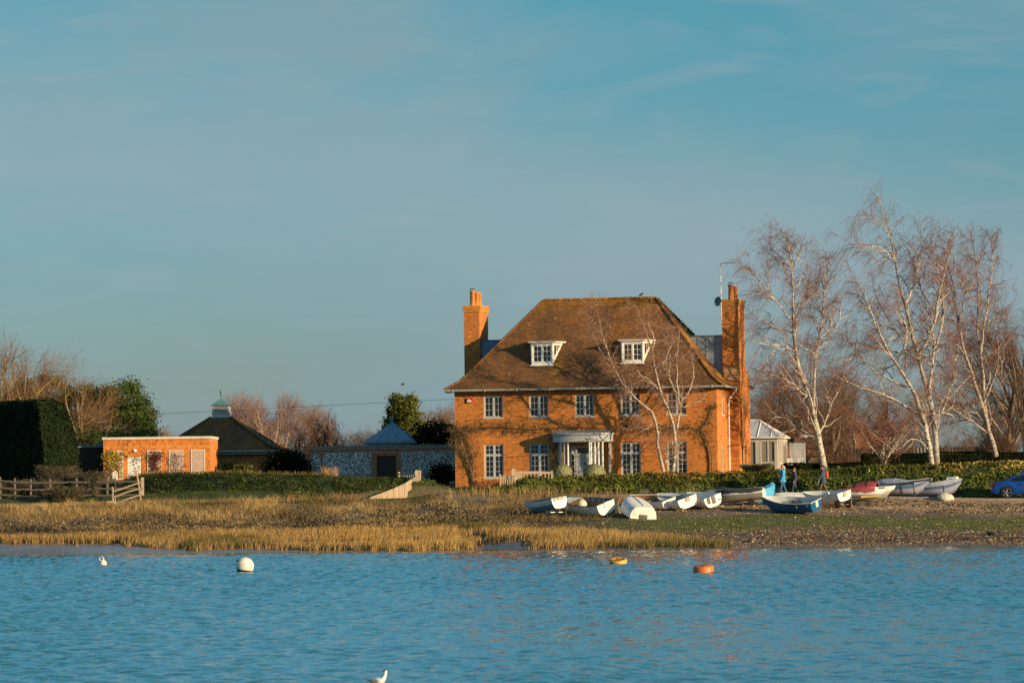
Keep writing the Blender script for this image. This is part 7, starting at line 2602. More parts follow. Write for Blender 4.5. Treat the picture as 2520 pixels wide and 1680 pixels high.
# post and rail fence on the left
M_shadewood = mat('shade_dark_wood', (.12, .10, .085), .9, .3, 3, stretch=(6, 6, .8))  # dark wood colour stands in for the shade over this fence
ff_ = thing('post_and_rail_fence', 'weathered post and rail fence with pointed posts in the shade at far left', 'fence', (0, 0, 0))
posts = [(3, 1172, 1225), (36, 1176, 1228), (75, 1177, 1238), (123, 1175, 1236), (188, 1174, 1240), (263, 1173, 1226)]
Z3 = 3.267
fdist = 240.6
tops_ = []
pl = [(0, 1215), (118, 1225), (246, 1230), (402, 1228), (615, 1226), (861, 1221), (1145, 1222)]
P3 = []
for zx, zy in pl:
    t = at(zx / Z3, 800 + zy / Z3, fdist)
    g = float(terrain(t.x, t.y))
    P3.append((t, g))
    if zx == 1145:
        continue
    r = .075
    mb = MB().lathe([(r, g - .3), (r, t.z - .12), (r * .55, t.z - .03), (0.001, t.z)], 6)
    inst('post', mb.mesh('post', M_shadewood), ff_, (t.x, t.y, 0))
t, g = P3[-1]
inst('post', MB().box((-.085, -.07, g - .3), (.085, .07, t.z)).mesh('post', M_wood), ff_, (t.x, t.y, 0))
for i in range(len(P3) - 1):
    (a, ga), (b_, gb_) = P3[i], P3[i + 1]
    for h_ in (.10, .52, .92):
        n_ = 8
        q = np.array([(a.x + (b_.x - a.x) * k / (n_ - 1), a.y - .10, a.z - .16 - h_ + (b_.z - a.z) * k / (n_ - 1) + rng.normal(0, .018)) for k in range(n_)])
        MB().tubes(q, .05, 5, c=(.85, .9, .95)).build('rail', M_shadewood, ff_)
# sloping broken rails
ZB = 13.06
bx = lambda zx: 240 + zx / ZB
by2 = lambda zy: 1140 + zy / ZB
sd2 = 238.2
q0 = at(bx(490), by2(1250), sd2)
sf_ = thing('sloping_rail_fence', 'sunlit short fence of three sloping rails between a low and a leaning post', 'fence', (q0.x, q0.y, 0))
def bar2(name, pts, r, dd=sd2, sides=6):
    P = [at(bx(x), by2(y), dd) for x, y in pts]
    q = resample(np.array([(p.x - q0.x, p.y - q0.y, p.z) for p in P]), 6)
    MB().tubes(q, r, sides, cap=True).build(name, M_wood, sf_)
bar2('post', [(478, 750), (495, 900), (490, 1350)], .055)
bar2('post', [(1250, 275), (1320, 650), (1390, 1200)], .06, sd2 + .12)
bar2('rail', [(500, 905), (740, 815), (900, 780), (1150, 670), (1300, 635), (1410, 595)], .048, sd2 - .02)
bar2('rail', [(505, 1100), (760, 985), (1000, 890), (1280, 820), (1410, 800)], .048, sd2 - .02)
bar2('rail', [(600, 1290), (800, 1190), (1100, 1095), (1400, 1000)], .048, sd2 - .02)
bar2('cross_bar', [(1120, 400), (1250, 360)], .05, sd2 + .02)
# notice on a pole
nq = at(bx(572), by2(1000), 239.4)
sg_ = thing('notice_sign', 'white rectangular notice with red heading on a thin metal pole', 'sign', (nq.x, nq.y, 0))
g = float(terrain(nq.x, nq.y))
zt_, zb_ = at(bx(580), by2(270), 239.4).z, at(bx(580), by2(522), 239.4).z
MB().tubes(np.array([(0, .03, g - .2), (-.01, .03, zt_ + .08)]), .022, 6).build('pole', M_steel, sg_)
wS = 160 / ZB / 41.6
pnl = MB().box((-wS / 2, -.012, zb_), (wS / 2, .0, zt_)).build('panel', M_white, sg_)
hS = zt_ - zb_
mk = MB()
for i in range(5):
    mk.box((-wS * .2 + i * wS * .125, -.016, zt_ - hS * .18), (-wS * .2 + i * wS * .125 + wS * .09, -.0125, zt_ - hS * .06))
mk.box((-wS * .18, -.016, zt_ - hS * .25), (wS * .38, -.0125, zt_ - hS * .21))
mk.build('heading_lettering', mat('sign_red', (.5, .03, .02), .6, .1, 2), pnl)
mk = MB()
for r_ in range(7):
    x = -wS * .38
    while x < wS * .36:
        w2 = wS * (.04 + .10 * rng.random())
        mk.box((x, -.016, zt_ - hS * (.36 + r_ * .065)), (min(x + w2, wS * .4), -.0125, zt_ - hS * (.345 + r_ * .065) + hS * .012))
        x += w2 + wS * .03
for i in range(4):
    mk.box((-wS * .36 + i * wS * .2, -.016, zb_ + hS * .12), (-wS * .36 + i * wS * .2 + wS * .12, -.0125, zb_ + hS * .19))
mk.build('lettering', mat('sign_grey', (.12, .12, .13), .6, .1, 2), pnl)
nq = at(bx(555), by2(1390), 236.9)
nt = thing('notice_board', 'small white notice nailed to a pale stump beside the sloping rails', 'notice', (nq.x, nq.y, 0))
a, b_ = at(bx(500), by2(1230), 236.9), at(bx(612), by2(1385), 236.9)
pn2 = MB().box((a.x - nq.x, -.012, b_.z), (b_.x - nq.x, 0, a.z)).build('panel', M_white, nt)
mk = MB()
for x0, z0_ in ((.35, .35), (.5, .4), (.42, .6), (.62, .62)):
    mk.box((a.x - nq.x + (b_.x - a.x) * x0, -.015, a.z + (b_.z - a.z) * (z0_ + .06)), (a.x - nq.x + (b_.x - a.x) * (x0 + .07), -.0125, a.z + (b_.z - a.z) * z0_))
mk.build('lettering', M_pebble, pn2)
st_ = at(bx(415), by2(1200), 237.0)
tag(MB().box((-.26, .02, float(terrain(st_.x, 237.0)) - .2), (.22, .35, st_.z)).build('stump_block', M_wood, loc=(st_.x, 237.0, 0)), 'pale squared timber block beside the small white notice', 'block')
st_ = at(188, 1239, 238.6)
tag(MB().box((-.11, 0, float(terrain(st_.x, 238.6)) - .2), (.11, .2, st_.z + .1)).build('stump_block', M_wood, loc=(st_.x, 238.6, 0)), 'small pale block under a fence post at left', 'block')

# overhead cable
c0, c1 = at(395, 1018, 300), at(1150, 980, 300)
P = np.array([tuple(c0 * (1 - t) + c1 * t) for t in np.linspace(-.6, 1.4, 20)])
P[:, 2] -= 1.2 * (1 - ((np.linspace(-.6, 1.4, 20) - .4)) ** 2) * 0
tag(MB().tubes(P, .012, 4).build('overhead_cable', M_black), 'thin overhead cable strung above the pyramid roof and pavilion', 'cable')
for i in (0, 19):
    tag(MB().tubes(np.array([(P[i, 0], P[i, 1], 2.5), (P[i, 0], P[i, 1], P[i, 2] + .2)]), .11, 8).build('cable_pole', M_bark), 'wooden pole carrying the overhead cable' + (' at its left end' if i == 0 else ' behind the house'), 'pole')

# ------------------------------------------------------------------ plants by the house
def ball_shrub(label, px, d, rad, zc_py):
    p = at(px, zc_py, d)
    o = thing('ball_shrub', label, 'shrub', (p.x, p.y, p.z))
    MB().ball((0, 0, 0), rad * .93, 20, 14).build('core', M_sage, o, smooth=True)
    n = 3200
    v = rng.normal(size=(n, 3)); v /= np.linalg.norm(v, axis=1, keepdims=True)
    L = MB()
    leaf_cards(L, v * rad * (.95 + .07 * rng.random((n, 1))), v, .035 * (.7 + .6 * rng.random(n)), np.clip(cvar(n, (1, 1, 1), .3), .2, 2), tilt=.45)
    tag(L.build('foliage', M_sage, o), kind='stuff')
    MB().tubes(np.array([(0, 0, -rad * 1.6), (0, 0, 0)]), .05, 6).build('trunk', M_bark, o)


M_sage = mat('sage_leaf', (.30, .30, .145), .7, .25, 2, trans=.1)
ball_shrub('clipped grey green ball shrub left of the front door', 1385, 242.6, .60, 1166)
ball_shrub('clipped grey green ball shrub right of the front door', 1463, 242.2, .68, 1168)

# pampas clump
pq = at(1862, 1176, 240.8)
pm_ = thing('pampas_clump', 'arching clump of pampas grass at the right corner of the house', 'grass clump', (pq.x, pq.y, float(terrain(pq.x, pq.y))))
n = 1500
a = rng.random(n) * 6.28
ln = .7 + .7 * rng.random(n)
pp = np.zeros((n, 5, 3))
for k in range(5):
    t = k / 4
    rad = .12 + ln * .85 * t ** 1.4
    pp[:, k] = np.stack([np.cos(a) * rad * (.6 + .4 * rng.random()), np.sin(a) * rad, ln * (1.15 * t - .72 * t * t) * 1.6], 1)
pp += rng.normal(0, .04, (n, 1, 3))
L = MB().tubes(pp, np.array([.012, .011, .01, .008, .004])[None], 3, c=np.repeat(np.clip(cvar(n, (1, 1, 1), .3), .2, 2)[:, None], 5, axis=1))
tag(L.build('blades', mat('pampas_blade', (.20, .20, .075), .7, .3, 1), pm_), kind='stuff')

# twiggy tan shrub on the left bank
sq = at(812, 1180, 243.2)
ts = thing('twiggy_shrub', 'upright tan twiggy shrub standing on the left bank before the flint wall', 'shrub', (sq.x, sq.y, float(terrain(sq.x, sq.y))))
n = 240
pp = np.zeros((n, 6, 3))
a = rng.random(n) * 6.28; sp_ = .15 + .42 * rng.random(n) ** .6; hh = .45 + .95 * rng.random(n)
for k in range(6):
    t = k / 5
    pp[:, k] = np.stack([np.cos(a) * sp_ * (.25 + .75 * t), np.sin(a) * sp_ * (.25 + .75 * t), hh * t], 1)
pp[:, 1:] += rng.normal(0, .035, (n, 5, 3))
tag(MB().tubes(pp, np.linspace(.014, .006, 6)[None], 3, c=np.repeat(np.clip(cvar(n, (1, 1, 1), .3), .2, 2)[:, None], 6, axis=1)).build('twigs', mat('tan_twig', (.40, .23, .11), .8, .2, 2), ts), kind='stuff')
MB().ball((0, 0, .1), .14, 8, 6).build('stump', M_bark, ts)

# dead bramble mass in front of the fence
for px, d, w_, h_, lab in [(162, 239.0, 1.5, 1.4, 'dark brown bramble mound smothering the left fence'), (275, 241.5, .9, 1.0, 'low dark bramble behind the notice sign'), (95, 242.0, 1.8, 1.3, 'dark bramble behind the far left fence posts'), (140, 245.5, 1.7, 2.4, 'tall dead twiggy bush at the foot of the clipped hedge'), (225, 244.5, 1.4, 1.9, 'dark twiggy bush left of the brick outbuilding'), (10, 241.5, 1.6, 1.2, 'dark bramble at the left edge behind the fence')]:
    q = at(px, 1200, d)
    o = thing('bramble', lab, 'bramble', (q.x, q.y, float(terrain(q.x, q.y))))
    n = 380
    pp = np.zeros((n, 6, 3))
    a = rng.random(n) * 6.28; hh = h_ * (.5 + .5 * rng.random(n)); r0_ = w_ * .3 * rng.random(n)
    for k in range(6):
        t = k / 5
        rad = r0_ + w_ * .7 * t * (.4 + .6 * rng.random(n) * 0 + .4)
        pp[:, k] = np.stack([np.cos(a) * rad, np.sin(a) * rad * .7, hh * (1.5 * t - .75 * t * t) * 1.1], 1)
    pp[:, 1:] += rng.normal(0, .07, (n, 5, 3))
    tag(MB().tubes(pp, np.linspace(.014, .006, 6)[None], 3, c=np.repeat(np.clip(cvar(n, (1, 1, 1), .3), .2, 2)[:, None], 6, axis=1)).build('canes', mat('bramble_cane', (.11, .075, .045), .9, .3, 2), o), kind='stuff')
    n = 700
    th = rng.random(n) * 6.28; el = rng.random(n)
    Pq = np.stack([np.cos(th) * w_ * .85 * np.sqrt(1 - el ** 2 * .8) * rng.random(n) ** .3, np.sin(th) * w_ * .6 * rng.random(n) ** .3, el * h_ * .8], 1)
    L = MB(); leaf_quads(L, Pq, .07, np.clip(cvar(n, (.8, .8, .7), .4), .1, 2))
    tag(L.build('leaves', M_leaf, o), kind='stuff')

# daffodils and clumps of strap leaves
M_strap = mat('strap_leaf', (.10, .17, .085), .6, .25, 2, trans=.15)
M_daff = mat('daffodil', (.75, .50, .02), .6, .1, 2)
fl_i = 0
for px, py, d, n, flo, lab in [(432, 1222, 239.0, 46, 0, 'clump of strap leaves on the shaded grass below the outbuilding'), (452, 1222, 238.7, 60, 0, 'wider clump of grey green strap leaves below the bank'), (505, 1223, 238.6, 60, 0, 'clump of strap leaves right of the other two leaf clumps'), (525, 1222, 238.8, 46, 0, 'rightmost clump of strap leaves below the shaded bank'), (785, 1182, 244.5, 70, 14, 'daffodils in flower left of the tan twiggy shrub'), (840, 1184, 243.6, 40, 5, 'few daffodils right of the tan twiggy shrub'), (700, 1172, 247.0, 46, 2, 'strap leaves on the bank top by the dark wall'), (1115, 1196, 246.4, 40, 6, 'pale flowers at the foot of the house corner'), (985, 1182, 240.5, 40, 0, 'leaf clump beside the picket gate'), (2065, 1168, 240.0, 46, 0, 'grey green leaf clump on the right bank before the dark hedge')]:
    q = at(px, py, d)
    g = float(terrain(q.x, q.y))
    o = thing('leaf_clump', lab, 'plant clump', (q.x, q.y, g), 0, 'clumps of spring bulbs')
    x, y = rng.normal(0, .22, n), rng.normal(0, .12, n)
    L = MB(); blades(L, x, y, np.full(n, -.02), .22 + .2 * rng.random(n), np.full(n, .035), rng.normal(0, .35, (n, 2)), np.clip(cvar(n, (1, 1, 1), .2), .2, 2))
    tag(L.build('leaves', M_strap, o), kind='stuff')
    if flo:
        fm_ = MB()
        for i in range(flo):
            c_ = (rng.normal(0, .24), rng.normal(-.05, .1), .36 + .1 * rng.random())
            fm_.ball(c_, .04, 6, 4)
            fm_.tubes(np.array([(c_[0], c_[1], 0), c_]), .006, 3, c=(.2, .5, 2))
        tag(fm_.build('flowers', M_daff if px != 1115 else M_white, o), kind='stuff')

# wisteria on the facade
wi = thing('climbing_plant', 'bare old climber trained along the house front between the storeys', 'climbing plant', (HL.x, HL.y, ZG), HROT)
z1 = lambda x, y: hp(1080 + x / 2.85, 680 + y / 2.85)
z2 = lambda x, y: hp(1460 + x / 2.85, 680 + y / 2.85)
stems = [
    [z1(275, 1490), z1(262, 1430), z1(230, 1380), z1(195, 1260), z1(160, 1160), z1(140, 1070), z1(200, 1060), z1(300, 1065), z1(400, 1060), z1(480, 1050), z1(600, 1075), z1(700, 1070), z1(800, 1065), z1(900, 1060), z1(1050, 1058), z1(1140, 1060)],
    [z1(255, 1490), z1(240, 1400), z1(250, 1280), z1(225, 1180), z1(170, 1090), z1(120, 1040), z1(90, 1100)],
    [z1(262, 1480), z1(220, 1330), z1(160, 1220), z1(120, 1130), z1(80, 1140)],
    [z2(833, 1390), z2(838, 1260), z2(815, 1160), z2(770, 1070), z2(700, 1060), z2(560, 1075), z2(420, 1065), z2(300, 1060), z2(160, 1075)],
    [z2(770, 1070), z2(830, 1000), z2(860, 900)],
    [z1(800, 1065), z1(830, 1150), z1(820, 1250), z1(840, 1330)],
]
P0 = np.array([resample([tuple(p) for p in s_], 26) for s_ in stems])
R0 = np.array([np.linspace(.045, .018, 26)] * 6)
rsw = np.random.default_rng(61)
P1, R1 = sprout(P0, R0, 520, R(70), .55, 6, .02, up=.0, jit=.35, t0=.15, rs=rsw, rmin=.007, shrink=.1)
P2, R2 = sprout(P1, R1, 1900, R(60), .34, 5, .02, up=-.1, jit=.4, t0=.1, rs=rsw, rmin=.005, shrink=.1)
for Pq in (P1, P2):
    Pq[..., 1] = -.06 - np.abs(Pq[..., 1] + .06) * .45
tw = MB()
MB().tubes(P0, R0, 6, c=(.8, .7, .55)).build('stem', M_bark, wi, smooth=True)
tw.tubes(P1, R1, 3, c=(.9, .75, .5)).tubes(P2, R2, 3, c=(.9, .70, .42))
tag(tw.build('twigs', M_bark, wi), kind='stuff')
n = 2600
ii = rng.integers(0, len(P2), n)
Pq = P2[ii, rng.integers(1, 5, n)] + rng.normal(0, .03, (n, 3))
L = MB(); leaf_quads(L, Pq, .035, np.clip(cvar(n, (1.5, 1.1, .6), .4), .2, 4))
tag(L.build('leaves', M_leaf, wi), kind='stuff')
# low russet shrub at the house foot
for px, w_, lab in ((1195, .9, 'low russet shrub under the leftmost ground floor window'), (1222, .7, 'low russet shrub left of the short palisade')):
    q = at(px, 1192, 244.5)
    o = thing('russet_shrub', lab, 'shrub', (q.x, q.y, 3.15))
    n = 300
    pp = np.zeros((n, 5, 3)); a = rng.random(n) * 6.28
    for k in range(5):
        t = k / 4
        pp[:, k] = np.stack([np.cos(a) * w_ * t * .8, np.sin(a) * .3 * t, (.25 + .4 * rng.random()) * (1.4 * t - .5 * t * t) + .0 * a], 1)
    pp[:, 1:] += rng.normal(0, .06, (n, 4, 3))
    tag(MB().tubes(pp, np.linspace(.014, .006, 5)[None], 3, c=np.repeat(np.clip(cvar(n, (1, 1, 1), .3), .2, 2)[:, None], 5, axis=1)).build('twigs', mat('russet_twig', (.42, .16, .055), .8, .2, 2), o), kind='stuff')
    MB().ball((0, 0, .05), .10, 8, 6).build('stump', M_bark, o)

# ------------------------------------------------------------------ people
M_skin = mat('skin', (.52, .29, .19), .6, .08, 6)


def skin_mesh(verts, edges, radii, m, name, parent, root=0, sub=1, flat=None):
    me = bpy.data.meshes.new(name)
    me.from_pydata([tuple(v) for v in verts], edges, [])
    o = bpy.data.objects.new(name, me)
    col.objects.link(o)
    md = o.modifiers.new('skin', 'SKIN')
    for i, v in enumerate(me.skin_vertices[0].data):
        rr = radii[i]
        v.radius = rr if isinstance(rr, tuple) else (rr, rr)
        v.use_root = (i == root)
    ms = o.modifiers.new('sub', 'SUBSURF'); ms.levels = sub; ms.render_levels = sub
    dg = bpy.context.evaluated_depsgraph_get()
    ev = o.evaluated_get(dg)
    nm = bpy.data.meshes.new_from_object(ev)
    bpy.data.objects.remove(o)
    bpy.data.meshes.remove(me)
    ca = nm.color_attributes.new('tint', 'FLOAT_COLOR', 'POINT')
    ca.data.foreach_set('color', np.ones(len(nm.vertices) * 4, np.float32))
    nm.materials.clear(); nm.materials.append(m)
    nm.polygons.foreach_set('use_smooth', np.ones(len(nm.polygons), bool))
    ob_2 = bpy.data.objects.new(name, nm)
    col.objects.link(ob_2)
    ob_2.parent = parent
    return ob_2


def person(label, px, d, H, stride, jacket_m, trouser_m, hair_m, shoe_m, long_hair=False, jl=.62, arms=((-.10, .05), (.10, -.05)), fx=math.pi, bulky=1.0, ph=1.0):
    p = at(px, 1214, d)
    g = float(road_z(p.x)) + .03
    o = thing('person', label, 'person', (p.x, p.y, g), fx)
    k = H / 1.70
    V, E, Rd = [], [], []

    def add(v, r, par=None):
        V.append(Vector(v) * k); Rd.append(r * k if not isinstance(r, tuple) else tuple(q * k for q in r))
        if par is not None:
            E.append((par, len(V) - 1))
        return len(V) - 1
    pel = add((0, 0, .93), (.14, .11))
    wa = add((.01, 0, 1.10), (.125, .095), pel)
    ch = add((.01, 0, 1.30), (.15, .105), wa)
    nk = add((.015, 0, 1.455), .055, ch)
    hd0 = add((.03, 0, 1.53), .066, nk)
    hd = add((.035, 0, 1.60), (.078, .085), hd0)
    ht = add((.02, 0, 1.665), .06, hd)
    add((.115, 0, 1.585), .014, hd)            # nose
    add((.01, .085, 1.59), .014, hd); add((.01, -.085, 1.59), .014, hd)   # ears
    legs = []
    for sg, st_ in ((1, stride), (-1, -stride)):
        hpv = add((0, sg * .095, .86), .092, pel)
        kn = add((st_ * .55 + .03, sg * .10, .49), .058, hpv)
        an = add((st_ - (.06 if st_ < 0 else 0), sg * .10, .085 + (.05 if st_ < 0 else 0)), .042, kn)
        toe = add((st_ + .14 - (.06 if st_ < 0 else 0), sg * .11, .035), .034, an)
        legs.append((hpv, kn, an, toe))
    armsv = []
    for sg, (ax_, fx_) in ((1, arms[0]), (-1, arms[1])):
        sh = add((0, sg * .185, 1.385), .062, ch)
        el = add((ax_, sg * .235, 1.12), .045, sh)
        wr = add((ax_ + fx_ + .08, sg * .235, .89), .030, el)
        pa = add((ax_ + fx_ + .10, sg * .232, .825), .034, wr)
        for q, (dy_, ln_) in enumerate(((-.030, .085), (-.010, .095), (.010, .09), (.028, .07))):
            f1 = add((ax_ + fx_ + .11 + dy_ * .6, sg * .23 + dy_ * .5, .775), .0105, pa)
            add((ax_ + fx_ + .125 + dy_ * .6, sg * .215 + dy_ * .5, .775 - ln_ * .6), .009, f1)
        t1 = add((ax_ + fx_ + .135, sg * .205, .815), .012, pa)
        add((ax_ + fx_ + .155, sg * .20, .775), .010, t1)
        armsv.append((sh, el, wr))
    skin_mesh(V, E, Rd, M_skin, 'body', o)
    # trousers
    tv, te, tr_ = [V[pel]], [], [(.155 * k, .125 * k)]
    for (a, b_, c_, _t) in legs:
        i0 = len(tv)
        tv += [V[a], V[b_], V[c_] + Vector((0, 0, .03 * k))]
        tr_ += [.108 * k, .078 * k, .062 * k]
        te += [(0, i0), (i0, i0 + 1), (i0 + 1, i0 + 2)]
    skin_mesh(tv, te, tr_, trouser_m, 'trousers', o)
    # shoes
    for (a, b_, c_, t_) in legs:
        skin_mesh([V[c_] - Vector((.05 * k, 0, .02 * k)), V[c_] + Vector((.03, 0, -.035)) * k, V[t_]], [(0, 1), (1, 2)], [.05 * k, .05 * k, .042 * k], shoe_m, 'shoe', o)
    # jacket: flared body rings and sleeves
    J = MB()
    zs = [1.47, 1.44, 1.39, 1.28, 1.12, .98, .84, 1.42 - jl]
    rx_ = [.075, .10, .14, .155, .145, .165, .19, .215]
    ry_ = [.085, .14, .205, .215, .195, .215, .235, .25]
    zs = sorted(set([z for z in zs if z >= 1.42 - jl]), reverse=True)
    rings = []
    for z in zs:
        ix = np.interp(-z, [-q for q in [1.47, 1.44, 1.39, 1.28, 1.12, .98, .84, .66]], rx_) * bulky
        iy = np.interp(-z, [-q for q in [1.47, 1.44, 1.39, 1.28, 1.12, .98, .84, .66]], ry_) * bulky
        a = np.arange(14) * 2 * math.pi / 14
        fold = 1 + .035 * np.sin(a * 3 + z * 9)
        rings.append(np.stack([(.005 + np.cos(a) * ix * fold) * k, np.sin(a) * iy * fold * k, np.full(14, z * k)], 1))
    G = np.array(rings)
    G = np.concatenate([G, G[:, :1]], 1)
    grid(J, G)
    for (s_, e_, w_) in armsv:
        q = resample(np.array([tuple(V[s_] + Vector((0, 0, .03 * k))), tuple(V[s_]), tuple(V[e_]), tuple(V[w_] + Vector((0, 0, .01)))]), 8)
        J.tubes(q, np.array([.05, .085, .088, .082, .074, .068, .06, .056]) * k * bulky, 10)
    jk = J.build('jacket', jacket_m, o, smooth=True)
    hd_ = MB()
    a = np.linspace(-math.pi * .75, math.pi * .75, 11)
    hd_.tubes(np.stack([(-.045 - .055 * np.cos(a)) * k, .10 * np.sin(a) * k, (1.44 + .035 * np.cos(a)) * k], 1), .042 * k, 6)
    hd_.build('hood', jacket_m, jk, smooth=True)
    # hair
    Hm = MB().ball((.005 * k, 0, 1.625 * k), .104 * k, 14, 10, sc=(1.0, .90, .93))
    Vv = Hm.v[0]
    cut = (Vv[:, 0] > .052 * k) & (Vv[:, 2] < 1.655 * k)
    Vv[cut, 0] = .045 * k
    if long_hair:
        q = np.array([(-.045, 0, 1.64), (-.085, 0, 1.55), (-.09, 0, 1.46), (-.11, 0, 1.38)]) * k
        Hm.tubes(resample(q, 6), np.array([.07, .085, .08, .07, .055, .03]) * k, 8)
    Hm.build('hair', hair_m, o, smooth=True)
    ey = MB()
    for sg in (-1, 1):
        ey.ball((.108 * k, sg * .033 * k, 1.605 * k), .009 * k, 6, 4)
    ey.build('eyes', M_black, o)
    MB().tubes(np.array([(.112, -.022, 1.548), (.116, 0, 1.546), (.112, .022, 1.548)]) * k, .006 * k, 4, c=(.6, .25, .25)).build('mouth', mat('lips', (.35, .12, .10), .6, .1, 5), o)
    return o, V, armsv, k


M_bluej = mat('azure_cloth', (.03, .30, .62), .7, .12, 6)
M_jean = mat('denim', (.03, .10, .19), .85, .2, 8)
M_navyj = mat('navy_cloth', (.035, .042, .065), .8, .25, 6)
M_navyc = mat('slate_cloth', (.040, .062, .095), .8, .2, 6)
M_brownt = mat('brown_cloth', (.13, .085, .045), .9, .2, 8)
M_blond = mat('blond_hair', (.45, .32, .17), .7, .25, 20)
M_ginger = mat('ginger_hair', (.26, .105, .03), .7, .25, 20)
M_dark = mat('dark_hair', (.035, .028, .02), .7, .25, 20)
M_shoe = mat('shoe_leather', (.08, .04, .025), .6, .2, 5)
person('walking woman in a bright azure coat with long blond hair', 1927, 236.2, 1.70, .15, M_bluej, M_jean, M_blond, M_shoe, long_hair=True, jl=.70, arms=((-.02, .03), (.0, .05)))
person('shorter walker in a navy quilted jacket with short ginger hair', 1956, 236.6, 1.57, .16, M_navyj, M_navyj, M_ginger, M_black, jl=.56, arms=((-.06, .02), (.10, .08)), bulky=1.05)
o_, V_, av, k_ = person('walking man in a long navy coat and brown trousers', 2026, 236.0, 1.74, .22, M_navyc, M_brownt, M_dark, M_shoe, jl=.72, arms=((.10, .06), (.04, .02)), bulky=1.08)
Mw = o_.matrix_basis
hw2 = Mw @ (V_[av[0][2]] + Vector((.05, 0, -.14)))
# lead with a green grip in his hand, and the orange backpack
bp_ = thing('hand_lead', 'small green grip held in the hand of the man in the navy coat', 'grip', hw2)
MB().box((-.03, -.025, -.14), (.03, .025, .0)).ball((0, 0, -.14), .04, 8, 6).build('grip', mat('green_plastic', (.01, .22, .13), .5, .1, 4), bp_)
pk = Mw @ Vector((-.22, -.02, 1.03))
bk_ = thing('backpack', 'orange red backpack on the back of the man in the navy coat', 'backpack', pk)
MB().ball((0, 0, .17), .26, 12, 9, sc=(.42, .58, 1.05)).build('pack', mat('orange_fabric', (.50, .07, .015), .8, .15, 5), bk_, smooth=True)
MB().tubes(np.array([(-.02, -.12, .40), (-.16, -.13, .44), (-.24, -.13, .30), (-.2, -.15, .0), (0, -.13, -.03)]), .018, 5).build('strap', M_navyj, bk_)

# ------------------------------------------------------------------ buoys
def at_water(px, py):
    """point on the water surface seen at a pixel"""
    a = at(px, py, 100.0)
    k = EYE / (EYE - a.z)
    return Vector((a.x * k, 100.0 * k, 0))


M_buoyw = mat('buoy_white', (.78, .72, .62), .5, .12, 3, color2=(.66, .58, .46))
M_algae = mat('algae_band', (.025, .030, .010), .8, .3, 6)
p = at_water(601, 1407)
by = thing('mooring_buoy', 'large white ball buoy with dark green waterline band', 'buoy', (p.x, p.y, 0))
by.rotation_euler = (0, R(7), 0)
rB = 22.3 / F * p.y
th = np.linspace(.0, 1, 12)
z0_ = rB * .66
MB().lathe([(rB * math.sqrt(max(0, 1 - u * u)) + .0, z0_ + u * rB) for u in np.linspace(-.42, 1, 18)], 28).build('float', M_buoyw, by, smooth=True)
MB().lathe([(rB * math.sqrt(max(0, 1 - u * u)) + .004, z0_ + u * rB) for u in np.linspace(-.98, -.42, 8)], 28).build('waterline_band', M_algae, by, smooth=True)
MB().tubes(np.array([(-rB * .80, -.05, z0_ + rB * .55), (-rB * 1.0, -.08, z0_ + rB * .62), (-rB * .95, -.05, z0_ + rB * .40)]), .03, 5).box((-rB * .98, -.1, z0_ + rB * .5), (-rB * .78, 0, z0_ + rB * .64)).build('shackle', M_black, by)
MB().tubes(np.array([(rB * .06, -rB * .93, z0_ + rB * .38), (-rB * .25, -rB * .96, z0_ + rB * .15), (-rB * .5, -rB * .86, z0_ - rB * .1)]), .006, 4).build('scuff', M_rub, by)
p = at_water(254, 1388)
sb_ = thing('pickup_buoy', 'small white buoy with a loop handle at the left', 'buoy', (p.x, p.y, 0))
sb_.rotation_euler = (0, R(-14), 0)
MB().lathe([(0.001, -.16), (.13, -.12), (.165, 0), (.16, .09), (.11, .17), (.0601, .2)], 16).build('float', M_buoyw, sb_, smooth=True)
MB().tubes(np.array([(-.085, 0, .13), (-.10, 0, .28), (-.07, 0, .34), (.03, 0, .34), (.07, 0, .28), (.08, 0, .14)]), .026, 6).build('handle', M_buoyw, sb_, smooth=True)


def disc_buoy(label, px, py, w, hgt, tilt, m, ring, heel):
    p = at_water(px, py)
    o = thing('disc_buoy', label, 'buoy', (p.x, p.y, 0))
    o.rotation_euler = (R(tilt), R(heel), 0)
    r = w / F * p.y / 2
    h = hgt
    prof = [(r * .97, -.16), (r, .02), (r * .98, h * .75), (r * .90, h * .97), (r * .78, h)] + ([(r * .66, h * .92), (r * .60, h * .78), (0.001, h * .74)] if ring else [(r * .5, h * 1.01), (0.001, h * 1.0)])
    MB().lathe(prof, 26).build('float', m, o, smooth=True)
    MB().lathe([(r * .985, -.16), (r * 1.012, -.02), (r * 1.012, .055)], 26).build('waterline_band', M_algae, o, smooth=True)
    MB().tubes(np.array([(-.04 + .06 * math.cos(t), -.05, h * .9 + .07 * math.sin(t)) for t in np.linspace(0, 6.3, 9)]), .02, 5).box((-.14, -.08, h * .74), (.12, .06, h * .86)).build('shackle', mat('rusty_iron', (.09, .035, .015), .8, .3, 10), o)
    return o


disc_buoy('yellow ring shaped buoy with dished top', 1522, 1387, 44, .21, 13, mat('buoy_yellow', (.62, .30, .025), .5, .25, 2), True, -3)
disc_buoy('squat orange buoy with dark waterline right of the yellow one', 1732, 1410, 52, .28, 6, mat('buoy_orange', (.58, .14, .015), .5, .25, 2), False, -4)

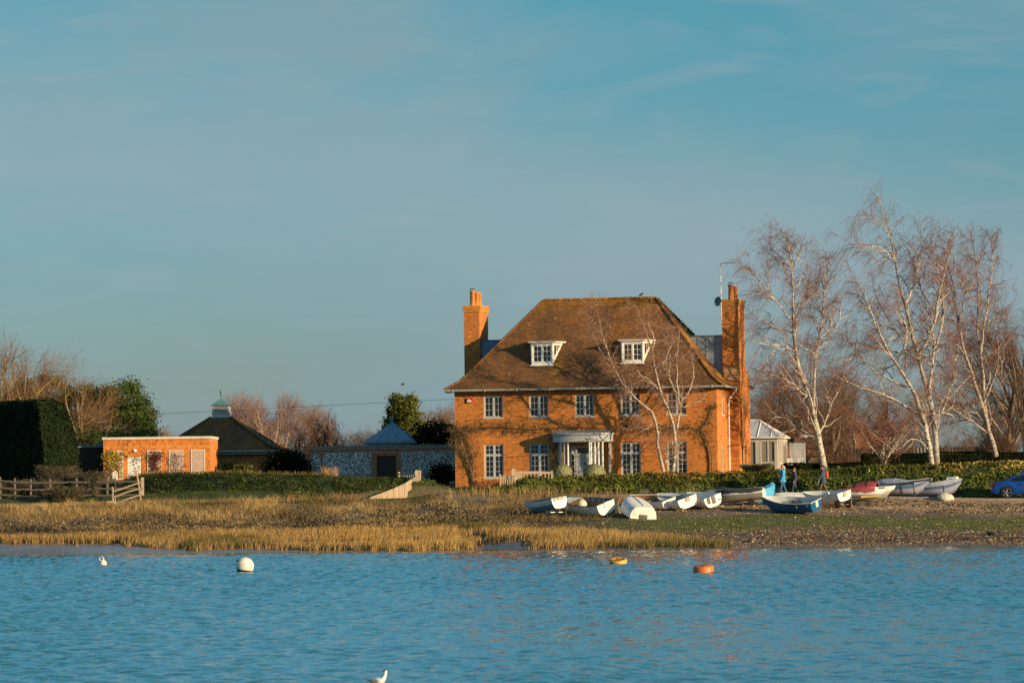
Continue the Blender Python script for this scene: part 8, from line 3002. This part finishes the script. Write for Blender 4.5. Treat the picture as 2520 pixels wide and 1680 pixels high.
# gull -----------------------------------------------------------------
p = at_water(928, 1682)
gu = thing('gull', 'white gull with grey wings swimming at the bottom edge', 'bird', (p.x, p.y, -.02))
gu.rotation_euler = (0, 0, R(-18))
V = [(-.12, 0, .05), (0, 0, .065), (.09, 0, .075), (.125, 0, .135), (.135, 0, .185), (.145, 0, .215), (.172, 0, .212)]
skin_mesh(V, [(i, i + 1) for i in range(6)], [(.035, .03), (.062, .055), (.05, .05), (.030, .03), (.026, .026), (.030, .028), (.012, .012)], mat('gull_white', (.80, .76, .70), .7, .05, 4), 'body', gu, root=1, sub=2)
for sg in (-1, 1):
    w_ = MB()
    g_ = np.array([[(.06, sg * .05, .085), (.03, sg * .066, .06), (.05, sg * .055, .04)], [(-.04, sg * .045, .11), (-.06, sg * .062, .08), (-.06, sg * .055, .05)], [(-.13, sg * .03, .10), (-.15, sg * .04, .085), (-.14, sg * .03, .07)], [(-.23, sg * .015, .125), (-.235, sg * .02, .12), (-.22, sg * .015, .115)]])
    grid(w_, g_, c=(1, 1, 1), flip=sg < 0)
    w_.build('wing', mat('gull_grey', (.22, .25, .29), .7, .1, 4), gu, smooth=True)
MB().lathe([(.007, 0), (.005, .02), (0.001, .036)], 6, M=Matrix.Translation((.175, 0, .211)) @ Matrix.Rotation(R(95), 4, 'Y')).build('beak', mat('beak_dark', (.06, .015, .012), .5, .1, 4), gu)
MB().ball((.125, 0, .222), .026, 8, 6, sc=(1, 1.05, .9)).build('head_patch', mat('gull_head', (.10, .05, .03), .8, .2, 10), gu, smooth=True)
# pigeon on the ridge, gull in the distance
rp = house.matrix_basis @ Vector((10.75, HD / 2, RIDGE + .10)) if False else Matrix.Translation(house.location) @ Matrix.Rotation(HROT, 4, 'Z') @ Vector((10.75, HD / 2, RIDGE + .10))
pg = thing('pigeon', 'small bird perched on the right end of the house ridge', 'bird', rp, R(-20))
skin_mesh([(-.20, 0, .05), (-.06, 0, .10), (.05, 0, .16), (.08, 0, .22), (.12, 0, .235)], [(0, 1), (1, 2), (2, 3), (3, 4)], [.02, .07, .065, .042, .02], mat('pigeon_grey', (.11, .075, .06), .8, .2, 6), 'body', pg, root=1)
MB().tubes(np.array([[(.0, .03, -.02), (.0, .03, .1)], [(.0, -.03, -.02), (.0, -.03, .1)]]), .012, 4).build('legs', M_pot, pg)
fp = at(992, 946, 330)
fg = thing('flying_bird', 'tiny bird in flight left of the house', 'bird', fp)
skin_mesh([(-.2, 0, 0), (0, 0, .0), (.2, 0, .02)], [(0, 1), (1, 2)], [.03, .07, .03], M_rub, 'body', fg, root=1)
w_ = MB().prism([Vector((.1, 0, .02)), Vector((.0, .55, .12)), Vector((-.05, .5, .11)), Vector((-.1, 0, .02))], (0, 0, .015)).prism([Vector((.1, 0, .02)), Vector((.0, -.55, .12)), Vector((-.05, -.5, .11)), Vector((-.1, 0, .02))], (0, 0, .015))
w_.build('wings', M_rub, fg)
